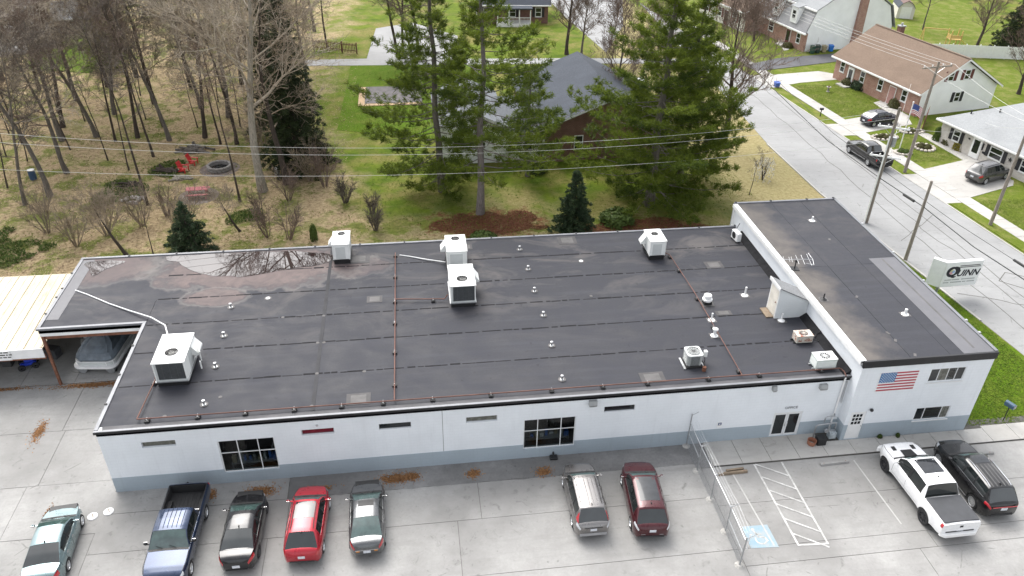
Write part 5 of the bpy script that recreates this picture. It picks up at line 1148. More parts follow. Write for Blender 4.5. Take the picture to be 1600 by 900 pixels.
# pines with plates of needle tufts
def tuft(lb, r, c, rad, n, tone, ax=Vector((0,0,1)), w=.045, flat=.75):
    for k in range(n):
        d = rv(r); d.z = d.z*flat+.25; d.normalize(); d = (d+ax*.35).normalized(); s_ = d.cross(rv(r)).normalized()*w*r.uniform(.7,1.3); ln = rad*r.uniform(.6,1.15); b = c+rv(r, rad*.35)
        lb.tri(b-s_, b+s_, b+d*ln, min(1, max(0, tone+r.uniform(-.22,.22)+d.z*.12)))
def pine(seed, h, r0, base, spread, tufts=13, needles=15, step=.62, dens=1.0, bark='bark_pine', gaps=.12, bias=None):
    r = random.Random(seed); T = MB(); Bm = MB(); F = LB(); n = 10; pts = [Vector((mnoise.noise(Vector((seed,i*.5,0)))*.5*min(1,i/3), mnoise.noise(Vector((seed,9,i*.5)))*.5*min(1,i/3), h*i/n-.1)) for i in range(n+1)]
    T.tube(pts, [max(.04, r0*(1-.88*i/n)*(1.25 if i == 0 else 1)) for i in range(n+1)], 9)
    def at(z): k = max(0, min(n-.001, z/h*n)); i = int(k); return pts[i].lerp(pts[i+1], k-i)
    z = base; 
    while z < h-.3:
        f = (z-base)/(h-base); prof = (1-f**1.9)*(.64+.36*math.sin(math.pi*min(1, f*1.5+.12))) ; nb = r.choice((3,4,4,5)); a0 = r.uniform(0,6.28); clump = mnoise.noise(Vector((seed*3.1,z*.45,2)))
        for k in range(nb):
            if r.random() < gaps: continue
            a = a0+2*math.pi*k/nb+r.uniform(-.35,.35); ln = spread*prof*r.uniform(.55,1.15)*(1+.35*clump)
            if bias: ln *= 1+bias[1]*math.cos(a-bias[0])
            if ln < .35: continue
            d = Vector((math.cos(a), math.sin(a), r.uniform(-.05,.28)+.35*f-.22*max(0,1-f*5))); p = at(z); P = [p]; m = 5
            for i in range(m): P.append(p+Vector((d.x*ln*(i+1)/m, d.y*ln*(i+1)/m, d.z*ln*(i+1)/m-.10*ln*math.sin(math.pi*(i+1)/m)+r.uniform(-.08,.08))))
            Bm.tube(P, [max(.012, .055*(1-f*.6)*(1-.8*i/m)) for i in range(m+1)], 4, cap=False)
            tone0 = .40+.30*r.uniform(-1,1)+.25*clump; nt = max(4, int(tufts*dens*ln/4.2))
            for j in range(nt):
                q = r.uniform(.22,1.0)**.8; i = min(int(q*m), m-1); c = P[i].lerp(P[i+1], q*m-i); side = Vector((-d.y,d.x,0)); wd = (.42*ln*(1.08-q)+.22)
                c = c+side*r.uniform(-wd,wd)+Vector((0,0,r.uniform(-.10,.24))); tuft(F, r, c, r.uniform(.30,.50), needles, tone0+r.uniform(-.12,.12), Vector((d.x,d.y,.3)), .030)
        z += step*r.uniform(.75,1.25)*(1-.25*f)
    return T.mesh('pine_trunk', M[bark], smooth=60), Bm.mesh('pine_limbs', M[bark]), F.mesh('pine_needles', M['needle'])
def spruce(seed, h, spread, mat, droop=.35, step=.34, tufts=9, needles=11, base=.4, w=.04, trad=.24):
    r = random.Random(seed); T = MB(); Bm = MB(); F = LB(); T.tube([(0,0,-.1),(0,0,h*.5),(0,0,h)], [h*.018+.03,h*.010+.02,.015], 7); z = base
    while z < h-.05:
        f = (z-base)/(h-base); nb = 7 if f < .6 else 5; a0 = r.uniform(0,6.28)
        for k in range(nb):
            ln = spread*(1-f)**.85*r.uniform(.7,1.12)+.12; a = a0+2*math.pi*k/nb+r.uniform(-.3,.3); d = Vector((math.cos(a),math.sin(a),0)); e = [Vector((0,0,z))+d*ln*q+Vector((0,0,-droop*ln*q*q+.12*ln*q)) for q in (0,.5,1)]
            Bm.tube(e, [.03,.02,.008], 3, cap=False); tn = r.uniform(.2,.8)
            for j in range(max(3, int(tufts*(ln/spread)*1.6))):
                q = r.uniform(.22,1); c = e[0].lerp(e[1], q*2) if q < .5 else e[1].lerp(e[2], q*2-1); c = c+Vector((-d.y,d.x,0))*r.uniform(-1,1)*.34*ln*(1.1-q)+Vector((0,0,r.uniform(-.14,.05)))
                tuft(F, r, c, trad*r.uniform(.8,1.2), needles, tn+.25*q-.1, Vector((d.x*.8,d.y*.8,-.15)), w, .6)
        z += step*r.uniform(.8,1.2)
    return T.mesh('spruce_trunk', M['bark_dark'], smooth=60), Bm.mesh('spruce_limbs', M['bark_dark']), F.mesh('spruce_needles', mat)
PN = ('trunk','limbs','crown')
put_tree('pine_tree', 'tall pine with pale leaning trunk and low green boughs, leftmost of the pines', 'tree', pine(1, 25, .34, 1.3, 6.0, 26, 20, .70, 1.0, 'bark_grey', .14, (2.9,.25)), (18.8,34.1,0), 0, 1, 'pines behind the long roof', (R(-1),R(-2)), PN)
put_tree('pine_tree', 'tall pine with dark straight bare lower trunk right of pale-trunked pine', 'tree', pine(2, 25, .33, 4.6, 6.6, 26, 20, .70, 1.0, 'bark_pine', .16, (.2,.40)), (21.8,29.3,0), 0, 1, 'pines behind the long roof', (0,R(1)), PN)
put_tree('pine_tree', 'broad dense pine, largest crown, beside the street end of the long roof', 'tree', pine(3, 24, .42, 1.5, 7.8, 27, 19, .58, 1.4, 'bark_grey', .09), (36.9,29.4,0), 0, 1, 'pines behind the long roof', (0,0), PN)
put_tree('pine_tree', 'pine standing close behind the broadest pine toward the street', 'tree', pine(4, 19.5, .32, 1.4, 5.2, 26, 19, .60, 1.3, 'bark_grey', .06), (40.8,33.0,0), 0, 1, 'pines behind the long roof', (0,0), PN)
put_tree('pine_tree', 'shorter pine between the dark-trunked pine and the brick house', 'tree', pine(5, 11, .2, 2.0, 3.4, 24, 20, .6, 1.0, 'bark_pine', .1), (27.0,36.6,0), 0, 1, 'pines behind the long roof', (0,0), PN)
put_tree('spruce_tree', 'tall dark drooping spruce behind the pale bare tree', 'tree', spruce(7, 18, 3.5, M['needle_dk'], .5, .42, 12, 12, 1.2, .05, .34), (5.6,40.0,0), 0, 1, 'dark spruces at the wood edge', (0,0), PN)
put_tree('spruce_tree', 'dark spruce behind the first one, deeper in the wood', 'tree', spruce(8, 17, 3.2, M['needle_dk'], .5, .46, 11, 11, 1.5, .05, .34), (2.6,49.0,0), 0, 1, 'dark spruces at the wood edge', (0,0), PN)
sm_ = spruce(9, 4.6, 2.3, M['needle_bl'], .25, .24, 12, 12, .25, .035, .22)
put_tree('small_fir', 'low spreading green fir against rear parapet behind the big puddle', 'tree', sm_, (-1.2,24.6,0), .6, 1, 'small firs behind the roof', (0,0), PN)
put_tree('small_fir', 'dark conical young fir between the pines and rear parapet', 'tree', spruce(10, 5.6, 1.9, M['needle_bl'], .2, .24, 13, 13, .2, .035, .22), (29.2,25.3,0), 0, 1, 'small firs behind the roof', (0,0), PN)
gs = spruce(12, 11, 2.6, M['needle'], .35, .42, 9, 10, .8, .05, .32)
put_tree('spruce_tree', 'light green spruce far back in the left wood', 'tree', gs, (-21.5,74,0), 0, 1, 'dark spruces at the wood edge', (0,0), PN)
dkb = spruce(13, 9, 4.2, M['needle_dk'], .4, .42, 12, 11, .3, .06, .36)
put_tree('spruce_tree', 'broad dark evergreen behind white vinyl fence, right picture edge', 'tree', dkb, (103.5,72.5,0), 0, 1, None, (0,0), PN)
put_tree('spruce_tree', 'dark evergreen at the top edge behind the left wood', 'tree', dkb, (-24.5,84,0), 1, 1.1, None, (0,0), PN)
# the big pale tree and the bare trees one can single out
put_tree('bare_tree', 'big pale-barked bare tree with wide crown at the wood edge', 'tree', tree_pair('pale', *bare_tree(91, 25, .38, .30, 26, 1.15, (.01,-.01), 8, 8, 1.5, .7), M['bark_pale'], M['twig_pale']), (2.7,35.7,0), .4, 1, None)
put_tree('bare_tree', 'dark-trunked bare tree right beside the big pale tree', 'tree', BV[1], (4.7,37.0,0), 1.1, (1.35,1.35,1.0), None)
woods = [(-22.6,49.0),(-20.2,53.4),(-19.0,49.6),(-13.7,49.0),(-15.7,36.4),(-17.2,34.9),(-6.8,33.8),(-15.9,41.4),(-11.7,49.7),(-8.9,44.5),(-8.3,48.6),(-4.9,49.1),(-3.0,47.2),(-1.4,47.1),(-15.9,50.3),(1.0,33.7),
         (-27,66),(-21.5,62),(-12.5,60),(-16,57),(-7,58),(-3.5,55),(1.5,56),(-9.5,65),(-3.8,66),(-28,57),(-32.5,70),(-17,70),(-10.5,74),(-2,76),(-24.5,43.5),(4.5,62),(-6,84),(-14,86),(3,90),(-21,80),(-36,61),(0.5,68),(-19.5,66.5)]
wl = ['leaning left-edge', 'slender', 'forked', 'straight dark', 'crooked', 'thick-trunked']
refs = {(-15.7,36.4):'bare tree in front of the wood by the blue barrel, nearer one', (-17.2,34.9):'bare tree at left picture edge, nearest the carport roof', (-6.8,33.8):'slender dark bare tree right beside the white rubble heap', (1.0,33.7):'grey bare tree standing between red table and big pale tree', (-15.9,41.4):'bare tree just behind the blue barrel', (-8.9,44.5):'bare tree at left of the red chairs', (-1.4,47.1):'bare tree directly behind the fire pit', (-3.0,47.2):'bare tree just left of the one behind the fire pit', (-4.9,49.1):'bare tree behind the log pile', (-8.3,48.6):'bare tree behind and left of the red chairs'}
rowof = lambda y: 'front row' if y < 46 else ('second row' if y < 53 else ('third row' if y < 63 else 'far rows'))
ORD = ['first','second','third','fourth','fifth','sixth','seventh','eighth','ninth','tenth','eleventh','twelfth','thirteenth','fourteenth','fifteenth','sixteenth']
rank = {}
for rname in ('front row','second row','third row','far rows'):
    for k, q in enumerate(sorted([w for w in woods if rowof(w[1]) == rname and w not in refs])): rank[q] = '%s from the left' % ORD[k]
rw = random.Random(41)
for i, (x, y) in enumerate(woods):
    lab = refs.get((x,y)); me = BV[i % 5] if i % 3 else SL[(i//3) % 2]
    if me in SL: sc = rw.uniform(.95,1.15)
    else: sc = rw.uniform(.85,1.1)
    if y > 52 and me in SL: me = BV[(i*2) % 5]
    ylab = rowof(y)
    put_tree('bare_tree', lab or 'leafless tree in the %s of the left wood, %s' % (ylab, rank[(x,y)]), 'tree', me, (x,y,0), rw.uniform(0,6.28), sc, ('bare trees of the left wood, %s' % ylab) if not lab else 'bare trees named by their neighbours', (R(rw.uniform(-4,4)), R(rw.uniform(-9,5))))
sapl = sorted([(-25,52),(-23,46),(-20.5,44.5),(-18.5,55),(-17.4,47),(-13,44),(-12.2,55),(-10.4,41.5),(-9.9,52.5),(-6.2,52),(-5.5,60),(-1.8,52),(.3,58),(-14.8,63),(-22,57.5),(-20,38.5)])
for k, (x, y) in enumerate(sapl): put_tree('sapling', 'thin bare sapling among the bigger trunks of the left wood, %s from the left' % ORD[k], 'tree', SL[k % 2], (x,y,0), k*1.1, (rw.uniform(.5,.7),)*2+(rw.uniform(.7,.95),), 'saplings of the left wood', (R(rw.uniform(-5,5)), R(rw.uniform(-7,7))))
OT = tree_pair('orchard', *bare_tree(120, 9.5, .24, .22, 24, 1.5, (0,0), 7, 8, .9, 1.1), M['bark_dark'], M['twig_pink'])
TW = tree_pair('twiggy', *bare_tree(121, 8, .14, .18, 22, 1.25, (0,0), 7, 7, .8, 1.0), M['bark_grey'], M['twig_pink'])
for lab, me, x, y, sc in (('vase-shaped bare tree on lawn behind the brick house', OT, 38.3,75.6,1.15), ('second bare tree just right of the vase-shaped one', TW, 40.4,75.6,1.2), ('bare tree standing by the wooden picket fence', BV[3], 5.5,81.1,.8),
        ('thin bare tree at near kerb left of broadest pine, toward street', OT, 48.2,41.6,1.45), ('bare street tree in front of grey shingled house', TW, 71.0,82.0,.95), ('pinkish bare street tree beside asphalt driveway', OT, 67.2,80.0,.72),
        ('bare tree beside the backyard shed', BV[0], 96.8,84.5,.62), ('tangled bare tree left of dark evergreen by vinyl fence', OT, 98.0,73.0,1.0), ('bare tree at right edge behind the grey-roofed house', OT, 91.2,54.5,.95), ('bare tree behind house at top centre', OT, 47.0,62.0,.9),
        ('bare tree rising behind the broadest pine', TW, 38.5,50,1.5), ('lone sapling on dry lawn beside the road', SL[0], 46.7,30.6,.32)):
    put_tree('bare_tree', lab, 'tree', me, (x,y,0), rw.uniform(0,6), sc, None)
for k, (x, y) in enumerate(((15.2,75.9),(16.0,75.4),(17.0,75.8),(18.2,76.2))):
    put_tree('bare_tree', 'dark trunk in the cluster of four by the back drive, %s' % ('leftmost','second from left','third from left','rightmost')[k], 'tree', BV[(k*2+1) % 5], (x,y,0), k*1.3, .95, 'four trunks by the back drive', (R(-2+k), R(-5+4*k)))
# shrubs: many thin stems from one foot
def shrub(seed, h, stems, twl, mat, spread=.5):
    r = random.Random(seed); A = MB(); B_ = MB()
    for k in range(stems):
        a = r.uniform(0,6.28); d = Vector((math.cos(a)*spread*r.uniform(.3,1), math.sin(a)*spread*r.uniform(.3,1), 1)).normalized(); p = Vector((math.cos(a)*.12,math.sin(a)*.12,-.05)); P = [p]; ln = h*r.uniform(.7,1.1)
        for i in range(4): d = (d+rv(r,.16)).normalized(); P.append(P[-1]+d*ln/4)
        A.tube(P, [.035,.028,.02,.013,.008], 4, cap=False)
        for j in range(13):
            q = r.uniform(.3,1); i = min(3, int(q*4)); c = P[i].lerp(P[i+1], q*4-i); e = (d+rv(r,.8)).normalized(); B_.tube([c, c+e*twl*r.uniform(.3,.6), c+(e+rv(r,.3)).normalized()*twl*r.uniform(.7,1.1)], [.012,.009,.006], 3, cap=False)
            for z_ in range(2): g = (e+rv(r,.7)).normalized(); B_.tube([c+e*twl*.4, c+e*twl*.4+g*twl*.5], [.008,.005], 3, cap=False)
    return A.mesh('shrub_stems', mat), B_.mesh('shrub_twigs', mat)
SH = [shrub(1, 2.4, 9, .8, M['twig_pink']), shrub(2, 3.2, 12, 1.0, M['twig_tan']), shrub(3, 1.8, 14, .6, M['twig_dark'])]
for lab, k, x, y, sc in (('bare twiggy shrub at rear parapet right of the low fir', 0, 4.2,27.0,1.2), ('bare twiggy shrub second right of the low fir', 0, 6.0,26.4,1.25), ('round leafless bush on grass left of the pale pine', 2, 10.2,32.6,1.3), ('thin leafless bush in front of the pale pine', 2, 12.6,30.2,1.0), ('leafless bush nearest rear parapet below the pale pine', 2, 12.9,27.2,1.1),
        ('wide tan brush behind the low fir', 1, -2.6,28.6,1.25), ('tan brush tangle at left of the roof corner', 1, -8.6,28.5,1.25), ('tan brush tangle behind roof corner left of the slender sapling', 1, -10.5,27.0,1.1), ('small brush pile near the big pale tree', 0, 3.2,31.0,1.0), ('leafless bush under the spruce', 1, 6.8,37.4,1.15), ('pinkish brush between spruce and lawn', 0, 8.2,36.0,1.5), ('brush in front of dark spruce', 1, 7.6,40.5,1.3), ('low tan brush at left edge behind the carport', 1, -13.5,29.5,1.2), ('tan brush between roof corner and rubble heap', 1, -6.2,29.8,1.1), ('pinkish brush right of big pale tree foot', 0, 5.2,33.6,1.3), ('thin brush beside the red picnic table', 0, -4.6,31.4,1.1), ('leafless thicket under far trees left of spruce', 1, 1.5,44.0,1.4)):
    put_tree('bare_shrub', lab, 'shrub', SH[k], (x,y,0), x, sc, 'bare shrubs behind the roof', (0,0), ('stems','twigs'))
crk = tree_pair('crooked', *bare_tree(130, 4.2, .14, .45, 9, 1.5, (-.55,.1), 5, 6, .8, .8), M['bark_dark'], M['twig_tan'])
put_tree('bare_tree', 'small crooked tree leaning left over the roof corner', 'tree', crk, (-6.2,25.2,0), 0, 1.1, None); put_tree('bare_tree', 'small upright sapling at rear parapet beside roof corner', 'tree', SL[1], (-4.2,25.0,0), 2, .40, None); put_tree('bare_tree', 'small crooked fruit tree behind rear parapet right of low fir', 'tree', crk, (1.9,28.2,0), .5, .85, None)
# leafy garden shrubs
def ball(seed, n, mat, sc=(1,1,1), size=.09):
    r = random.Random(seed); F = LB()
    for k in range(n):
        d = rv(r).normalized(); d.z = abs(d.z)*1.0-.12; q = r.uniform(.72,1.05)*(1+.16*mnoise.noise(d*2.2+Vector((seed,0,0)))); c = Vector((d.x*q*sc[0], d.y*q*sc[1], (d.z*q*.95+.12)*sc[2])); a = rv(r).normalized()*size; b = d.cross(a).normalized()*size*.8
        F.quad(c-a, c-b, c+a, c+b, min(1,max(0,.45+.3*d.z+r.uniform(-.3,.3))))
    st = MB()
    for k in range(5): a = k*1.26; st.tube([(0,0,-.05),(.25*sc[0]*math.cos(a),.25*sc[1]*math.sin(a),.5*sc[2]),(.55*sc[0]*math.cos(a),.55*sc[1]*math.sin(a),.8*sc[2])], [.05,.03,.012], 4)
    return st.mesh('shrub_stems', M['bark_dark']), F.mesh('shrub_leaves', mat)
BL = {'dk': ball(1, 1500, M['needle_bl']), 'yel': ball(2, 1400, M['needle_yel']), 'olv': ball(3, 1200, M['leaf_olive']), 'grn': ball(4, 1300, M['leaf_green']), 'wht': ball(5, 330, M['blossom'], size=.05)}
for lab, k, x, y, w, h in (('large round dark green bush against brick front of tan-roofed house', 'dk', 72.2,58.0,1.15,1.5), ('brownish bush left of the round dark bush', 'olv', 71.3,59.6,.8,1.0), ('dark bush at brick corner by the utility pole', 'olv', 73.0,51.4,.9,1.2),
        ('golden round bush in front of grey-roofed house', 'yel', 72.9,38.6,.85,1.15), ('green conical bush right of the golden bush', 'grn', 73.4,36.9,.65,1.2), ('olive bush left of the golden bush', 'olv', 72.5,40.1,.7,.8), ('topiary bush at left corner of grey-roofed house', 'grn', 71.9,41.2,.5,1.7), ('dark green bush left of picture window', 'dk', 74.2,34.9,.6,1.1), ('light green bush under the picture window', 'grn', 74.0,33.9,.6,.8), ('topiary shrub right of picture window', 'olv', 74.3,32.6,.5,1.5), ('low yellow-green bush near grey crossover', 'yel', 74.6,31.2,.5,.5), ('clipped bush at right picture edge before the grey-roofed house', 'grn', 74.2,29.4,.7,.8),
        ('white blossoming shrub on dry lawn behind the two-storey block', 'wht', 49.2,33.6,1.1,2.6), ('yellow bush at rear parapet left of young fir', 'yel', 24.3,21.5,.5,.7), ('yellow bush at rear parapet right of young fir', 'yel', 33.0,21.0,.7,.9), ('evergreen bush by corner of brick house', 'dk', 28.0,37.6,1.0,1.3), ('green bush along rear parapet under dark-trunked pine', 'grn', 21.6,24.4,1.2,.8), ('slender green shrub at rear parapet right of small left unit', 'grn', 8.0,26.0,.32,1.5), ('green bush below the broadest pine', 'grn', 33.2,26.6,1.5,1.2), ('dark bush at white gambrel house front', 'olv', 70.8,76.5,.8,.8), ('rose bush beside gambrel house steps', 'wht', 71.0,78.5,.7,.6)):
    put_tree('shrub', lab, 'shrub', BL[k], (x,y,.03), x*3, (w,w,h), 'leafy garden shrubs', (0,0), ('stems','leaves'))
# ground cover: fallen leaves, grass tufts, needles
def cover(name, label, n, region, cols, size, z=.02, dens=None, seed=1, up=.35, cat='leaves'):
    r = random.Random(seed); F = LB(); k = 0; tries = 0
    while k < n and tries < n*8:
        tries += 1; x = r.uniform(region[0],region[1]); y = r.uniform(region[2],region[3])
        if dens and r.random() > dens(x,y): continue
        a = r.uniform(0,6.28); s_ = size*r.uniform(.5,1.4); u = Vector((math.cos(a),math.sin(a),0))*s_; v = Vector((-math.sin(a),math.cos(a),r.uniform(0,up)*2))*s_*.6; c = Vector((x,y,z+r.uniform(0,.03))); F.tri(c-u*.5, c+u*.5, c+v, r.random()); k += 1
    o = link(name, F.mesh(name, leaf_mat(name+'_tone', *cols, .9))); tag(o, label, cat, None, 'stuff'); return o
nz = lambda x,y,f,s: mnoise.noise(Vector((x*f,y*f,s)))
cover('fallen_leaves', 'dry brown leaf litter covering the wood floor', 60000, (-34,10,17.8,80), ((.13,.085,.05),(.52,.41,.27)), .12, dens=lambda x,y: min(1, max(.08, .55+nz(x,y,.12,1)*.9))*(1 if x < 4 else .35), seed=2)
cover('ivy', 'dark green ivy and bramble patches on the wood floor', 15000, (-26,8,22,46), ((.030,.060,.010),(.11,.15,.035)), .15, z=.05, seed=9, up=.8, cat='ivy', dens=lambda x,y: 1 if (min((x+9.5)**2/9+(y-36.5)**2/10, (x+16)**2/14+(y-27)**2/14, (x+6.5)**2/5+(y-41.5)**2/9, (x-2)**2/8+(y-31)**2/3)+nz(x,y,.5,7)*1.3 < .55) else 0)
cover('grass_tufts', 'short green grass patches behind the long roof', 60000, (-30,47,17.8,70), ((.06,.09,.008),(.17,.20,.03)), .12, dens=lambda x,y: max(0, .1+nz(x,y,.13,1)*-.9+nz(x,y,.5,4)*.5)+(.35 if x > 10 else 0), seed=3, up=.4, cat='grass')
cover('side_grass', 'green grass blades on the lawn beside the two-storey block', 26000, (47.3,55.2,-.5,22), ((.05,.10,.005),(.15,.20,.02)), .10, z=.045, seed=4, up=.35, cat='grass', dens=lambda x,y: 1 if x < 57-.05*y-y*.1 else 0)
cover('pine_needle_litter', 'rust-red fallen needles under the pines', 16000, (16,43,20,31), ((.10,.035,.02),(.26,.11,.06)), .12, seed=5, dens=lambda x,y: 1 if min((x-22.3)**2/26+(y-27.4)**2/6, (x-35.2)**2/34+(y-24.6)**2/7)+nz(x,y,.6,2)*.7 < .8 else 0)
cover('front_grass', 'green grass blades on the front lawns across the street', 30000, (64,72,8,62), ((.08,.12,.012),(.18,.22,.035)), .09, z=.06, seed=6, up=.35, cat='grass', dens=lambda x,y: 0 if (x < fx(2.98,y) or 27.2 < y < 36 or 43.6 < y < 48.8 or 60 < y < 66) else .9)
# ---------------------------------------------------------------- houses
M['brick_red'] = brick_mat('brick_red', (.30,.13,.09), (.38,.20,.15), (.42,.38,.34)); M['brick_dark'] = brick_mat('brick_dark', (.15,.06,.045), (.20,.085,.06), (.25,.20,.18)); M['siding_w'] = siding_mat('white_siding', (.86,.87,.88)); M['siding_c'] = siding_mat('cream_siding', (.66,.63,.58)); M['siding_g'] = shingle_mat('grey_wall_shingle', (.30,.30,.31)); M['stone_pale'] = brick_mat('pale_stone', (.56,.52,.48), (.64,.61,.57), (.48,.45,.42))
M['roof_tan'] = shingle_mat('tan_shingle', (.18,.132,.10)); M['roof_grey'] = shingle_mat('light_grey_shingle', (.30,.31,.315), .16); M['roof_mid'] = shingle_mat('mid_grey_shingle', (.17,.18,.195), .18); M['roof_slate'] = shingle_mat('slate_shingle', (.065,.073,.088)); M['shut_red'] = pm('dark_red_shutter', (.12,.03,.03), .6, .2); M['shut_blk'] = pm('black_shutter', (.02,.02,.025), .6, .2); M['door_pink'] = pm('faded_pink_door', (.38,.21,.19), .6, .2)
def house_window(h, wall, pos, zc, w, ht, LX, DY, shut=None, cols=(), rows=(.5,)):
    o = pane_window(h, -w/2, w/2, -ht/2, ht/2, 0, cols, rows, M['frame_wht'], [M['glass']], .09, -.05, True, .045)
    if shut:
        for s in (-1,1): 
            b = MB().bx(s*(w/2+.06) if s > 0 else -w/2-.06-.38, s*(w/2+.06)+.38 if s > 0 else -w/2-.06, -.05, -.01, -ht/2, ht/2)
            for k in range(6): b.bx((w/2+.10) if s > 0 else -w/2-.40, (w/2+.40) if s > 0 else -w/2-.10, -.058, -.0505, -ht/2+.08+k*(ht-.1)/6, -ht/2+.12+k*(ht-.1)/6)
            b.build('shutter', shut, o)
    if wall == 'f': o.location = (pos, 0, zc)
    elif wall == 'r': o.location = (LX, pos, zc); o.rotation_euler = (0,0,R(90))
    elif wall == 'l': o.location = (0, pos, zc); o.rotation_euler = (0,0,R(-90))
    return o
def house_door(h, wall, pos, w, ht, LX, mat, glass=True, z=.12):
    o = MB().bx(-w/2-.08, w/2+.08, -.06, -.005, z, z+ht+.08).build('door', M['trim_white'], h); MB().bx(-w/2, w/2, -.085, -.061, z+.02, z+ht).build('door_leaf', mat, o)
    if glass: MB().bx(-w/2+.15, w/2-.15, -.095, -.0855, z+.55, z+ht-.2).build('pane', M['glass'], o)
    MB().sph((w/2-.1,-.11,z+1.0), .035, 6, 4).build('handle', M['chrome'], o)
    if wall == 'f': o.location = (pos,0,0)
    elif wall == 'r': o.location = (LX,pos,0); o.rotation_euler = (0,0,R(90))
    return o
def house(label, loc, rz, LX, DY, eave, top, rp, wf, wg, roof, ridge='x', oh=.45, gab=None, name='house', cat='house'):
    """gable house: local x along the street front, y into the depth; rp = ridge position across the span"""
    h = thing(name, label, cat, loc, rz); t = .2
    MB().bx(0, LX, 0, t, -.2, eave).build('front_wall', wf, h); MB().bx(0, LX, DY-t, DY, -.2, eave).build('rear_wall', wg, h)
    if ridge == 'x':
        prof = [(0+t,-.2),(DY-t,-.2),(DY-t,eave),(rp,top-.12),(t,eave)]
        for x, nm in ((0,'left_gable'),(LX-t,'right_gable')): MB().slab([(x,y,z) for y,z in prof], (t,0,0)).build(nm, wg, h, fixn=True)
        k0 = (top-eave)/rp; k1 = (top-eave)/(DY-rp); th = .14
        a = MB().slab([(-oh,-oh,eave-k0*oh),(LX+oh,-oh,eave-k0*oh),(LX+oh,rp,top),(-oh,rp,top)], (0,0,th)).build('roof', roof, h, fixn=True)
        MB().slab([(-oh,rp+.001,top),(LX+oh,rp+.001,top),(LX+oh,DY+oh,eave-k1*oh),(-oh,DY+oh,eave-k1*oh)], (0,0,th)).build('roof_slope', roof, h, fixn=True)
        MB().bx(-oh, LX+oh, -oh-.12, -oh-.002, eave-k0*oh-.06, eave-k0*oh+.12).build('gutter', M['trim_white'], h)
        for x in (-oh-.03, LX+oh+.001):
            MB().slab([(x,-oh,eave-k0*oh-.10),(x,rp,top-.10),(x,rp,top+.10),(x,-oh,eave-k0*oh+.10)], (.03,0,0)).slab([(x,rp+.001,top-.10),(x,DY+oh,eave-k1*oh-.10),(x,DY+oh,eave-k1*oh+.10),(x,rp+.001,top+.10)], (.03,0,0)).build('rake_board', M['trim_white'], h, fixn=True)
        MB().box((LX/2,rp,top+th+.01), (LX+2*oh,.3,.05)).build('ridge_cap', roof, h)
    else:
        MB().bx(0, t, t, DY-t, -.2, eave).build('left_wall', wg, h); MB().bx(LX-t, LX, t, DY-t, -.2, eave).build('right_wall', wg, h)
        for y in (0, DY-t): MB().slab([(0,y,eave),(LX,y,eave),(rp,y,top-.12)], (0,t,0)).build('gable', gab or wf, h, fixn=True)
        k0 = (top-eave)/rp; k1 = (top-eave)/(LX-rp); th = .14
        MB().slab([(-oh,-oh,eave-k0*oh),(rp,-oh,top),(rp,DY+oh,top),(-oh,DY+oh,eave-k0*oh)], (0,0,th)).build('roof', roof, h, fixn=True)
        MB().slab([(rp+.001,-oh,top),(LX+oh,-oh,eave-k1*oh),(LX+oh,DY+oh,eave-k1*oh),(rp+.001,DY+oh,top)], (0,0,th)).build('roof_slope', roof, h, fixn=True)
        for y in (-oh-.03,):
            MB().slab([(-oh,y,eave-k0*oh-.1),(rp,y,top-.1),(rp,y,top+.1),(-oh,y,eave-k0*oh+.1)], (0,.028,0)).slab([(rp+.001,y,top-.1),(LX+oh,y,eave-k1*oh-.1),(LX+oh,y,eave-k1*oh+.1),(rp+.001,y,top+.1)], (0,.028,0)).build('rake_board', M['trim_white'], h, fixn=True)
    return h
# tan-roofed brick house
h = house('brick house with large tan roof and white gable end across the street', (70.8,62.6,0), R(-79.4), 14.65, 10.9, 3.0, 6.25, 5.2, M['brick_red'], M['siding_w'], M['roof_tan'])
for x, z in ((1.4,1.9),(5.2,1.75),(8.4,1.75),(12.4,1.75)): house_window(h, 'f', x, z, .85, 1.35, 14.65, 10.9)
house_door(h, 'f', 3.1, .95, 2.1, 14.65, M['white']); house_door(h, 'f', 10.5, .95, 2.05, 14.65, M['door_pink'], False)
for y, z in ((3.6,4.45),(5.9,4.45),(5.4,1.9)): house_window(h, 'r', y, z, .8, 1.15, 14.65, 10.9, M['shut_red'] if z > 3 else M['shut_blk'])
MB().bx(2.3,4.0,-1.3,-.01,.0,.18).build('porch_step', M['conc_new'], h); MB().bx(9.8,11.4,-1.3,-.01,0,.16).build('porch_step', M['conc_new'], h)
ch = MB().bx(.7,1.3,7.6,8.3,3.6,6.3).build('chimney', M['brick_dark'], h); MB().bx(.62,1.38,7.52,8.38,6.3,6.42).cyl((1,7.95,6.42),.15,.3,8).build('chimney_cap', M['galv'], ch)
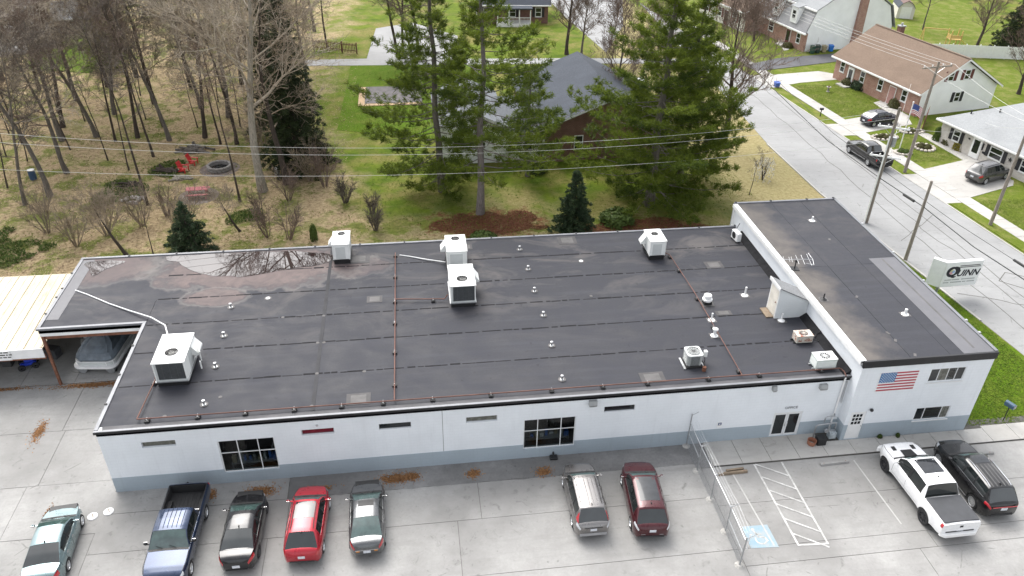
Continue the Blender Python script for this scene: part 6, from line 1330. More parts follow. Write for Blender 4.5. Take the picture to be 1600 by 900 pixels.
# white gambrel house
LXg, DYg = 13.0, 14.4
h = thing('house', 'big white gambrel house with brick chimney on its gable and grey shingled front', 'house', (69.8,86.8,0), R(-80))
MB().bx(0,LXg,0,.25,-.2,2.55).build('front_wall', M['brick_red'], h); MB().slab([(0,-.25,2.6),(LXg,-.25,2.6),(LXg,.95,5.7),(0,.95,5.7)], (0,.2,.05)).build('mansard', M['siding_g'], h, fixn=True)
gp = [(.25,-.2),(DYg,-.2),(DYg,2.7),(DYg-1.2,5.7),(DYg/2,9.3),(1.1,5.75),(-.05,2.7),(.25,2.7)]
for x, nm in ((.0,'left_gable'),(LXg-.2,'right_gable')): MB().slab([(x,y,z) for y,z in gp], (.2,0,0)).build(nm, M['siding_w'], h, fixn=True)
MB().bx(0,LXg,DYg-.2,DYg,-.2,2.7).build('rear_wall', M['siding_w'], h)
MB().slab([(-.3,.75,5.62),(LXg+.25,.75,5.62),(LXg+.25,DYg/2,9.4),(-.3,DYg/2,9.4)], (0,0,.14)).build('roof', M['roof_grey'], h, fixn=True)
MB().slab([(-.3,DYg/2+.001,9.4),(LXg+.25,DYg/2+.001,9.4),(LXg+.25,DYg-.9,5.62),(-.3,DYg-.9,5.62)], (0,0,.14)).build('roof_slope', M['roof_grey'], h, fixn=True)
MB().slab([(-.3,DYg-.899,5.62),(LXg+.25,DYg-.899,5.62),(LXg+.25,DYg+.4,2.6),(-.3,DYg+.4,2.6)], (0,0,.14)).build('roof_slope', M['roof_grey'], h, fixn=True)
MB().bx(-.3,LXg+.3,-.55,-.252,2.5,2.66).build('gutter', M['trim_white'], h); MB().bx(-.3,LXg+.3,.55,.74,5.55,5.75).build('gutter', M['trim_white'], h)
for x in (5.2,9.6):
    dm = MB().bx(x-.75,x+.75,-.15,1.0,3.35,5.6).build('dormer', M['siding_w'], h); w_ = house_window(h, 'f', x, 4.5, .9, 1.25, LXg, DYg); w_.location.y = -.155
    MB().slab([(x-.9,-.35,5.5),(x+.9,-.35,5.5),(x+.9,1.2,5.85),(x-.9,1.2,5.85)], (0,0,.1)).build('dormer_roof', M['roof_grey'], h, fixn=True)
house_door(h, 'f', 9.0, .95, 2.1, LXg, M['shut_red']); house_window(h, 'f', 11.4, 1.6, .9, 1.4, LXg, DYg); house_window(h, 'f', 4.6, 1.6, 1.3, 1.4, LXg, DYg)
MB().bx(8.2,9.8,-1.4,-.01,0,.18).build('porch_step', M['conc_new'], h)
MB().slab([(LXg+.01,7.6,-.1),(LXg+.01,9.1,-.1),(LXg+.01,8.95,3.2),(LXg+.01,8.8,10.4),(LXg+.01,7.8,10.4),(LXg+.01,7.7,3.2)], (.5,0,0)).build('chimney', M['brick_red'], h, fixn=True)
# grey-roofed ranch house with a hip
h = thing('house', 'pale ranch house with light grey hip roof and black shutters', 'house', (71.3,41.2,0), R(-77.6)); LXr, DYr = 21.0, 11.0
MB().bx(.3,LXr,.45,.65,-.2,2.42).build('front_wall', M['stone_pale'], h); MB().bx(.3,.5,.65,DYr-.5,-.2,2.42).build('left_wall', M['siding_c'], h); MB().bx(.5,LXr,DYr-.7,DYr-.5,-.2,2.42).build('rear_wall', M['siding_c'], h)
e, rz_ = 2.42, 5.1; A_, B_, C_, D_ = (-.1,0,e), (LXr,0,e), (LXr,DYr,e), (-.1,DYr,e); r0_, r1_ = (4.6,DYr/2,rz_), (LXr,DYr/2,rz_)
MB().slab([A_,B_,r1_,r0_], (0,0,.13)).build('roof', M['roof_grey'], h, fixn=True); MB().slab([D_,A_,r0_], (0,0,.13)).build('roof_hip', M['roof_grey'], h, fixn=True); MB().slab([r0_,r1_,C_,D_], (0,0,.13)).build('roof_slope', M['roof_grey'], h, fixn=True)
MB().bx(-.2,LXr,-.12,-.001,e-.06,e+.10).build('gutter', M['trim_white'], h); MB().bx(-.22,-.101,0,DYr,e-.06,e+.1).build('gutter', M['trim_white'], h)
for x, w in ((2.4,.9),(7.3,1.5),(10.7,1.1),(14,1.2)): o = house_window(h, 'f', x, 1.45, w, 1.15, LXr, DYr, M['shut_blk']); o.location.y = .44
o = house_door(h, 'f', 5.0, 1.0, 2.05, LXr, M['white']); o.location.y = .44
MB().bx(5.62,5.78,.40,.44,1.2,1.9).bx(5.85,6.1,.36,.44,.95,1.15).build('letter_box', M['shut_blk'], h)
for x, y, zz in ((1.9,2.0,.45),(3.9,3.4,.4),(7.2,4.8,.3),(9.4,5.0,.3),(12,4.2,.3)): MB().cyl((x,y,e+(rz_-e)*min(1,y/(DYr/2))+.05), .07, zz, 8).build('roof_vent', M['black'], h)
st = [( .26*(1 if k % 2 == 0 else .4)*math.sin(k*math.pi/5), .43, .26*(1 if k % 2 == 0 else .4)*math.cos(k*math.pi/5)) for k in range(10)]
MB().slab([(x+8.95,y,z+1.5) for x,y,z in st], (0,-.03,0)).build('wall_star', M['black'], h, fixn=True); MB().slab([(x*.8+3.95,y,z*.5+1.75) for x,y,z in st], (0,-.03,0)).build('wall_star', M['black'], h, fixn=True)
# house behind the pines: white gable, link and brick wing
h = house('white gabled house with slate roof half hidden behind the pines', (19.0,40.0,0), 0, 6.0, 9.5, 3.9, 5.3, 3.0, M['siding_w'], M['siding_w'], M['roof_mid'], 'y')
house_window(h, 'f', 3.9, 2.2, 1.0, 1.3, 6, 9.5); house_window(h, 'f', 1.7, 2.2, .9, 1.2, 6, 9.5)
MB().bx(6.0,9.7,.4,.6,-.2,3.0).build('link_wall', M['siding_w'], h); MB().slab([(5.4,.0,3.0),(9.8,.0,3.0),(9.8,4.5,5.0),(5.4,4.5,5.0)], (0,0,.14)).build('link_roof', M['roof_mid'], h, fixn=True)
for x in (7.0,8.6): w_ = house_window(h, 'f', x, 1.7, .9, 1.3, 6, 9.5); w_.location.y = .39
h = house('dark brick house with steep slate roof between the pines', (28.9,39.5,0), R(4), 12.5, 14.0, 3.7, 6.4, 7.2, M['brick_dark'], M['brick_dark'], M['roof_slate'], 'y', gab=M['brick_dark'])
house_window(h, 'f', 3.6, 1.9, .9, 1.5, 12.5, 14); MB().bx(-.02,.16,-.03,-.001,-.1,3.6).build('corner_board', M['trim_white'], h)
ch = MB().bx(11.0,11.7,5.2,5.9,4.0,5.9).build('chimney', M['brick_dark'], h); MB().bx(10.9,11.8,5.1,6.0,5.9,6.04).build('chimney_cap', M['white'], ch)
# houses along the top edge
h = house('brick house with white porch at top edge behind the vase-shaped tree', (27.5,93.0,0), R(-4), 11.0, 9.0, 3.0, 5.8, 4.5, M['brick_dark'], M['siding_w'], M['roof_slate'])
MB().bx(3.0,8.2,-2.2,-.01,0,.5).build('porch_floor', M['trim_white'], h); MB().bx(2.8,8.4,-2.4,0,2.6,2.8).build('porch_roof', M['roof_slate'], h)
for x in (3.1,4.8,6.4,8.1): MB().bx(x-.08,x+.08,-2.2,-2.04,.5,2.6).build('porch_post', M['trim_white'], h)
b = MB()
for k in range(24): b.bx(3.2+k*.21,3.24+k*.21,-2.15,-2.10,.5,1.35)
tag(b.bx(3.1,8.1,-2.17,-2.08,1.35,1.42).build('porch_rail', M['trim_white'], h), kind='stuff')
for x in (1.5,5.5,9.5): house_window(h, 'f', x, 1.7, 1.0, 1.4, 11, 9, M['shut_blk'])
h = house('cream and brick house at top edge left of the gambrel house', (64.5,96.5,0), R(-76), 12.0, 9.0, 3.2, 6.0, 4.5, M['siding_c'], M['brick_red'], M['roof_tan'])
for x in (2,5.5,9.5): house_window(h, 'f', x, 1.7, 1.1, 1.4, 12, 9, M['shut_red'])
house_door(h, 'f', 7.4, 1.0, 2.1, 12, M['shut_red'])
h = house('grey-roofed house seen through branches in the top left corner', (-50.5,88.5,0), R(16), 15.0, 9.0, 2.7, 4.9, 4.5, M['siding_c'], M['siding_c'], M['roof_grey'])
for x in (2.5,6,9.5,13): house_window(h, 'f', x, 1.6, 1.0, 1.2, 15, 9, M['shut_blk'])
h = house('small grey-roofed outbuilding behind the left wood', (-33.0,90.5,0), R(10), 7.5, 5.0, 2.4, 3.9, 2.5, M['brick_dark'], M['siding_c'], M['roof_grey'])
house_window(h, 'f', 2.2, 1.4, .9, 1.0, 7.5, 5); house_door(h, 'f', 5.0, .95, 2.0, 7.5, M['white'])
# backyard shed with barn roof
h = thing('shed', 'small barn-shaped white shed with brown roof in far backyard', 'shed', (96.3,91.5,0), R(-20))
gp = [(0,0),(2.6,0),(2.6,1.7),(2.1,2.4),(1.3,2.8),(.5,2.4),(0,1.7)]
for y in (0,4.4): MB().slab([(x,y,z) for x,z in gp], (0,.1,0)).build('gable', M['siding_c'], h, fixn=True)
MB().bx(0,.1,.1,4.4,0,1.7).bx(2.5,2.6,.1,4.4,0,1.7).build('side_wall', M['siding_c'], h)
for i in range(2,6): a, b_ = gp[i], gp[i+1]; MB().slab([(a[0],-.15,a[1]),(b_[0],-.15,b_[1]),(b_[0],4.7,b_[1]),(a[0],4.7,a[1])], (0,0,.09)).build('roof_panel', M['roof_slate'] if i in (2,5) else shingle_mat('brown_shed_roof%d' % i, (.17,.12,.11)), h, fixn=True)
MB().bx(.5,2.1,-.04,-.001,.1,1.9).build('door', M['white'], h)
# ---------------------------------------------------------------- yard things
def chain_fence():
    t = thing('chain_link_fence', 'bent chain-link fence with barbed arms between lot and office parking', 'fence', (0,0,0)); xs = lambda y: 30.62 + .03*math.sin(y*.8); hgt = 1.8
    ps = [(-.12,2.35),(-2.05,1.85),(-4.1,1.85),(-6.2,1.85),(-8.2,1.95)]
    for y, z in ps:
        p = MB().tube([(xs(y),y,0),(xs(y)+.02,y,z)], .032 if y > -8 else .045, 8).build('post', M['galv'], t); MB().sph((xs(y)+.02,y,z+.02), .05, 6, 4).build('cap', M['galv'], p)
        MB().tube([(xs(y),y,z-.03),(xs(y)+.34,y-.08,z+.26)], .018, 5).build('barb_arm', M['galv'], p)
        MB().lathe([(.001,.10),(.15,.10),(.24,.02)], 9, (xs(y),y,.01)).build('footing', M['conc_new'], p)
    MB().tube([(xs(-8.2)+.25,-8.05,1.0),(xs(-8.2)+.28,-8.0,1.95)], .03, 6).build('gate_post', M['white'], t)
    MB().tube([(xs(y),y,hgt) for y in [-.15-.4*k for k in range(21)]], .024, 6).build('top_rail', M['alu'], t, smooth=60)
    MB().tube([(xs(-.2),-.2,1.05),(xs(-2),-2.0,1.0)], .022, 6).build('brace_rail', M['alu'], t); MB().tube([(xs(-6.2),-6.2,1.0),(xs(-8.2),-8.2,.95)], .022, 6).build('brace_rail', M['alu'], t)
    b = MB(); s_ = .085; y = -.15
    for q in range(-24, 98):
        for dr in (1,-1):
            y0 = -.15-q*s_; pts = []
            for k in range(0, 9): yy = y0-dr*k*.2125 if dr > 0 else y0-1.7+k*.2125; pts.append((yy, .08+k*.2125))
            pts = [(xs(p[0])+mnoise.noise(Vector((p[0]*.7,p[1],1)))*.05, p[0], p[1]) for p in pts if -8.2 <= p[0] <= -.12]
            if len(pts) > 1: b.tube(pts, .0042, 3, cap=False)
    tag(b.build('wire_mesh', M['galv'], t), kind='stuff')
    for k in range(3): MB().tube([(xs(y)+.10*k+.08,y-.02*k,1.9+.08*k+.05*math.sin(y*2+k)) for y in [-.3-.4*q for q in range(20)]], .004, 3, cap=False).build('barbed_wire', M['galv'], t)
chain_fence()
# markings
def stripe(name, a, b, w, z, mat, par): return MB().beam((a[0],a[1],z),(b[0],b[1],z), w, .004).build(name, mat, par)
mk = struct('bay_marking', MB().beam((33.9,-1.95,.044),(33.95,-7.42,.044), .10, .004), M['white_worn']); stripe('marking_line', (35.48,-1.95), (35.45,-7.5), .10, .044, M['white_worn'], mk); stripe('marking_line', (33.9,-7.42), (35.5,-7.5), .09, .0445, M['white_worn'], mk)
for k in range(6): y = -1.95-k*.95; stripe('hatch_line', (33.96,y), (35.42,y-1.02), .085, .048, M['white_worn'], mk)
faint = pm('faint_white_marking', (.42,.415,.40), .9, .12, 5, world=True)
stripe('marking_line', (32.45,-2.4), (32.75,-7.3), .08, .044, faint, mk); stripe('marking_line', (39.55,-2.3), (39.75,-6.8), .08, .044, faint, mk)
ac = struct('access_marking', MB().prism([(31.55,-7.32),(32.95,-7.42),(32.92,-6.02),(31.6,-6.0)], .034, .045), M['blue_mark'])
b = MB(); cx, cy = 32.2,-6.85
arc = [(cx+.05+.27*math.cos(R(a)), cy-.02+.27*math.sin(R(a)), .049) for a in range(150,385,18)]
for p, q in zip(arc, arc[1:]): b.beam(p, q, .07, .004)
for p, q in (((cx-.12,cy+.52),(cx-.02,cy+.12)),((cx-.02,cy+.14),(cx+.28,cy+.10)),((cx+.26,cy+.10),(cx+.36,cy-.16)),((cx-.08,cy+.32),(cx+.20,cy+.28))): b.beam((*p,.0495),(*q,.0495), .08, .004)
b.lathe([(.001,.0515),(.09,.0515)], 10, (cx-.14,cy+.60,0)).build('wheelchair_symbol', M['white_worn'], ac)
for lab, x0, x1, y, mt, nm in (('weathered timber wheel stop right of the chain-link fence', 31.65,33.3,-2.45,'wood','wheel_stop'), ('grey concrete wheel stop in the empty bay before the office door', 37.5,39.2,-2.4,'conc','wheel_stop'), ('grey concrete wheel stop ahead of the black utility wagon', 45.6,47.7,-2.72,'conc','wheel_stop')):
    o = thing(nm, lab, 'wheel stop', ((x0+x1)/2,y,.03), R(2)); w = x1-x0
    MB().slab([(-w/2,-.10,0),(-w/2,.10,0),(-w/2,.06,.13),(-w/2,-.06,.13)], (w,0,0)).build('bar', M[mt], o, bevel=.012, fixn=True)
    for s in (-1,1): MB().cyl((s*w*.38,0,.125), .022, .02, 6).build('anchor_pin', M['rust'], o)
    if mt == 'wood': MB().box((.2,.2,.06), (w*.6,.11,.1), .03).build('second_timber', M['wood'], o)
for lab, x, y in (('white round lid on the concrete, nearer the teal sedan', -.72,-1.55), ('white round lid on the concrete, nearer the wall corner', -.02,-1.32)):
    o = thing('round_lid', lab, 'lid', (x,y,.034)); MB().lathe([(.001,.06),(.22,.055),(.25,.03),(.25,0)], 18).build('disc', M['white'], o, smooth=40); MB().box((.02,.02,.07), (.05,.22,.025), .4).build('wood_grip', M['wood'], o)
# leaf piles drifted on the concrete
def drift(label, x, y, rx, ry, n, seed, cols=((.17,.075,.03),(.42,.22,.09))):
    r = random.Random(seed); F = LB()
    for k in range(n):
        a = r.uniform(0,6.28); q = min(1.8, abs(r.gauss(0,.62))); q2 = q*(1+.25*mnoise.noise(Vector((math.cos(a)*2,math.sin(a)*2,seed)))); c = Vector((x+math.cos(a)*q2*rx, y+math.sin(a)*q2*ry, .036+.05*max(0,1-q)*r.random())); u = rv(r); u.z *= .3; u = u.normalized()*.045; v = Vector((-u.y,u.x,r.uniform(-.02,.02))); F.quad(c-u, c-v, c+u, c+v, r.random())
    return tag(link('leaf_drift', F.mesh('leaf_drift', M['drift'])), label, 'leaves', None, 'stuff')
M['drift'] = leaf_mat('drifted_leaves', (.16,.075,.032), (.40,.22,.10), .9)
for i, (lab, x, y, rx, ry, n) in enumerate((('brown leaf drift ahead of black sedan', 7.4,-.85,.75,.38,800), ('largest rust-brown leaf drift against the front wall', 14.3,-.72,.85,.36,1100), ('rust-brown leaf drift touching the largest one on its right', 15.2,-.7,.5,.3,500), ('small round rust-brown leaf drift under a narrow window', 18.5,-.85,.36,.3,500), ('orange-brown leaf patch left of the taupe crossover', 22.3,-1.15,.42,.32,500), ('brown leaves beside the blue pickup bed', 4.75,-.75,.4,.35,400), ('leaf line along edge of boat bay floor', -3.9,9.1,2.3,.25,1300), ('brown leaf streak on open concrete at far left', -5.6,5.2,.3,1.0,500), ('leaf scatter under the red crossover front', 10.4,-.95,.7,.2,300), ('small leaf scatter beside teal sedan', -3.0,-1.2,.2,.7,160), ('leaf scatter along the carport slab edge', -9.5,9.2,2.4,.2,500))): drift(lab, x, y, rx, ry, n, i+1)
# mailbox, street sign, sign board
o = thing('mailbox', 'blue-grey mailbox on thin post on the lawn at right edge', 'mailbox', (50.1,-.2,.04), R(20)); MB().tube([(0,0,0),(0,0,1.05)], .03, 6).build('post', M['black'], o)
b = MB(); pr = [(-.14,0),(.14,0),(.14,.18)]+[(.14*math.cos(R(a)),.18+.12*math.sin(R(a))) for a in range(15,180,15)]+[(-.14,.18)]
b.slab([(x,-.28,1.05+z) for x,z in pr], (0,.56,0)); b.build('box', pm('mailbox_blue', (.06,.11,.17), .4, .2), o, fixn=True); MB().bx(-.12,.12,-.295,-.281,1.07,1.3).build('door', M['galv'], o)
sg = thing('shop_sign', 'white two-panel QUINN sign standing beside the street', 'sign', (53.65,12.5,0))
def panel(w, rz, par_name):
    e = link(par_name, MB().bx(0,w,-.02,.30,1.0,3.1).mesh(par_name, M['white'], bevel=.02), sg); e.rotation_euler = (0,0,rz); return e
f1 = panel(2.95, R(2), 'front_panel'); f2 = MB().slab([(-.02,.02,1.0),(-.62,.72,1.0),(-.40,.92,1.0),(.22,.32,1.0)], (0,0,2.095)).build('left_panel', M['white'], sg, fixn=True)
for x in (.35,): MB().tube([(x,.5,0),(x,.5,2.6)], .11, 10).build('post', M['galv'], sg)
MB().bx(.06,2.89,-.03,-.021,1.06,3.04).build('face', pm('sign_face', (.78,.79,.78), .4, .05), f1)
navy = pm('sign_lettering', (.012,.013,.02), .6, .1)
o = link('letter_q', text_mesh('letter_q', 'Q', 1.1, navy, .004, .25, bold=.028), f1); o.location = (.62,-.034,2.28); o.rotation_euler = (R(90),0,0); o.scale = (1.12,1,1)
MB().lathe([(.27,-.036),(.44,-.036),(.44,-.033),(.27,-.033),(.27,-.036)], 20, (.62,0,2.30), 'Y').build('wheel_ring', navy, f1)
for k, c in enumerate(((.30,.45,.70),(.62,.62,.35),(.65,.35,.42))): a = 2.1*k; MB().lathe([(.001,-.0365),(.13,-.0365),(.13,-.034)], 10, (.62+.10*math.cos(a),0,2.30+.10*math.sin(a)), 'Y').build('emblem_spot', pm('emblem_%d' % k, c, .5), f1)
o = link('letters_uinn', text_mesh('letters_uinn', 'UINN', .72, navy, .004, .25, bold=.022), f1); o.location = (1.92,-.034,2.12); o.rotation_euler = (R(90),0,0); o.scale = (.98,1,1)
for z, x1 in ((2.62,2.80),(2.74,2.72)): MB().bx(1.12,x1,-.037,-.031,z,z+.06).build('speed_bar', navy, f1)
gt_ = pm('sign_small_print', (.25,.26,.27), .6)
b = MB()
for z, segs in ((1.58,((.25,.72),(.82,1.45),(1.6,2.6))),(1.36,((.2,.62),(.78,1.6),(1.75,2.0),(2.1,2.7)))):
    for a, c in segs:
        x = a
        while x < c: b.bx(x, x+.055, -.036, -.031, z, z+.085); x += .09
tag(b.build('small_print', gt_, f1), kind='stuff')
# poles and wires
def upole(label, x, y, h, r, arms=(), tilt=(0,0), extra=None):
    o = thing('utility_pole', label, 'utility pole', (x,y,0)); o.rotation_euler = (tilt[0],tilt[1],0)
    MB().tube([(0,0,-.3),(0,0,h*.5),(0,0,h)], [r,r*.85,r*.65], 10).build('shaft', M['pole'], o, smooth=50)
    for z, ln, a, mt in arms:
        c = MB().box((0,.02,z), (ln,.10,.13), a).build('crossarm', mt, o)
        d = Vector((math.cos(a),math.sin(a),0)); MB().beam(d*ln*.3+Vector((0,.06,z-.05)), (0,.06,z-.7), .05, .02).beam(d*-ln*.3+Vector((0,.06,z-.05)), (0,.06,z-.7), .05, .02).build('arm_brace', M['galv'], c)
        for k in (-.45,-.18,.18,.45): MB().lathe([(.001,.17),(.05,.16),(.06,.09),(.03,.07),(.025,0)], 8, tuple(d*ln*k+Vector((0,.02,z+.065)))).build('insulator', M['white'], c)
    return o
p1 = upole('utility pole with two white crossarms behind the two-storey roof', 54.71,24.33,10.3,.17,((8.6,2.4,R(-30),M['white']),(6.1,2.4,R(-30),M['white'])))
MB().tube([(-.22,-.1,0),(-.20,-.1,7.9)], .06, 8).build('riser_pipe', M['white'], p1); MB().lathe([(.001,.8),(.2,.78),(.2,0),(.001,0)], 10, (.32,0,7.0)).build('transformer', M['galv'], p1)
upole('short bare timber pole rising behind the two-storey roof edge', 54.57,17.95,6.9,.15)
upole('grey timber pole on the far verge at right picture edge', 65.2,22.7,9.6,.16)
upole('tall timber pole with dark crossarm before the tan-roofed house', 63.85,33.8,10.9,.17,((10.4,3.3,R(10),M['pole']),))
o = thing('flag_pole', 'white flagpole with a small flag on the front lawn', 'flagpole', (66.5,39.3,.05)); MB().tube([(0,0,0),(0,0,5.0)], .05, 8).sph((0,0,5.05), .09, 8, 5).build('pole', M['white'], o)
fl_ = []
for i in range(9): fl_.append((.06+i*.19, .12*math.sin(i*.9), -.03*i*i*.5))
red = pm('flag_red2', (.45,.06,.08), .7); blu = pm('flag_blue2', (.05,.08,.25), .7); b = MB()
for j in range(13):
    z0 = 4.85-j*.08
    for i in range(8):
        a, c = fl_[i], fl_[i+1]; m_ = 2 if (i < 4 and j < 7) else (0 if j % 2 == 0 else 1)
        b.add([(a[0],a[1],z0+a[2]),(c[0],c[1],z0+c[2]),(c[0],c[1],z0-.08+c[2]),(a[0],a[1],z0-.08+a[2])], [(0,1,2,3)], m_)
fo_ = b.build('flag', [red,M['white'],blu], o)
def wire(label, a, b_, sag, r=.013, mat='wire', n=28, extra=None):
    a = Vector(a); b_ = Vector(b_); pts = [a.lerp(b_, i/n)+Vector((0,0,-4*sag*(i/n)*(1-i/n))) for i in range(n+1)]
    return tag(MB().tube(pts, r, 5).build('power_line', M[mat], smooth=60), label, 'wire')
M['wire'] = pm('pale_wire', (.55,.55,.53), .5, .1, 1, metal=.2); M['wire_dk'] = pm('black_cable', (.02,.02,.02), .6, .1, 1)
def span(label, q, r=.012):
    (x0,z0),(x1,z1),(x2,z2) = q; pts = []
    for i in range(41):
        x = -30+i*(54.6+30)/40; z = z0*(x-x1)*(x-x2)/((x0-x1)*(x0-x2))+z1*(x-x0)*(x-x2)/((x1-x0)*(x1-x2))+z2*(x-x0)*(x-x1)/((x2-x0)*(x2-x1)); pts.append((x,24.3,z))
    tag(MB().tube(pts, r, 5).build('power_line', M['wire'], smooth=60), label, 'wire')
span('uppermost pale wire crossing behind the long roof', ((-11.8,10.5),(23.8,8.3),(54.5,10.1))); span('second pale wire crossing behind the long roof', ((-12,9.85),(23.8,7.75),(54.5,9.4))); span('lowest pale wire crossing behind the long roof', ((-12.6,7.85),(23.8,6.15),(54.5,7.6)))
ew = (64.0,33.8)
for k, dx in enumerate((-1.5,-.55,.6,1.5)): wire('overhead street wire above tan roof, %s of four' % ('first from left','second from left','third from left','fourth from left')[k], (ew[0]+dx,33.8,10.6), (57.5+dx*1.0,92,10.2), .9, .013)
for k, dx in enumerate((-1.5,1.5)): wire('overhead street wire from tall pole to right edge pole, %s' % ('left','right')[k], (ew[0]+dx,33.8,10.6), (65.2+dx*.3,22.7,9.4), .3, .012)
wire('service wire from the crossarmed pole to pale ranch house', (55.6,24.0,8.7), (75.5,37.5,3.0), .5, .013); wire('service wire from right edge pole over pale ranch roof', (65.2,22.7,8.9), (74.5,38.8,3.0), .3, .012); wire('service wire from crossarmed pole to tan-roofed house', (55.2,24.6,6.3), (73.2,50.0,3.3), .6, .013)
cb = thing('cable', 'thick black cable with splice case strung low along the street', 'cable', (0,0,0)); pts = [(54.75,60,5.6),(54.7,45,4.5),(54.65,33.3,3.9),(54.7,24.3,4.25),(54.6,18,4.75),(54.6,11.8,4.75),(54.6,4,5.4),(54.6,-6,6.2)]
MB().tube(pts, .035, 6).build('cable_run', M['wire_dk'], cb, smooth=60); MB().tube([(54.63,20.6,4.5),(54.62,19.2,4.62)], .11, 8).build('splice_case', M['black'], cb)
cb = thing('cable', 'thin black cable with small splice beside the thick street cable', 'cable', (0,0,0)); MB().tube([(54.9,45,5.4),(54.9,33,4.7),(54.85,24.3,4.9),(54.8,15,5.2),(54.8,7.7,5.75),(54.8,-6,6.8)], .018, 5).build('cable_run', M['wire_dk'], cb, smooth=60); MB().tube([(54.8,8.4,5.7),(54.8,7.4,5.78)], .09, 8).build('splice_case', M['black'], cb)
# backyard by the wood
def adirondack(label, x, y, rz):
    o = thing('garden_chair', label, 'chair', (x,y,0), rz, 'red garden chairs'); red = pm('red_plastic', (.52,.03,.03), .45, .15, 3)
    for k in range(6): MB().box((-.25+k*.10,.33+.0,.62), (.085,.03,.85), 0, 0, R(-24)).build('back_slat', red, o)
    for k in range(5): MB().box((0,-.28+k*.12,.34-k*.025), (.56,.10,.025), 0, 0, R(-10)).build('seat_slat', red, o)
    for s in (-1,1):
        MB().box((s*.36,-.05,.55), (.13,.75,.03)).build('armrest', red, o); MB().box((s*.33,-.33,.27), (.05,.09,.54)).build('leg', red, o); MB().box((s*.30,.2,.17), (.04,.85,.09), 0, 0, R(-14)).build('leg', red, o)
adirondack('red slatted garden chair, nearer of the two by the fire pit', -5.2,40.6,R(70)); adirondack('red slatted garden chair, farther of the two by the fire pit', -4.7,42.3,R(75))
o = thing('fire_pit', 'round stone-ringed fire pit on bare soil beside red chairs', 'fire pit', (-2.0,41.0,0)); rp_ = random.Random(8); M['stone'] = pm('field_stone', (.30,.28,.26), .9, .35, 4, rnd=.5)
for lev in range(2):
    for k in range(18): a = 2*math.pi*(k+.5*lev)/18; MB().box((1.02*math.cos(a),1.02*math.sin(a),.13+lev*.22), (.34,.26,.21), a+R(90)+rp_.uniform(-.1,.1)).build('stone', M['stone'], o, bevel=.04)
MB().lathe([(.001,.05),(.9,.04),(.95,.0)], 16).build('ash_bed', M['seam'], o); MB().tube([(-.5,-.2,.1),(.5,.3,.25)], .07, 6).tube([(-.3,.4,.1),(.4,-.4,.2)], .06, 6).build('burnt_log', M['black'], o)
MB().lathe([(.95,.012),(1.7,.012),(1.85,0)], 20).build('ash_ring', pm('trodden_soil', (.17,.14,.125), .95, .4, 2), o)
o = thing('picnic_table', 'faded red wooden picnic table in the backyard', 'table', (-2.8,35.2,0), R(4)); pk = pm('faded_red_wood', (.42,.14,.15), .8, .3, 4)
for k in range(5): MB().bx(-.95,.95,-.36+k*.146,-.36+k*.146+.135,.70,.74).build('top_board', pk, o)
for s in (-1,1):
    MB().bx(-.95,.95,s*.72-.13,s*.72+.13,.42,.46).build('bench_board', pk, o)
    MB().beam((s*.7,-.7,0),(s*.7,-.2,.70),.08).beam((s*.7,.7,0),(s*.7,.2,.70),.08).bx(s*.7-.04,s*.7+.04,-.8,.8,.36,.42).build('leg_frame', pk, o)
MB().lathe([(.001,.01),(1.6,.01),(1.75,0)], 18).build('worn_ground', pm('trodden_soil2', (.19,.16,.14), .95, .4, 2), o)
o = thing('barrel', 'blue plastic barrel among the left trunks', 'barrel', (-18.4,40.2,0)); MB().lathe([(.001,0),(.28,0),(.31,.3),(.31,.65),(.28,.92),(.001,.92)], 14).build('drum', pm('barrel_blue', (.03,.07,.14), .5, .2), o, smooth=40); MB().lathe([(.30,.9),(.31,.95),(.001,.96)], 14).build('lid', M['galv'], o)
o = thing('trash_can', 'galvanised trash can at the foot of the dark-trunked tree', 'bin', (3.6,39.0,0)); MB().lathe([(.001,0),(.24,0),(.28,.7)], 12).build('can', M['galv'], o, smooth=40); MB().lathe([(.30,.7),(.28,.76),(.001,.82)], 12).build('lid', M['galv'], o)
def heap(name, label, cat, x, y, n, spread, size, mat, seed, piece, log=False):
    o = thing(name, label, cat, (x,y,0)); r = random.Random(seed)
    for k in range(n):
        a = r.uniform(0,6.28); q = spread*r.random()**.6; c = (q*math.cos(a), q*.6*math.sin(a), size*.4+(spread-q)*.22*r.random())
        if log: d = Vector((r.uniform(-1,1),r.uniform(-.3,.3),r.uniform(-.1,.1))).normalized()*size*2.2; MB().tube([Vector(c)-d, Vector(c)+d], size*.42, 7).build(piece, mat, o)
        else: MB().box(c, (size*r.uniform(.6,1.3),size*r.uniform(.6,1.2),size*r.uniform(.4,.9)), r.uniform(0,3), 0, r.uniform(-.4,.4)).build(piece, mat, o, bevel=size*.15)
heap('rubble_heap', 'heap of white and grey rubble beside the slender dark tree', 'rubble', -8.3,34.6,26,1.3,.3,pm('rubble', (.48,.46,.43), .9, .4, 3, rnd=.8),1,'rock'); heap('log_pile', 'pile of cut logs beside the red chairs', 'logs', -6.6,40.8,16,1.0,.26,M['bark_dark'],2,'log',True); heap('log_pile', 'log pile behind the red chairs', 'logs', -5.2,45.8,22,1.6,.26,M['bark_grey'],3,'log',True); heap('brush_heap', 'dark brush mound on the moss left of the rubble', 'brush', -9.6,38.0,24,1.3,.16,M['bark_dark'],4,'stick',True); heap('log_pile', 'cut logs in front of the nearer red chair', 'logs', -5.2,38.9,9,.8,.22,M['bark_pale'],5,'log',True)
o = thing('garden_bed', 'raised dark garden bed with sandy border on the back lawn', 'garden bed', (14.2,60.6,0)); MB().bx(-3.0,3.6,-2.9,3.0,0,.12).build('soil', pm('garden_soil', (.13,.12,.12), .95, .4, 1.5), o)
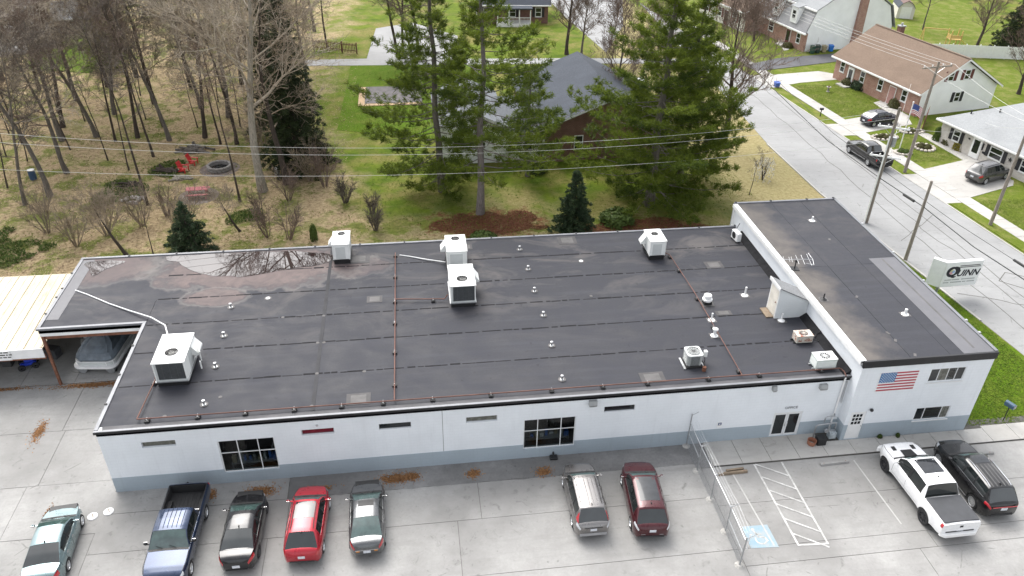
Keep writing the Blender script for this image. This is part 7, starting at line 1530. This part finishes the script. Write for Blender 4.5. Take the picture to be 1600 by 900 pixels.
MB().bx(-3.75,-3.0,-3.6,3.0,0,.10).bx(-3.0,3.6,-3.6,-2.9,0,.10).build('sand_border', pm('sand_border', (.42,.30,.18), .95, .25, 3), o)
o = thing('flower_patch', 'oval dark mulch patch on the back lawn', 'garden bed', (17.8,68.5,0)); MB().lathe([(.001,.1),(1.1,.08),(1.35,0)], 18).build('mulch', pm('mulch', (.07,.05,.05), .95, .4, 3), o)
pf = thing('picket_fence', 'brown wooden picket fence at the back drive', 'fence', (3.6,80.2,0), R(-22)); pkm = pm('fence_brown', (.20,.115,.075), .85, .3, 3)
for k in range(30): MB().slab([(k*.22,0,.1),(k*.22+.10,0,.1),(k*.22+.10,0,1.4),(k*.22+.05,0,1.5),(k*.22,0,1.4)], (0,.03,0)).build('picket', pkm, pf, fixn=True)
for z in (.4,1.15): MB().bx(0,6.5,.031,.09,z,z+.09).build('rail', pkm, pf)
for k in range(4): MB().bx(k*2.15-.05,k*2.15+.06,.091,.20,0,1.55).build('post', pkm, pf)
# across the street
vf = thing('vinyl_fence', 'white vinyl panel fence behind the tan-roofed house', 'fence', (88.5,71.0,0), R(-12.5))
for k in range(9): MB().bx(k*1.85+.07,k*1.85+1.78,-.02,.02,.08,1.75).build('panel', M['white'], vf); MB().bx(k*1.85-.06,k*1.85+.06,-.06,.06,0,1.9).build('post', M['white'], vf)
bf = thing('board_fence', 'brown board fence between tan-roofed and pale ranch houses', 'fence', (71.6,43.6,0), R(52)); M['fence_red'] = pm('stained_fence', (.14,.05,.03), .8, .3, 3)
for k in range(20): MB().bx(k*.2,k*.2+.185,0,.03,.05,1.8).build('board', M['fence_red'], bf)
MB().bx(0,4,.031,.08,.4,.5).bx(0,4,.031,.08,1.4,1.5).build('rail', M['fence_red'], bf)
o = thing('playset', 'yellow wooden playset with slide and swing beam in backyard', 'playset', (95.2,74.6,0), R(-15)); yw = pm('playset_wood', (.52,.36,.12), .7, .2, 3)
for sx in (-.7,.7):
    for sy in (-.7,.7): MB().bx(sx-.06,sx+.06,sy-.06,sy+.06,0,2.6).build('post', yw, o)
MB().bx(-.8,.8,-.8,.8,1.3,1.4).build('deck', yw, o); MB().bx(-.8,.8,-.76,-.70,1.5,1.95).bx(-.76,-.70,-.69,.8,1.5,1.95).build('railing', yw, o); MB().slab([(.8,-.35,1.4),(2.2,-.35,.15),(2.2,.35,.15),(.8,.35,1.4)], (0,0,.06)).build('slide', pm('slide_yellow', (.65,.50,.10), .4), o, fixn=True); MB().beam((-.8,.4,2.45),(-4.0,1.2,2.4),.12).beam((-4.0,.4,0),(-4.0,1.2,2.4),.1).beam((-4.0,2.0,0),(-4.0,1.2,2.4),.1).build('swing_beam', yw, o)
def bin_(label, x, y, c, h=1.0, w=.55):
    o = thing('wheelie_bin', label, 'bin', (x,y,.06)); mt = pm('bin_%.2f_%.2f_%.2f' % c, c, .5, .2); MB().add([(-w*.42,-w*.42,.05),(w*.42,-w*.42,.05),(w*.42,w*.42,.05),(-w*.42,w*.42,.05),(-w/2,-w/2,h),(w/2,-w/2,h),(w/2,w/2,h),(-w/2,w/2,h)], [(0,3,2,1),(4,5,6,7),(0,1,5,4),(1,2,6,5),(2,3,7,6),(3,0,4,7)]).build('body', mt, o); MB().slab([(-w/2-.03,-w/2-.05,h),(w/2+.03,-w/2-.05,h),(w/2+.03,w/2+.05,h+.08),(-w/2-.03,w/2+.05,h+.08)], (0,0,.04)).build('lid', mt, o, fixn=True)
    for s in (-1,1): MB().lathe([(.001,-.03),(.1,-.03),(.1,.03),(.001,.03)], 10, (s*w*.42,w*.42,.1), 'X').build('wheel', M['rubber'], o)
bin_('blue recycling tub at kerb before the concrete driveway', 61.9,59.6,(.04,.12,.45),.55,.6); bin_('green wheeled bin at corner of gambrel house', 73.0,73.2,(.02,.07,.045)); bin_('dark green wheeled bin second from gambrel house corner', 73.9,73.4,(.015,.04,.03)); bin_('bright blue bin against gambrel house wall', 76.2,74.0,(.02,.16,.55),.8); bin_('tan bin between dark and blue bins', 75.0,73.7,(.30,.26,.16),.85)
o = thing('mailbox', 'short black mailbox post at kerb before the brick house lawn', 'mailbox', (62.6,49.2,.08)); MB().tube([(0,0,0),(0,0,.75)], .05, 6).build('post', M['black'], o); MB().box((0,0,.86), (.45,.22,.22)).build('box', M['black'], o, bevel=.03)
def rock_bed(label, x, y, rx, ry, plant):
    o = thing('flower_bed', label, 'flower bed', (x,y,.06)); r = random.Random(int(x*10)); MB().lathe([(.001,.05),(.9,.04),(1.0,0)], 16).build('soil', pm('bed_soil', (.12,.09,.07), .95, .3), o).scale = (rx,ry,1)
    for k in range(16): a = 2*math.pi*k/16; MB().box((rx*math.cos(a),ry*math.sin(a),.08), (.34,.28,.2), a).build('stone', pm('bed_stone', (.50,.46,.40), .9, .3, 3, rnd=.4), o, bevel=.05)
    for k in range(4): a = k*1.6; q = link('plant', BL[plant][1], o); q.location = (rx*.45*math.cos(a),ry*.45*math.sin(a),.02); q.scale = (.35,.35,.4)
rock_bed('stone-ringed flower bed on lawn before pale ranch house', 69.3,39.4,1.0,1.0,'olv'); rock_bed('rocky planting bed at corner of the front lawn', 66.6,42.4,1.4,.7,'olv'); rock_bed('low stone-edged bed at the foot of the flagpole', 66.3,38.3,.8,.6,'grn'); rock_bed('rocky bed behind the charcoal hatchback', 70.6,43.8,1.3,.6,'olv')
o = thing('birdbath', 'small grey ornament on the brick house lawn', 'ornament', (67.6,57.4,.05)); MB().lathe([(.001,0),(.25,0),(.1,.1),(.08,.5),(.3,.6),(.26,.62),(.001,.58)], 10).build('bowl', M['stone'], o, smooth=40); MB().sph((0,0,.66), .1, 6, 4).build('finial', M['rust'], o)
# weeds in the wall foot
for k, (x, y) in enumerate(((41.9,-.8),(43.0,-.82))): put_tree('weed', 'green weed tuft at the wall foot, %s' % ('nearer the white door' if k == 0 else 'farther from the white door'), 'weed', BL['grn'], (x,y,.08), k, (.16,.12,.25), None, (0,0), ('stems','leaves'))
